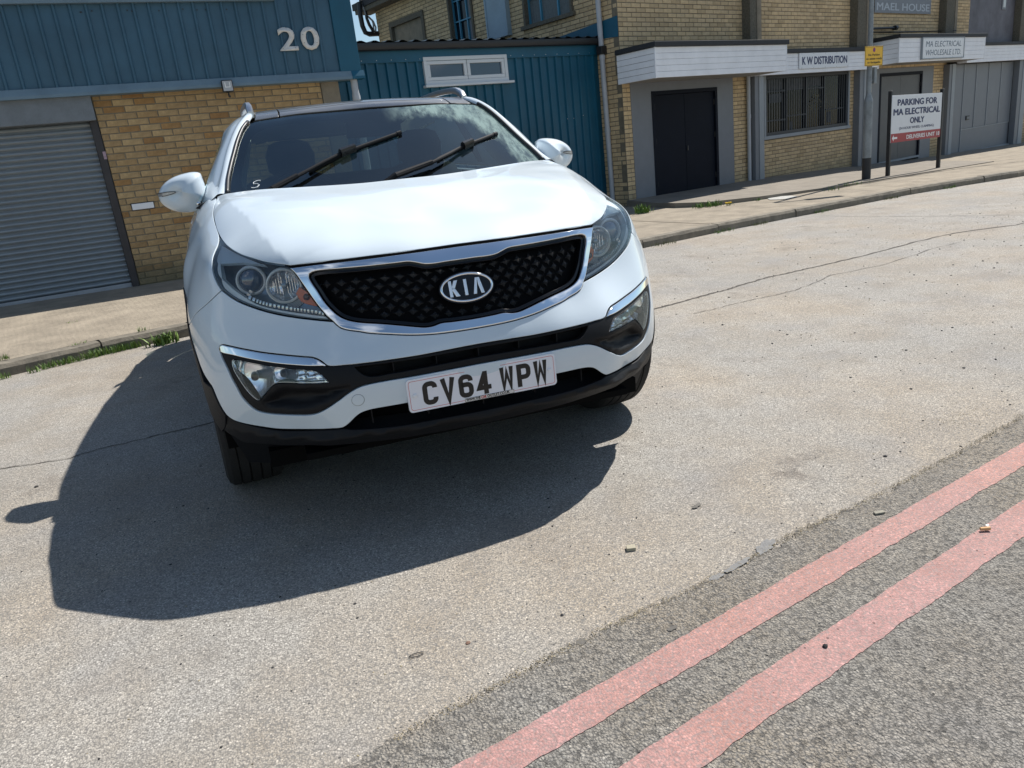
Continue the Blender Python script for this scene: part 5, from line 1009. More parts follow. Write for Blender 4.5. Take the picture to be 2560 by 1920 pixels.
# ---- wings (fenders)
fend = np.vstack([rev(seam), rev(lampout[:9]), arr('.752,.678,1.048 .758,.751,1.068 .762,.85,1.098 .758,.95,1.125 .752,1.04,1.146 .755,1.12,1.155 .79,1.22,1.14 .835,1.32,1.115 .855,1.385,1.095 .893,1.385,1.03 .91,1.385,.96 .928,1.385,.85 .93,1.385,.6 .925,1.385,.42'), arcp(.475, 172, 62, 14)])
for sg in SIDES: panel('front_wing', nose, [sided(T2(fend), sg)], m_paint, CAR, h=.022)
# ---- wheel arch cladding and lower lip
clad = np.vstack([arcp(.475, 172, 24, 20), arr('.863,.390,.544 .854,.371,.503 .844,.356,.468 .834,.345,.447 .846,.375,.40 .87,.43,.36'), arcp(.405, 8, 172, 22)])
for sg in SIDES: panel('arch_cladding', nose, [sided(T2(clad), sg)], m_bk, CAR, off=.004, depth=.07, h=.03, rnd_=.003)
lip = np.vstack([open_b[::-1], white_b[1:10], arr('.848,.372,.41 .866,.42,.39'), lip_b])
def lip_disp(p):
    P3 = nose(p); x = np.abs(P3[:, 0]); z = P3[:, 2]; zc = np.interp(x, [0, .3, .45, .49, .52, .65, .8], [.378, .386, .394, .392, .385, .388, .392])
    return np.where(z > zc, .024 * np.clip((zc + .03 - z) / .03, 0, 1), .024 - .03 * np.clip((zc - z) / .05, 0, 1)) * np.clip((.86 - x) / .2, .15, 1)
panel('lower_lip', nose, [both(lip)], m_bk, CAR, off=-.002, disp=lip_disp, depth=.09, h=.014, gap=.0008, rnd_=.003)
# ---- black fog lamp surround and intake bezel
def pdisp(p):
    q = T2(pocket); r = np.zeros(len(p))
    for s in SIDES:
        w = smooth(sided(q, s), .02); r = np.maximum(r, np.where(pip(p, w), np.clip(dpoly(p, w) / .030, 0, 1), 0))
    r = r * r * (3 - 2 * r); return -.034 * r
fogl = T2(np.vstack([fog_t, fog_rest])); inner = both(np.vstack([bez_t[::-1], rev(strip_b)[1:], bez_b[1:]])); ik = T2(intk)
panel('lower_bezel', nose, [inner, fogl, mir(fogl), np.vstack([ik, mir(ik)[::-1][1:-1]])], m_bk, CAR, off=-.003, disp=pdisp, h=.012, gap=.001, depth=.03, rnd_=.002, step=.01)
mb = MB()
for x in (-.30, -.15, .0, .15, .30): p = nose(T2([[x, .01, .6]]), -.05)[0]; mb.box(p, (.0018, 0, 0), (0, .03, 0), (0, 0, .02))
mb.box(nose(T2([[0, .01, .6]]), -.085)[0], (.40, 0, 0), (0, .004, 0), (0, 0, .03)); mb.build('intake_fin', m_bk, CAR)
mb = MB()
for x in (-.40, -.2, 0, .2, .40): p = nose(T2([[x, .01, .44]]), -.05)[0]; mb.box(p, (.0018, 0, 0), (0, .03, 0), (0, 0, .03))
mb.build('lower_intake_fin', m_bk, CAR)
for sg in SIDES:
    st = sided(T2(np.vstack([strip_t, rev(strip_b)[1:]])), sg); panel('chrome_strip', nose, [st], m_chrome, CAR, off=.003, h=.008, gap=.0008, rnd_=.003, depth=.006, step=.006)
    # fog lamp
    fg = sided(fogl, sg)
    fo = panel('fog_lamp', nose, [fg], m_lens, CAR, off=-.001, h=.014, gap=.0012, depth=.004)
    panel('lamp_rim', nose, [fg, inset(smooth(fg, .006) if area(smooth(fg, .006)) > 0 else smooth(fg, .006)[::-1], .0042)], m_chrome, fo, off=-.0025, h=.01, gap=.0012, step=.006, depth=.002, rnd_=.0008)
    def fdisp(p, sg=sg):
        P3 = nose(p); x = np.abs(P3[:, 0]); z = P3[:, 2]; d1 = ((x - .722) / .052) ** 2 + ((z - .595) / .075) ** 2; d2 = ((x - .635) / .042) ** 2 + ((z - .605) / .035) ** 2
        seg = .004 * np.floor(((x - .49) / .026) % 2); return -.018 - .034 * np.clip(1 - d1, 0, 1) ** .6 - .022 * np.clip(1 - d2, 0, 1) ** .6 - seg * (x < .60) - .004 * np.floor((z / .014) % 2) * (x < .60)
    rf = panel('reflector', nose, [fg], m_reflector, fo, off=-.0035, disp=fdisp, h=.0055, gap=.002, depth=.0, walls=False)
    c = smooth(fg, .006); mbw = MB(); A = nose(c, -.003); B = nose(c, -.03); mbw.loft([A, B], closed=True); mbw.build('reflector_wall', m_reflector, fo)
    mb = MB()
    for x, y, z, r_ in ((.722, .222, .592, .013), (.632, .147, .603, .011)):
        p = nose(T2([[sg * x, y, z]]), -.022)[0]; dd = np.array([0, -1., .0]); mb.tube([p + dd * -.03, p, p + dd * .006], [r_, r_, r_ * .7], 12)
    mb.build('bulb_cap', mat('bulb cap', (.10, .08, .07), .35, metal=.6), fo, auto=40)
# ---- chrome grille surround
go = np.vstack([hood_[:6] * [1, 1, 1] - [0, 0, .0065], lampin[1:], chrbot[1:]])
gi = both(gri)
panel('grille_surround', nose, [both(go), gi], m_chrome, CAR, off=.005, h=.008, gap=.0014, rnd_=.0035, depth=.02, step=.008)
gis = smooth(gi, .008); gis = gis if area(gis) > 0 else gis[::-1]; g2 = inset(gis, .0105)
panel('grille_rim', nose, [gis, g2], m_gloss, CAR, off=-.009, h=.008, gap=.0, presm=True, depth=.03, rnd_=.002)
GO = -.034
grille = panel('grille_mesh', nose, [gis], mat('grille black', (.002, .002, .0025), .6, spec=.06), CAR, off=GO, h=.03, gap=0, presm=True, walls=False)
smv, smf = [], []
ak = []
for q in range(4):
    for j in range(5):
        t = (q + j / 5) * math.pi / 2; ca, sa = math.cos(t), math.sin(t); ak.append((.0245 * math.copysign(abs(ca) ** 3.3, ca), .0166 * math.copysign(abs(sa) ** 3.3, sa)))
n_ = len(ak); smv = [(x, 0, z) for x, z in ak] + [(x * .9, -.002, z * .9) for x, z in ak] + [(0, -.011, 0)]
smf = [(i, (i + 1) % n_, n_ + (i + 1) % n_, n_ + i) for i in range(n_)] + [(n_ + i, n_ + (i + 1) % n_, 2 * n_) for i in range(n_)]
stud = bpy.data.meshes.new('grille_stud'); stud.from_pydata(smv, [], smf); stud.materials.append(mat('satin black stud', (.035, .037, .04), .22, coat=.6)); stud.polygons.foreach_set('use_smooth', [True] * len(stud.polygons)); stud.set_sharp_from_angle(angle=math.radians(30))
inn = inset(gis, .017)
for r_ in range(-6, 8):
    for k in range(-12, 13):
        x = k * .0475 + (.02375 if r_ % 2 else 0); z = .806 + r_ * .0235
        if (x / .098) ** 2 + ((z - .808) / .058) ** 2 < 1: continue
        ab = T2([[x, .08, z]]); 
        for _ in range(3): y_ = nose(ab)[0][1]; ab = T2([[x, y_, z]])
        if not pip(ab, inn)[0]: continue
        p = nose(ab, GO + .001)[0]; a_1 = nose(ab + [[.003, 0]], GO)[0] - nose(ab - [[.003, 0]], GO)[0]; b_1 = nose(ab + [[0, .003]], GO)[0] - nose(ab - [[0, .003]], GO)[0]
        a_1 /= np.linalg.norm(a_1); nn_ = np.cross(a_1, b_1); nn_ /= np.linalg.norm(nn_); b_1 = np.cross(nn_, a_1)
        if nn_[1] > 0: nn_ = -nn_
        o = bpy.data.objects.new('grille_stud', stud); COL.objects.link(o); o.parent = grille
        sk = math.radians(-9 if x > 0 else 9); Mx = Matrix(((a_1[0], -nn_[0], b_1[0], p[0]), (a_1[1], -nn_[1], b_1[1], p[1]), (a_1[2], -nn_[2], b_1[2], p[2]), (0, 0, 0, 1))); o.matrix_basis = Mx @ Matrix.Rotation(sk, 4, 'Y')
# ---- badge
def ell(a, b, n=48): return [(a * math.cos(2 * math.pi * k / n), b * math.sin(2 * math.pi * k / n)) for k in range(n)]
bc = np.array([0, .078, .808]) + np.array([0, .006, 0]); bn = np.array([0, -.965, .26]); bn /= np.linalg.norm(bn); bx = np.array([1., 0, 0]); by = np.cross(bn, bx); by = by if by[2] > 0 else -by
mb = MB(); mb.prism(ell(.095, .0525), -.03, .0035, bc, bx, by, bn); badge = mb.build('badge', m_gloss, CAR, auto=40)
mb = MB(); secs = []
for t in np.linspace(0, 2 * math.pi, 64, endpoint=False):
    c = np.array([math.cos(t), math.sin(t)]); sec = []
    for u in np.linspace(0, math.pi, 7): rr_ = .0044; a_, b2 = .0870 + rr_ * math.cos(u), .0450 + rr_ * math.cos(u); sec.append(bc + bx * a_ * c[0] + by * b2 * c[1] + bn * (.0035 + .0045 * math.sin(u)))
    secs.append(sec)
secs.append(secs[0]); mb.loft(secs); mb.build('badge_ring', m_chrome, badge, smooth=True)
def glyph(mb, polys, ox, sc_, z0, z1, O, X, Y, Z):
    for pl in polys: mb.prism([((x + ox) * sc_, y * sc_) for x, y in pl], z0, z1, O, X, Y, Z)
LK = [[(0, 0), (.24, 0), (.24, 1), (0, 1)], [(.24, .40), (.46, 0), (.80, 0), (.42, .56), (.24, .56)], [(.24, .46), (.42, .46), (.74, 1), (.44, 1), (.24, .62)]]
LI = [[(0, 0), (.24, 0), (.24, 1), (0, 1)]]; LA = [[(0, 0), (.26, 0), (.45, .98), (.45, 1), (.28, 1)], [(.45, .6), (.62, 0), (.88, 0), (.62, 1), (.45, 1)]]
for L_, ox in ((LK, -1.42), (LI, -.30), (LA, .32)):
    mb = MB(); glyph(mb, L_, ox * 1.05, .044, .0036, .0075, bc - by * .0262 + bx * .004, bx, by * 1.22, bn); mb.build('badge_letter', mat('bright badge silver', (.88, .89, .9), .22, metal=.7), badge, bevel=.0008, sides=1)
# ---- headlamps
lamp2 = T2(np.vstack([lampout, rev(lampin)[1:]]))
m_amber = mat('amber indicator', (.75, .16, .03), .25, coat=.5, bump=.3, bscale=150); m_proj = mat('projector lens', (.05, .07, .11), .02, spec=1., coat=1.)
m_led = mat('clear led block', (.55, .58, .6), .1, metal=.6)
m_ring = mat('brushed lamp ring', (.9, .88, .82), .3, metal=.0)
def onrow(x, z, off, y=.25):
    ab = T2([[x, y, z]])
    for _ in range(4): ab = T2([[x, nose(ab)[0][1], z]])
    return nose(ab, off)[0], ab
for sg in SIDES:
    L2 = sided(lamp2, sg); ls = smooth(L2, .009); ls = ls if area(ls) > 0 else ls[::-1]
    hl = panel('headlight', nose, [L2], m_lens, CAR, off=-.0005, h=.02, depth=.006, gap=.0022)
    i1 = inset(ls, .008)
    mb = MB(); mb.loft([nose(inset(ls, .003), -.004), nose(inset(ls, .006), -.02), nose(inset(ls, .012), -.075)], closed=True); mb.build('housing_wall', m_lampin_, hl, smooth=True)
    panel('housing', nose, [inset(ls, .010)], m_lampin_, hl, off=-.075, h=.03, gap=0, presm=True, walls=False)
    panel('seal', nose, [ls, inset(ls, .0045)], m_blackp, hl, off=-.006, h=.01, gap=.001, presm=True, depth=.004)
    fwd = np.array([.10 * sg, -.98, .02]); fwd /= np.linalg.norm(fwd)
    def ringof(c, r, t, l, m, nm, ribs=0):
        rx = np.cross(fwd, [0, 0, 1.]); rx /= np.linalg.norm(rx); rz = np.cross(rx, fwd); k = 40; secs = []
        for u, w in ((r, -l), (r, 0), (r + t * .5, .004), (r + t, 0), (r + t, -l)):
            secs.append([c + rx * u * math.cos(2 * math.pi * i / k) + rz * u * math.sin(2 * math.pi * i / k) + fwd * w for i in range(k)])
        mb = MB(); mb.loft(secs, closed=True); return mb.build(nm, m, hl, auto=40), rx, rz
    def dome(c, r, hgt, m, nm, par_, inward=False, n=28, k=8):
        rx = np.cross(fwd, [0, 0, 1.]); rx /= np.linalg.norm(rx); rz = np.cross(rx, fwd); secs = []
        for j in range(k + 1):
            t = j / k * math.pi / 2; rr_ = r * math.cos(t); w = hgt * math.sin(t) * (-1 if inward else 1); secs.append([c + rx * rr_ * math.cos(2 * math.pi * i / n) + rz * rr_ * math.sin(2 * math.pi * i / n) + fwd * w for i in range(n)])
        mb = MB(); mb.loft(secs, closed=True); return mb.build(nm, m, par_, smooth=True)
    # dipped beam projector (outer)
    c1, _ = onrow(sg * .697, .905, -.045); a, *_ = ringof(c1, .0400, .0095, .035, m_ring, 'projector_ring'); dome(c1 - fwd * .006, .0395, .022, m_proj, 'projector_lens', hl)
    # main beam bowl (inner)
    c2, _ = onrow(sg * .585, .880, -.032); ringof(c2, .0500, .0085, .045, m_ring, 'bowl_ring'); bw = dome(c2 - fwd * .002, .0495, .045, m_reflector, 'bowl', hl, True)
    mb = MB(); mb.tube([c2 - fwd * .045, c2 - fwd * .010, c2 - fwd * .008], [.010, .010, .006], 14); mb.build('bulb_shield', m_lampin_, hl, auto=40)
    rx = np.cross(fwd, [0, 0, 1.]); rx /= np.linalg.norm(rx); rz = np.cross(rx, fwd); mb = MB()
    for i in range(-4, 5):
        if abs(i) < 1: continue
        w = math.sqrt(max(0, 1 - (i / 5) ** 2)); mb.box(c2 + rx * i * .0085 - fwd * (.012 + .022 * w), rx * .0008, rz * .030 * w, fwd * .006)
    mb.build('bowl_fin', m_reflector, hl)
    mb = MB()
    for k in range(6):
        rr_ = .058 + k * .0045; pts_ = [c2 + rx * rr_ * math.cos(t) * (1) + rz * rr_ * math.sin(t) - fwd * (.004 + .001 * k) for t in np.linspace(math.radians(-65 if sg > 0 else -115) - .45 * 1, math.radians(-65 if sg > 0 else -115) + .45, 12)]
        mb.tube(pts_, .0012, 5)
    if sg > 0: pass
    mb.build('lamp_louvre', m_ring, hl)
    # amber indicator wedge towards the grille
    am = sided(T2(arr('.531,.215,.872 .545,.22,.850 .538,.20,.825 .515,.19,.812 .490,.17,.805 .485,.17,.818 .500,.185,.845')), sg); panel('indicator', nose, [am], m_amber, hl, off=-.022, h=.02, gap=.001, depth=.03)
    cA, _ = onrow(sg * .515, .838, -.018); dome(cA, .011, .009, mat('amber bulb', (.10, .03, .015), .2, coat=.6), 'indicator_bulb', hl)
    # daytime running strip: clear blocks on a silver ledge
    led = arr('.683,.30,.872 .700,.298,.852 .677,.28,.838 .640,.255,.822 .602,.23,.812 .565,.205,.803 .525,.18,.795 .49,.16,.788 .47,.15,.781')
    ctr = [onrow(sg * p[0], p[2] , -.020)[0] for p in smooth([q for q in led], .0135, closed=False)]
    for i, p in enumerate(ctr[:-1]):
        d = ctr[i + 1] - p; l = np.linalg.norm(d); d /= l; up__ = np.cross(d, fwd); up__ /= np.linalg.norm(up__); mb = MB(); mb.box(p + d * l / 2, d * l * .36, up__ * .0065, fwd * .005); mb.build('led_block', m_led, hl, bevel=.0012, sides=1)
    mb = MB(); mb.loft([[p + np.array([0, 0, -.009]) + fwd * .004 for p in ctr], [p + np.array([0, 0, -.012]) - fwd * .05 for p in ctr]]); mb.build('silver_ledge', m_silver, hl)
    # frosted upper trim
    ut = sided(T2(arr('.756,.56,1.008 .77,.49,.975 .765,.44,.95 .735,.40,.955 .70,.37,.958 .66,.335,.952 .62,.30,.944 .655,.345,.960 .70,.42,.980 .735,.5,1.0')), sg); panel('upper_trim', nose, [ut], mat('pale lamp trim', (.72, .77, .77), .3, metal=.15), hl, off=-.014, h=.02, gap=.001, depth=.01)
    lt = sided(T2(arr('.70,.298,.846 .677,.28,.829 .640,.255,.813 .602,.23,.803 .565,.205,.794 .525,.18,.786 .49,.16,.779 .465,.15,.773 .458,.14,.764 .506,.161,.771 .554,.191,.781 .602,.223,.792 .649,.255,.807 .687,.283,.823 .724,.314,.842 .748,.34,.860 .768,.372,.885 .775,.39,.93 .765,.44,.97 .757,.42,.92 .74,.36,.885')), sg); panel('lower_trim', nose, [lt], MATS['pale lamp trim'], hl, off=-.012, h=.02, gap=.001, depth=.02)
    # towing eye cap (car's right side only is visible, as in the photo)
tc_ = T2(arr('.415,.024,.512')); tcl = [tuple((tc_[0] * [-1, 1]) + np.array([.0165 * math.cos(t), .0165 * math.sin(t)])) for t in np.linspace(0, 2 * math.pi, 28, endpoint=False)]
panel('towing_eye_cap', nose, [tcl], m_paint, CAR, off=.0012, h=.02, gap=.0, rnd_=.0008, depth=.002)
tcl2 = [tuple((tc_[0] * [-1, 1]) + np.array([.0172 * math.cos(t), .0172 * math.sin(t)])) for t in np.linspace(0, 2 * math.pi, 28, endpoint=False)]
panel('cap_gap', nose, [tcl2], m_blackp, CAR, off=.0004, h=.02, gap=.0, walls=False)
# ---- number plate
PT = .0350; pn = np.array([0, -math.cos(PT), -math.sin(PT)]); pn = np.array([0, -math.cos(PT), math.sin(PT)]); pu = np.array([0, math.sin(PT), math.cos(PT)]); pc = np.array([0, -.002, .498]); px_ = np.array([1., 0, 0])
def rrect(w, h, r, n=5): return [(sx * (w - r) + r * math.cos(a), sy * (h - r) + r * math.sin(a)) for sx, sy, a0 in ((1, 1, 0), (-1, 1, 90), (-1, -1, 180), (1, -1, 270)) for a in [math.radians(a0 + 90 * k / n) for k in range(n + 1)]]
mb = MB(); mb.prism(rrect(.26, .0555, .012), -.012, .0, pc, px_, pu, pn); plate = mb.build('number_plate', mat('plate white acrylic', (.80, .80, .84), .25, coat=.3), CAR, label='white plate with black characters')
m_redl = mat('red plate line', (.6, .03, .03), .4); m_chr = mat('plate black', (.010, .009, .009), .35)
o = rrect(.2535, .049, .009); i_ = rrect(.2522, .0477, .008); n_ = len(o); mb = MB(); mb.add([pc + px_ * x + pu * y + pn * .0004 for x, y in o + i_], [(k, (k + 1) % n_, n_ + (k + 1) % n_, n_ + k) for k in range(n_) if not (abs((o[k][0] + o[(k + 1) % n_][0]) / 2) < .13 and o[k][1] < 0 and abs(o[k][0]) > .3)]); mb.build('border_line', m_redl, plate)
SW = .0162
def stroke(mb, pts, w=SW, zz=0.):
    """flat thick polyline with mitred joints"""
    pts = [np.array(p, float) for p in pts]; Lq, Rq = [], []
    for i, p in enumerate(pts):
        a = pts[i] - pts[i - 1] if i else pts[1] - pts[0]; b = pts[i + 1] - pts[i] if i < len(pts) - 1 else a; a = a / np.linalg.norm(a); b = b / np.linalg.norm(b); na, nb2 = np.array([-a[1], a[0]]), np.array([-b[1], b[0]]); m_ = na + nb2; m_ /= np.linalg.norm(m_); k = w / 2 / max(.35, m_ @ na); Lq.append(p + m_ * k); Rq.append(p - m_ * k)
    n = len(pts); z0 = .0006 + zz; v = [pc + px_ * q[0] + pu * q[1] + pn * z0 for q in Lq + Rq]; mb.add(v, [(i, i + 1, n + i + 1, n + i) for i in range(n - 1)])
def arcq(cx, cy, r, a0, a1, n=6): return [(cx + r * math.cos(math.radians(a)), cy + r * math.sin(math.radians(a))) for a in np.linspace(a0, a1, n)]
h2, w2 = .0395, .025; s2 = SW / 2; r0 = .013
def G(ch, ox):
    mb = MB(); q = lambda l: [(x + ox, y) for x, y in l]; X_, Y_ = w2 - s2, h2 - s2
    if ch == 'C': stroke(mb, q([(X_, .016)] + arcq(X_ - r0, Y_ - r0, r0, 0, 90) + arcq(-X_ + r0, Y_ - r0, r0, 90, 180) + arcq(-X_ + r0, -Y_ + r0, r0, 180, 270) + arcq(X_ - r0, -Y_ + r0, r0, 270, 360) + [(X_, -.016)]))
    if ch == 'V': stroke(mb, q([(-w2 + s2, h2), (0, -h2 + .004), (w2 - s2, h2)]))
    if ch == '6':
        stroke(mb, q([(X_, .0155)] + arcq(X_ - r0, Y_ - r0, r0, 0, 90) + arcq(-X_ + r0, Y_ - r0, r0, 90, 180) + arcq(-X_ + r0, -Y_ + r0, r0, 180, 270) + arcq(X_ - r0, -Y_ + r0, r0, 270, 360) + arcq(X_ - r0, .005 - r0, r0, 0, 90) + [(-X_ + .002, .005)]))
    if ch == '4': stroke(mb, q([(.007, -h2), (.007, h2)]), zz=.0002); stroke(mb, q([(.007, h2 - .004), (-X_ + .001, -.0165), (w2 + .001, -.0165)]))
    if ch == 'W': stroke(mb, q([(-w2 + s2, h2), (-.0125, -h2 + .006), (0, .022), (.0125, -h2 + .006), (w2 - s2, h2)]), .0150)
    if ch == 'P': stroke(mb, q([(-X_, -h2), (-X_, h2)]), zz=.0002); stroke(mb, q([(-X_ + .002, Y_)] + arcq(X_ - r0, Y_ - r0, r0, 90, 0) + arcq(X_ - r0, .0 + r0 - .006, r0, 0, -90) + [(-X_ + .002, -.006)]))
    mb.build('plate_character', m_chr, plate)
x_ = -.2095 + .025
for ch in 'CV64 WPW':
    if ch == ' ': x_ += .033 - .011; continue
    G(ch, x_); x_ += .061
for sx in (-1, 1):
    for q, r_ in ((0, .0065),): mb = MB(); mb.tube([pc + px_ * sx * .236 + pn * .0, pc + px_ * sx * .236 + pn * .003, pc + px_ * sx * .236 + pn * .0045], [.0075, .0072, .004], 16); mb.build('plate_bolt', mat('bolt cap white', (.78, .78, .8), .3), plate, auto=40)
sc0 = pc - pu * .0485 + px_ * .015; mb = MB(); mb.box(sc0 + pn * .0008, px_ * .088, pu * .0064, pn * .0003); stk = mb.build('dealer_strip', mat('dealer strip', (.70, .66, .62), .4), plate)
for txt, x0, w_, mm in (('WWW.THE', -.058, .050, m_chr), ('CAR', -.021, .019, m_redl), ('OUTLET.CO.UK', .031, .080, m_chr)): text_mesh('lettering', txt, mm, stk, sc0 + px_ * x0 - pu * .0035 + pn * .0012, px_, pu, pn, .0088, width=w_, bold=.06, ext=.0001)
mb = MB()
for q in ((-.086, .0, .0005, .0062), (.086, .0, .0005, .0062)): mb.box(sc0 + px_ * q[0] + pn * .0012, px_ * q[2], pu * q[3], pn * .0001)
for q in (.0058, -.0058): mb.box(sc0 + pu * q + pn * .0012, px_ * .0855, pu * .0005, pn * .0001)
mb.build('strip_border', m_chr, stk)
# ---- windscreen, frit, roof
ws_half = [(0, .90), (.35, .915), (.60, .955), (.695, 1.03), (.70, 1.10), (.690, 1.188), (.666, 1.295), (.646, 1.357), (.626, 1.42), (.607, 1.469), (.588, 1.51), (.562, 1.545), (.530, 1.556), (.45, 1.548), (.30, 1.525), (.15, 1.508), (0, 1.50)]
def both2(h): a = np.array(h, float); return np.vstack([a, mir(a)[::-1][1:-1]])
wsl = smooth(both2(ws_half), .03); wsl = wsl if area(wsl) > 0 else wsl[::-1]
wsc = panel('windscreen', top, [wsl], m_ws, CAR, h=.05, gap=.004, presm=True, depth=.004)
fr_in = [(0, 1.012), (.30, 1.02), (.50, 1.045), (.60, 1.08), (.632, 1.12), (.628, 1.20), (.607, 1.29), (.585, 1.36), (.555, 1.43), (.515, 1.468), (.45, 1.475), (.30, 1.452), (.16, 1.436), (.13, 1.40), (0, 1.395)]
frl = smooth(both2(fr_in), .02)
panel('black_border', top, [wsl, frl], mat('printed black border', (.012, .012, .014), .25, noise=.3, nscale=20), wsc, off=-.006, h=.05, gap=.006, presm=True, depth=.0, walls=False)
rx_ = [.520, .515, .525, .525, .505, .485]; ry_ = [1.63, 1.75, 2.3, 3.0, 3.5, 3.95]
m_roof = mat('dusty black roof', (.022, .023, .027), .16, coat=.7, noise=.9, nscale=1.8, col2=(.13, .12, .10), rvar=.35)
panel('roof_header', top, [smooth(both2([(0, 1.513), (.15, 1.521), (.30, 1.538), (.415, 1.554), (.41, 1.63), (.3, 1.61), (0, 1.60)]), .04)], m_roof, CAR, h=.08, gap=.0025, presm=True, depth=.02, rnd_=.003)
panel('sunroof_panel', top, [smooth(both2([(0, 1.60), (.3, 1.61), (.41, 1.63), (.42, 2.3), (.42, 3.0), (.40, 3.9), (0, 3.98)]), .04)], m_roof, CAR, h=.08, gap=.003, presm=True, depth=.02, rnd_=.004)
for sg in SIDES: panel('roof_side_panel', top, [smooth(sided(np.array([(.415, 1.554), (.530, 1.571)] + list(zip(rx_, ry_)) + [(.40, 3.9), (.42, 3.0), (.42, 2.3), (.41, 1.63)]), sg), .04)], m_roof, CAR, h=.08, gap=.0025, presm=True, depth=.02, rnd_=.003)
False and panel('roof', top, [smooth(both2([(0, 1.513)]), .04)], mat('dusty black roof', (.022, .023, .027), .16, coat=.7, noise=.9, nscale=1.8, col2=(.13, .12, .10), rvar=.35), CAR, h=.08, gap=.003, presm=True, depth=.02, rnd_=.004)
# pillars and roof sides
wsE = [(.705, 1.075), (.702, 1.10), (.692, 1.188), (.668, 1.295), (.648, 1.357), (.628, 1.42), (.609, 1.469), (.590, 1.512), (.562, 1.556), (.530, 1.62), (.522, 1.75), (.532, 2.3), (.532, 3.0), (.512, 3.5), (.492, 3.95)]
outr = arr('.748,1.075,1.150 .742,1.102,1.158 .73,1.192,1.190 .708,1.27,1.243 .684,1.363,1.307 .660,1.429,1.356 .632,1.493,1.404 .610,1.537,1.436 .585,1.587,1.464 .561,1.64,1.486 .560,1.80,1.500 .574,2.3,1.514 .574,3.0,1.508 .554,3.5,1.478 .534,3.95,1.42')
belt = arr('.775,1.085,1.10 .80,1.15,1.10 .828,1.25,1.095 .80,1.36,1.175 .75,1.46,1.27 .725,1.53,1.315 .70,1.60,1.36 .685,1.65,1.395 .675,1.70,1.42 .668,1.78,1.437 .668,1.90,1.447 .675,2.3,1.457 .675,3.0,1.45 .655,3.5,1.41 .64,3.95,1.34')
for sg in SIDES:
    secs = []
    for (x, y), o_, b in zip(wsE, outr, belt):
        a = top([[x, y]], .002)[0]; a = np.array([a[0], a[1], a[2] - .004]); a2 = a + np.array([.002, 0, .010]); m1_ = a * .55 + o_ * .45 + np.array([.004, -.004, .013]); m2_ = a * .2 + o_ * .8 + np.array([.003, -.003, .010]); e2 = o_ * .55 + b * .45 + np.array([.012, 0, .006]); e1 = o_ * .8 + b * .2 + np.array([.008, 0, .006])
        s_ = [np.array([sg, 1, 1]) * p for p in (a, a2, m1_, m2_, o_ + [.002, 0, .0015], e1, e2, b)]; secs.append(s_ if sg > 0 else s_[::-1])
    mb = MB(); mb.loft(secs); o = mb.build('screen_pillar', m_paint, CAR, smooth=True); sm = o.modifiers.new('s', 'SUBSURF'); sm.levels = sm.render_levels = 1
    mb = MB(); mb.tube([top([[sg * (x - .004), y]], .007)[0] for x, y in smooth([np.array(q) for q in wsE[:9]], .03, closed=False)], .0085, 8); mb.build('screen_seal', m_blackp, CAR, smooth=True)
    # black plastic corner at the foot of the pillar
    mb = MB(); mb.tube([(sg * .700, 1.064, 1.150), (sg * .722, 1.084, 1.155), (sg * .742, 1.106, 1.156)], [.008, .011, .006], 8); mb.build('cowl_corner', m_blackp, CAR, smooth=True)
    # side glass, black window frames
    ys = [1.24, 1.38, 1.53, 1.70, 2.3, 3.0, 3.5, 3.95]; bt = [[.822, 1.24, 1.128], [.818, 1.38, 1.13], [.82, 1.53, 1.13], [.82, 1.70, 1.13], [.822, 2.3, 1.135], [.815, 3.0, 1.15], [.79, 3.5, 1.175], [.76, 3.9, 1.20]]
    tp = [[.815, 1.24, 1.135], [.775, 1.38, 1.213], [.727, 1.53, 1.313], [.677, 1.70, 1.417], [.673, 2.3, 1.454], [.673, 3.0, 1.447], [.653, 3.5, 1.408], [.638, 3.9, 1.345]]
    mb = MB(); mb.loft([[np.array(p) * [sg, 1, 1] for p in bt], [(np.array(p) * .5 + np.array(q) * .5 + [.012, 0, 0]) * [sg, 1, 1] for p, q in zip(bt, tp)], [np.array(p) * [sg, 1, 1] for p in tp]]); mb.build('side_window', m_sg, CAR, smooth=True)
    mb = MB()
    for y0, y1 in ((2.40, 2.50), (3.36, 3.44)):
        for k in (0,): mb.loft([[np.array([sg * (.826 - .155 * t), y, 1.13 + .32 * t]) for t in (0, .35, .7, 1.)] for y in (y0, y1)])
    mb.build('window_pillar', m_gloss, CAR)
    mb = MB(); mb.tube([np.array(p) * [sg, 1, 1] + [sg * .004, 0, 0] for p in bt], .008, 6); mb.build('window_trim', m_chrome, CAR, smooth=True)
    # roof rail: an arc standing off the roof
    rr_ = arr('.535,1.705,1.496 .536,1.74,1.520 .537,1.82,1.541 .540,2.05,1.560 .550,2.6,1.572 .548,3.1,1.562 .536,3.5,1.535 .528,3.72,1.500 .525,3.78,1.47'); secs = []
    for p in smooth([q for q in rr_], .06, closed=False): p = p * [sg, 1, 1]; secs.append([p + [dx, 0, dz] for dx, dz in ((-.014, -.016), (-.016, .004), (-.009, .014), (.009, .014), (.016, .004), (.014, -.016))])
    mb = MB(); mb.loft(secs, closed=True, cap=True); mb.build('roof_rail', m_silver, CAR, auto=50)
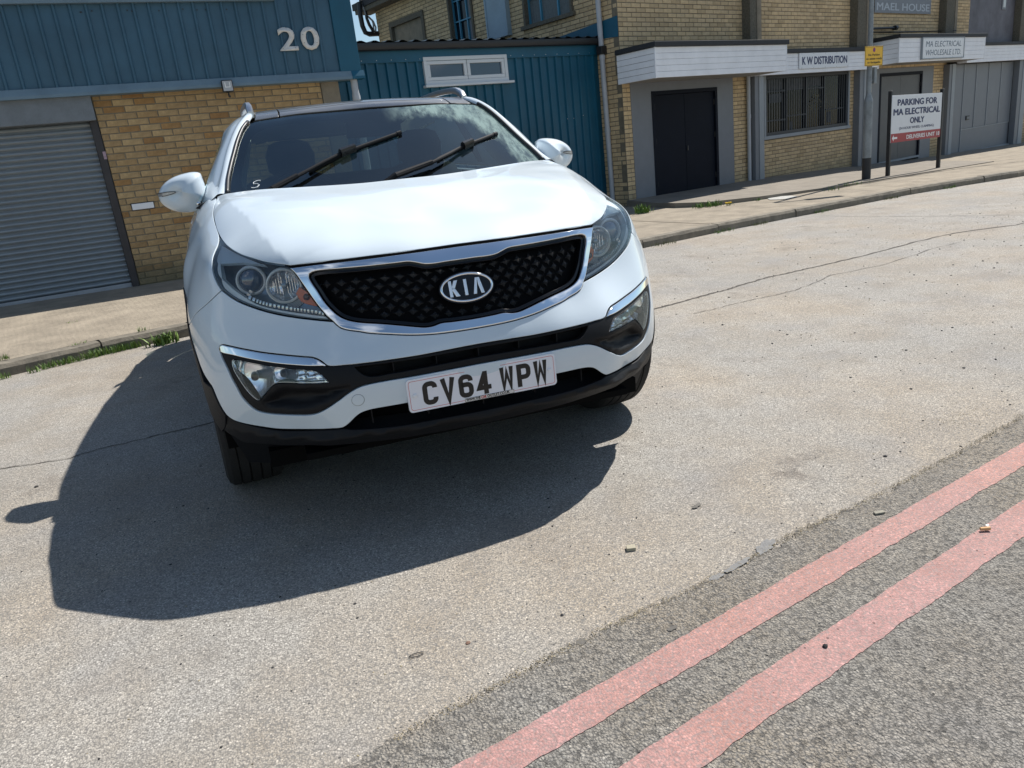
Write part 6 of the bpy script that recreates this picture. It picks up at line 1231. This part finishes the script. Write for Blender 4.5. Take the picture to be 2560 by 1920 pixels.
# ---- doors, tail
SM = {1: sidemap(1), -1: sidemap(-1)}
def sl(p): return smooth(np.array(p, float), .04)
for sg in SIDES:
    F = SM[sg]; fl_ = sg < 0
    fd = panel('front_door', F, [sl([(1.392, .40), (1.392, 1.09), (1.42, 1.105), (2.445, 1.115), (2.45, 1.06), (2.45, .40)])], m_paint, CAR, h=.08, presm=True, flip=fl_, gap=.003, rnd_=.004)
    rd = panel('rear_door', F, [sl([(2.458, .40), (2.458, 1.115), (3.36, 1.135), (3.40, 1.0), (3.33, .85), (3.12, .78), (3.02, .62), (2.99, .40)])], m_paint, CAR, h=.08, presm=True, flip=fl_, gap=.003, rnd_=.004)
    rq = [(3.372, 1.14), (3.41, 1.0), (3.34, .845), (3.13, .775), (3.06, .62)] + [(3.52 - .475 * math.cos(math.radians(a)), .355 + .475 * math.sin(math.radians(a))) for a in range(38, 172, 12)] + [(4.02, .38), (4.30, .38), (4.34, .60), (4.33, 1.0), (4.25, 1.14)]
    panel('rear_wing', F, [smooth(rq, .04)], m_paint, CAR, h=.08, presm=True, flip=fl_, gap=.003, rnd_=.004)
    panel('arch_cladding', F, [smooth([(3.52 - .474 * math.cos(math.radians(a)), .355 + .474 * math.sin(math.radians(a))) for a in range(2, 179, 8)] + [(3.52 + .40 * math.cos(math.radians(a)), .355 + .40 * math.sin(math.radians(a))) for a in range(2, 179, 8)], .04)], m_bk, CAR, off=.004, h=.06, presm=True, flip=fl_, gap=0, depth=.05)
    panel('sill', F, [sl([(1.355, .30), (1.345, .395), (3.05, .395), (3.04, .30)])], m_bk, CAR, h=.08, off=.003, presm=True, flip=fl_, gap=0, depth=.05)
    for y, par_ in ((2.30, fd), (3.20, rd)):
        mb = MB(); mb.tube([(sg * .902, y - .11, .96), (sg * .926, y - .08, .965), (sg * .929, y + .06, .967), (sg * .902, y + .09, .965)], .011, 8); mb.build('door_handle', m_paint, par_, smooth=True)
    mb = MB(); mb.loft([[(sg * .84, y, z) for z in (.30, 1.12)] for y in (1.40, 3.0)] ); mb.build('inner_side', m_void, CAR)
tail = []
for z, x, y in ((.32, .74, 4.30), (.45, .78, 4.36), (.7, .80, 4.38), (.95, .80, 4.36), (1.14, .75, 4.28), (1.20, .74, 4.24), (1.43, .52, 3.99)): tail.append([np.array([x * t, y - .05 * abs(t) ** 3, z]) for t in np.linspace(-1, 1, 13)])
mb = MB(); mb.loft(tail[:5]); mb.build('tailgate', m_paint, CAR, smooth=True); mb = MB(); mb.loft(tail[4:]); mb.build('rear_window', m_sg, CAR, smooth=True)
mb = MB(); mb.box((0, 2.25, .27), (.72, 0, 0), (0, 1.95, 0), (0, 0, .03)); mb.box((0, .75, .62), (.50, 0, 0), (0, .02, 0), (0, 0, .36)); mb.box((0, .5, .31), (.60, 0, 0), (0, .36, 0), (0, 0, .012)); mb.box((0, 1.35, .5), (.80, 0, 0), (0, .015, 0), (0, 0, .25)); mb.build('underbody', m_void, CAR)
# deflectors ahead of the front wheels
for sg in SIDES:
    mb = MB(); mb.loft([[np.array([sg * .84, .40, .36]), np.array([sg * .80, .44, .225])], [np.array([sg * .70, .30, .345]), np.array([sg * .69, .40, .21])], [np.array([sg * .55, .20, .35]), np.array([sg * .56, .34, .245])], [np.array([sg * .42, .14, .345]), np.array([sg * .40, .30, .29])]]); mb.build('wheel_deflector', m_bk, CAR, smooth=True)
# ---- wheels
def wheel(x, y, steer, front):
    R_, Wt = .347, .113; prof = [(.0, .222), (.0, .232)]
    prof = [(-Wt * .80, .225), (-Wt * .98, .27), (-Wt, .30), (-Wt * .93, .328), (-Wt * .80, .342)]
    gr = (-.058, -.020, .020, .058)
    xs_ = [-.088, -.062, -.058, -.054, -.024, -.020, -.016, .016, .020, .024, .054, .058, .062, .088]
    for q in xs_: prof.append((q, R_ - .009 if round(q, 3) in gr else R_ - .004 * (abs(q) / .088) ** 3))
    prof += [(Wt * .80, .342), (Wt * .93, .328), (Wt, .30), (Wt * .98, .27), (Wt * .80, .225)]
    w = bpy.data.objects.new('wheel', None)
    n = 72; M = Matrix.Translation((x, y, R_ - .002)) @ Matrix.Rotation(math.radians(steer), 4, 'Z')
    mb = MB(); mb.loft([[M @ Vector((a, r_ * math.cos(2 * math.pi * k / n), r_ * math.sin(2 * math.pi * k / n))) for k in range(n)] for a, r_ in prof], closed=True); ty = mb.build('wheel', m_rubber, CAR, auto=28)
    mb = MB()
    for k in range(0, n, 2) if False else (0,):
        for s in (-1, 1):
            t = 2 * math.pi * (k + .25 * s) / n; mb.add([M @ Vector((s * a, (R_ + o_) * math.cos(t + d), (R_ + o_) * math.sin(t + d))) for a, o_, d in ((.066, .0005, -.009), (.066, .0005, .009), (.100, -.0035, .012), (.100, -.0035, -.006))], [(0, 1, 2, 3)])
    mb.build('tread_sipe', m_void, ty)
    so = 1 if x > 0 else -1; mb = MB(); mb.loft([[M @ Vector((so * a, r_ * math.cos(2 * math.pi * k / 40), r_ * math.sin(2 * math.pi * k / 40))) for k in range(40)] for a, r_ in ((.105, .228), (.100, .215), (.04, .205), (-.09, .21))], closed=True); mb.build('rim', m_alloy, ty, smooth=True)
    for s in range(5):
        t = 2 * math.pi * s / 5 + .3; c, s_ = math.cos(t), math.sin(t); mb = MB(); secs = []
        for r_, wd, a in ((.03, .03, .075), (.10, .022, .085), (.16, .026, .092), (.217, .038, .098)): secs.append([M @ Vector((so * (a - q), r_ * c - s_ * wd * v_, r_ * s_ + c * wd * v_)) for q, v_ in ((0, -1), (0, 1), (.03, 1), (.03, -1))])
        mb.loft(secs, closed=True, cap=True); mb.build('spoke', m_alloy, ty)
    mb = MB(); mb.tube([M @ Vector((so * .03, 0, 0)), M @ Vector((so * .085, 0, 0))], [.05, .035], 20); mb.build('hub', m_alloy, ty, auto=40)
    mb = MB(); mb.tube([M @ Vector((-so * .02, 0, 0)), M @ Vector((so * .0, 0, 0))], [.16, .16], 30); mb.build('brake_disc', m_silver, ty, auto=40)
for x, y, st, f_ in ((.812, .88, 5, 1), (-.812, .88, 5, 1), (.81, 3.52, 0, 0), (-.81, 3.52, 0, 0)): wheel(x, y, st, f_)
for sg in SIDES:
    mb = MB(); secs = []
    for a in np.linspace(-10, 190, 24): y, z = ARC[0] - .42 * math.cos(math.radians(a)), ARC[1] + .42 * math.sin(math.radians(a)); secs.append([np.array([sg * .50, y, z]), np.array([sg * .86, y, z])])
    mb.loft(secs); mb.build('arch_liner', m_void, CAR, smooth=True)
# ---- door mirrors
for sg in SIDES:
    cx, cy, cz = (.895, 1.40, 1.178); out_ = [(-.100, .052), (-.096, .072), (-.075, .080), (-.03, .078), (.02, .066), (.058, .046), (.083, .022), (.095, -.004), (.093, -.03), (.074, -.056), (.038, -.078), (-.01, -.088), (-.05, -.084), (-.085, -.066), (-.110, -.036), (-.108, .0)]
    if sg > 0: cx -= .006
    ol = smooth([np.array(p) for p in out_], .012, corner=85); secs = []; D_ = .105
    for j in range(0, 11):
        t = j / 10; sc_ = (1 - t ** 2.7) ** (1 / 2.3) if j < 10 else .02; yy = -D_ * t ** .95
        secs.append([np.array([sg * (cx + q[0] * sc_ - .012 * (1 - sc_)), cy + yy + q[0] * .25, cz + q[1] * sc_ + .004 * (1 - sc_)]) for q in ol])
    secs = [[p + np.array([0, .045, 0]) * 1 + (np.array([sg * (cx), p[1], cz]) - p) * .06 for p in secs[0]]] + secs
    mb = MB(); mb.loft([s_ if sg > 0 else s_[::-1] for s_ in secs], closed=True, cap=True); mir_ = mb.build('door_mirror', m_paint, CAR, smooth=True)
    mb = MB(); q = [np.array([sg * (cx + p[0] * .86), cy + .048 + p[0] * .25, cz + p[1] * .86]) for p in ol]; mb.add(q, [tuple(range(len(q)))]); mb.build('mirror_glass', m_chrome, mir_)
    # indicator strip wrapped on the shell
    def onshell(px, pz, lift):
        best = None
        for s_ in secs[1:]:
            for p in s_:
                d = (abs(p[0]) - px) ** 2 + (p[2] - pz) ** 2
                if best is None or d < best[0]: best = (d, p)
        y = best[1][1]; return np.array([sg * px, y - lift, pz])
    for nm, m_, ext, lift in (('indicator_gap', m_blackp, .0035, .003), ('indicator', mat('clear indicator', (.42, .44, .46), .12, metal=.5), .0, .0045)):
        tp_, bt_ = [], []
        for t in np.linspace(0, 1, 9):
            X_ = cx + .094 - .078 * t; zz = cz - .004 + .008 * t; hh = (.0085 * (1 - t ** 3) + ext) * .85; tp_.append(onshell(X_ + (ext if t == 0 else 0), zz + hh, lift)); bt_.append(onshell(X_, zz - hh * .8, lift))
        ya = np.array([p[1] for p in tp_ + bt_]).reshape(2, -1).mean(0); k_ = np.convolve(np.r_[ya[0], ya, ya[-1]], [.25, .5, .25], 'valid')
        for i in range(9): tp_[i][1] = bt_[i][1] = k_[i] - .001
        mb = MB(); mb.loft([tp_, bt_]); mb.build(nm, m_, mir_, smooth=True)
    wv = [(-.842, 1.110), (-.776, 1.146), (-.741, 1.165), (-.738, 1.095), (-.768, 1.092)]
    mb = MB(); mb.prism([(p[0] * -sg, p[1]) for p in wv], 1.20, 1.27, (0, 0, 0), (1, 0, 0), (0, 0, 1), (0, 1, 0)); mb.build('mirror_foot', m_bk, mir_, bevel=.006)
    # black foot joining the mirror to the door
    mb = MB(); secs = []
    for t in np.linspace(0, 1, 6): c = np.array([sg * (.862 - .075 * t), 1.37 + .0 * t, 1.120 + .020 * t]); a, b = .022 + .006 * t, .030 + .020 * t; secs.append([c + np.array([0, b * 1.2 * math.cos(u), a * math.sin(u)]) for u in np.linspace(0, 2 * math.pi, 12, endpoint=False)])
    mb.loft(secs, closed=True, cap=True); mb.build('mirror_foot', m_bk, mir_, smooth=True)
    mb = MB(); secs = []
    for t in np.linspace(0, 1, 6): c = np.array([sg * (.86 - .07 * t), 1.36, 1.150 + .0 * t]); a = .020 + .004 * t; secs.append([c + np.array([0, .035 * math.cos(u), a * math.sin(u)]) for u in np.linspace(0, 2 * math.pi, 12, endpoint=False)])
    mb.loft(secs, closed=True, cap=True); mb.build('mirror_arm', m_paint, mir_, smooth=True)
# ---- cabin
def ws_hit(u, v, off):
    r = ray(u, v); r /= np.linalg.norm(r); lo, hi = 2.9, 5.5
    for k in range(60):
        t = lo + (hi - lo) * k / 60; p = CP + r * t
        if top([[p[0], p[1]]], off)[0][2] > p[2] and p[1] > .9: break
    a, b = t - (hi - lo) / 60, t
    for _ in range(20):
        m_ = (a + b) / 2; p = CP + r * m_
        if top([[p[0], p[1]]], off)[0][2] > p[2]: b = m_
        else: a = m_
    return CP + r * b
WL_ = lambda x, y, o_=.02: ws_hit(500 + x / 4.366, 180 + y / 4.366, o_)
WR_ = lambda x, y, o_=.02: ws_hit(960 + x / 4.366, 220 + y / 4.366, o_)
m_cab = mat('dark cabin fabric', (.005, .006, .007), .8, noise=.3, nscale=20); m_dash = mat('dashboard', (.012, .012, .013), .55, bump=.2, bscale=300); m_trim = mat('pale pillar lining', (.85, .9, .82), .8)
mb = MB(); secs = []
for y, z in ((.98, 1.05), (1.15, 1.075), (1.35, 1.06), (1.48, 1.00), (1.50, .75)): secs.append([np.array([x, y + .05 * abs(x), z - .05 * (abs(x) / .72) ** 4]) for x in np.linspace(-.72, .72, 15)])
mb.loft(secs); dash = mb.build('dashboard', m_dash, CAR, smooth=True)
mb = MB(); mb.box((0, 1.28, 1.085), (.13, 0, 0), (0, .06, 0), (0, 0, .02)); mb.box((-.36, 1.34, 1.085), (.16, 0, 0), (0, .08, 0), (0, 0, .035)); mb.build('instrument_hood', m_dash, dash, bevel=.02)
mb = MB(); c = np.array([-.36, 1.56, 1.03]); k = 32; mb.tube([c + np.array([.185 * math.cos(2 * math.pi * i / k), .06 * math.sin(2 * math.pi * i / k), .175 * math.sin(2 * math.pi * i / k)]) for i in range(k + 1)], .014, 8); mb.box(c + np.array([0, 0, -.01]), (.17, 0, 0), (0, .01, 0), (0, 0, .025)); mb.box(c, (.06, 0, 0), (0, .02, 0), (0, 0, .05)); mb.build('steering_wheel', m_dash, CAR, smooth=True)
for sx in (-1, 1):
    mb = MB(); secs = []
    for z, w_, y, d_2 in ((.62, .24, 2.0, .06), (.85, .25, 2.06, .07), (1.05, .24, 2.10, .065), (1.17, .20, 2.13, .05), (1.20, .12, 2.14, .03)): secs.append([np.array([sx * .36 + w_ * math.cos(u), y + d_2 * math.sin(u), z]) for u in np.linspace(0, 2 * math.pi, 16, endpoint=False)])
    mb.loft(secs, closed=True, cap=True); st_ = mb.build('front_seat', m_cab, CAR, smooth=True)
    mb = MB(); secs = []
    for z, w_ in ((1.19, .09), (1.22, .125), (1.30, .13), (1.36, .105), (1.375, .06)): secs.append([np.array([sx * .36 + w_ * math.cos(u), 2.13 + .045 * math.sin(u), z]) for u in np.linspace(0, 2 * math.pi, 14, endpoint=False)])
    mb.loft(secs, closed=True, cap=True); mb.build('headrest', m_cab, st_, smooth=True)
    mb = MB(); mb.loft([[np.array([sx * x, y, z]) for x, y, z in l] for l in ([(.665, 1.13, 1.115), (.645, 1.25, 1.21), (.60, 1.38, 1.30), (.55, 1.49, 1.38)], [(.70, 1.22, 1.10), (.70, 1.32, 1.20), (.655, 1.44, 1.30), (.60, 1.55, 1.395)])])
for sg in SIDES:
    o1 = [(405, 1230), (418, 1100), (445, 940), (482, 800), (525, 680), (548, 640)]; i1 = [(510, 1330), (508, 1180), (535, 1000), (552, 850), (556, 720), (556, 650)]
    A = [WL_(*p, -.03) for p in o1]; B = [onpl(500 + p[0] / 4.366, 180 + p[1] / 4.366, (0, a_p[1] + .04, 0), np.array([0, 1., 0])) for p, a_p in zip(i1, A)]; mb = MB(); mb.loft([[p * [-sg, 1, 1] + [sg * .03, 0, .0] for p in A], [p * [-sg, 1, 1] for p in A], [p * [-sg, 1, 1] for p in B]]); mb.build('pillar_lining', m_trim, CAR, smooth=True)
mb = MB(); mb.box((0, 3.0, .95), (.62, 0, 0), (0, .08, 0), (0, 0, .22)); mb.build('rear_seat', m_cab, CAR, bevel=.05); mb = MB(); mb.loft([[top([[x, y]], -.035)[0] for x in np.linspace(-.52, .52, 7)] for y in (1.6, 2.2, 3.0, 3.8)]); mb.build('roof_lining', mat('roof lining', (.05, .05, .05), .9), CAR, smooth=True)
mb = MB(); mb.box((0, 2.4, .32), (.78, 0, 0), (0, 1.4, 0), (0, 0, .01)); mb.build('cabin_floor', m_cab, CAR)
mb = MB(); mb.box((.0, 1.46, 1.375), (.13, 0, 0), (0, .015, 0), (0, -.012, .035)); mb.tube([(0, 1.46, 1.38), (0, 1.44, 1.42)], .012, 8); mb.build('interior_mirror', m_blackp, CAR, bevel=.01)
# ---- wipers, standing on the glass
for nm, base, arm, link, blade, clip in (('left', [WL_(655, 1352, .0), WL_(785, 1272, .035)], [WL_(785, 1272, .035), WL_(1060, 1128, .038)], [WL_(1060, 1133, .036), WL_(1340, 985, .032), WL_(1570, 868, .026)], [WL_(1190, 1085, .012), WL_(1600, 868, .012), WL_(2172, 664, .012)], [WL_(1530, 880, .03), WL_(1690, 822, .026)]),
                                          ('right', [WR_(5, 1040, .0), WR_(125, 948, .035)], [WR_(125, 950, .035), WR_(525, 805, .038)], [WR_(520, 812, .036), WR_(720, 715, .032), WR_(870, 628, .026)], [WR_(585, 775, .012), WR_(900, 622, .012), WR_(1215, 500, .012)], [WR_(862, 628, .03), WR_(965, 585, .026)])):
    wrt = empty('wiper', tuple(base[0])); child(wrt, CAR); wrt.location = Vector(base[0]); 
    nrm = np.array([0, -.5, .86]); nrm /= np.linalg.norm(nrm)
    def ribbon(mb, pts, wid, th):
        secs = []
        for i, p in enumerate(pts):
            t = pts[min(i + 1, len(pts) - 1)] - pts[max(0, i - 1)]; t = t / np.linalg.norm(t); s = np.cross(t, nrm); w = wid[i] if hasattr(wid, '__len__') else wid; secs.append([p + s * w * a + nrm * th * b for a, b in ((-1, -1), (-1, .3), (-.5, 1), (.5, 1), (1, .3), (1, -1))])
        mb.loft(secs, closed=True, cap=True)
    def wb(nm2, pts, wid, th, m_=m_blackp):
        mb = MB(); ribbon(mb, pts, wid, th); o = mb.build(nm2, m_, CAR, auto=35); return o
    mwp = mat('satin black wiper', (.008, .0085, .010), .6, spec=.2)
    wb('wiper_pivot', base, [.016, .013], .010, mwp); wb('wiper_arm', arm, [.014, .0105], .008, mwp); wb('wiper_arm_rod', link, [.008, .007, .006], .005, mwp)
    wb('wiper_blade', blade, [.006, .009, .007], .006, mwp); wb('blade_clip', clip, [.014, .012], .016, mat('gloss wiper clip', (.012, .012, .013), .25)); wb('blade_rubber', [p - nrm * .010 for p in blade], .002, .004, m_rubber)
    e2 = blade[-1]; t_ = (blade[-1] - blade[-2]); t_ /= np.linalg.norm(t_); wb('blade_cap', [e2 - t_ * .012, e2 + t_ * .010], .0095, .008, mwp)
    bpy.data.objects.remove(wrt)
# dirt film outside the wiped arcs of the glass (a stain with its own shape)
t = m_ws.node_tree; cpt = [WR_(*p, .0) for p in ((130, 275), (700, 450), (1220, 545), (1540, 760))]
q_ = np.array([[p[0], math.hypot(p[1] - 1.0, p[2] - 1.12)] for p in cpt]); Am = np.c_[2 * q_, np.ones(len(q_))]; sol = np.linalg.lstsq(Am, (q_ ** 2).sum(1), rcond=None)[0]; cx_, cy_ = sol[:2]; R_c = math.sqrt(max(.01, sol[2] + cx_ ** 2 + cy_ ** 2))
print('wipe circle', cx_, cy_, R_c)
tcn = N(t, 'ShaderNodeTexCoord'); sp = N(t, 'ShaderNodeSeparateXYZ'); t.links.new(tcn.outputs['Object'], sp.inputs[0])
def M_(op, a, b=None, c=None):
    n = N(t, 'ShaderNodeMath', operation=op)
    for i, v in enumerate((a, b, c)):
        if v is None: continue
        if isinstance(v, (int, float)): n.inputs[i].default_value = v
        else: t.links.new(v, n.inputs[i])
    return n.outputs[0]
dy_ = M_('SUBTRACT', sp.outputs[1], 1.0); dz_ = M_('SUBTRACT', sp.outputs[2], 1.12); hh_ = M_('SQRT', M_('ADD', M_('MULTIPLY', dy_, dy_), M_('MULTIPLY', dz_, dz_)))
ex_ = M_('SUBTRACT', sp.outputs[0], cx_); ey_ = M_('SUBTRACT', hh_, cy_); rr2 = M_('SQRT', M_('ADD', M_('MULTIPLY', ex_, ex_), M_('MULTIPLY', ey_, ey_)))
ns = N(t, 'ShaderNodeTexNoise'); ns.inputs['Scale'].default_value = 9; ns.inputs['Detail'].default_value = 8; ns.inputs['Roughness'].default_value = .75; mpp = N(t, 'ShaderNodeMapping'); mpp.inputs['Scale'].default_value = (2.6, .8, .8); t.links.new(tcn.outputs['Object'], mpp.inputs[0]); t.links.new(mpp.outputs[0], ns.inputs[0])
nz = ns.outputs['Fac']; edge_ = M_('ADD', M_('SUBTRACT', rr2, R_c), M_('MULTIPLY', M_('SUBTRACT', nz, .5), .16))
k1 = N(t, 'ShaderNodeMapRange'); t.links.new(edge_, k1.inputs[0]); k1.inputs[1].default_value = -.02; k1.inputs[2].default_value = .05
k2 = N(t, 'ShaderNodeMapRange'); t.links.new(sp.outputs[0], k2.inputs[0]); k2.inputs[1].default_value = .05; k2.inputs[2].default_value = .22
k3 = N(t, 'ShaderNodeMapRange'); t.links.new(nz, k3.inputs[0]); k3.inputs[1].default_value = .36; k3.inputs[2].default_value = .58; k3.inputs[3].default_value = .10; k3.inputs[4].default_value = .42
amt = M_('MULTIPLY', M_('MULTIPLY', k1.outputs[0], k2.outputs[0]), k3.outputs[0])
outn = [n for n in t.nodes if n.type == 'OUTPUT_MATERIAL'][0]; prev = outn.inputs[0].links[0].from_socket; dfn = N(t, 'ShaderNodeBsdfDiffuse'); dfn.inputs[0].default_value = (.50, .66, .60, 1); mxn = N(t, 'ShaderNodeMixShader')
t.links.new(amt, mxn.inputs[0]); t.links.new(prev, mxn.inputs[1]); t.links.new(dfn.outputs[0], mxn.inputs[2]); t.links.new(mxn.outputs[0], outn.inputs[0])
mb = MB(); secs = [[np.array([x, y + .06 * (abs(x) / .7) ** 2, z]) for x in np.linspace(-.69, .69, 13)] for y, z in ((.88, 1.12), (.95, 1.10), (1.0, 1.115))]; mb.loft(secs); mb.build('scuttle_panel', m_bk, CAR, smooth=True)
# chalk mark on the lower corner of the glass
cp_ = [WL_(x, y, .0035) for x, y in ((660, 1182), (625, 1185), (585, 1205), (582, 1220), (625, 1218), (648, 1232), (625, 1255), (590, 1264), (560, 1262))]; mb = MB(); mb.tube(smooth(cp_, .004, closed=False), .0016, 5); mb.build('chalk_mark', mat('chalk', (.8, .82, .82), .9), wsc)
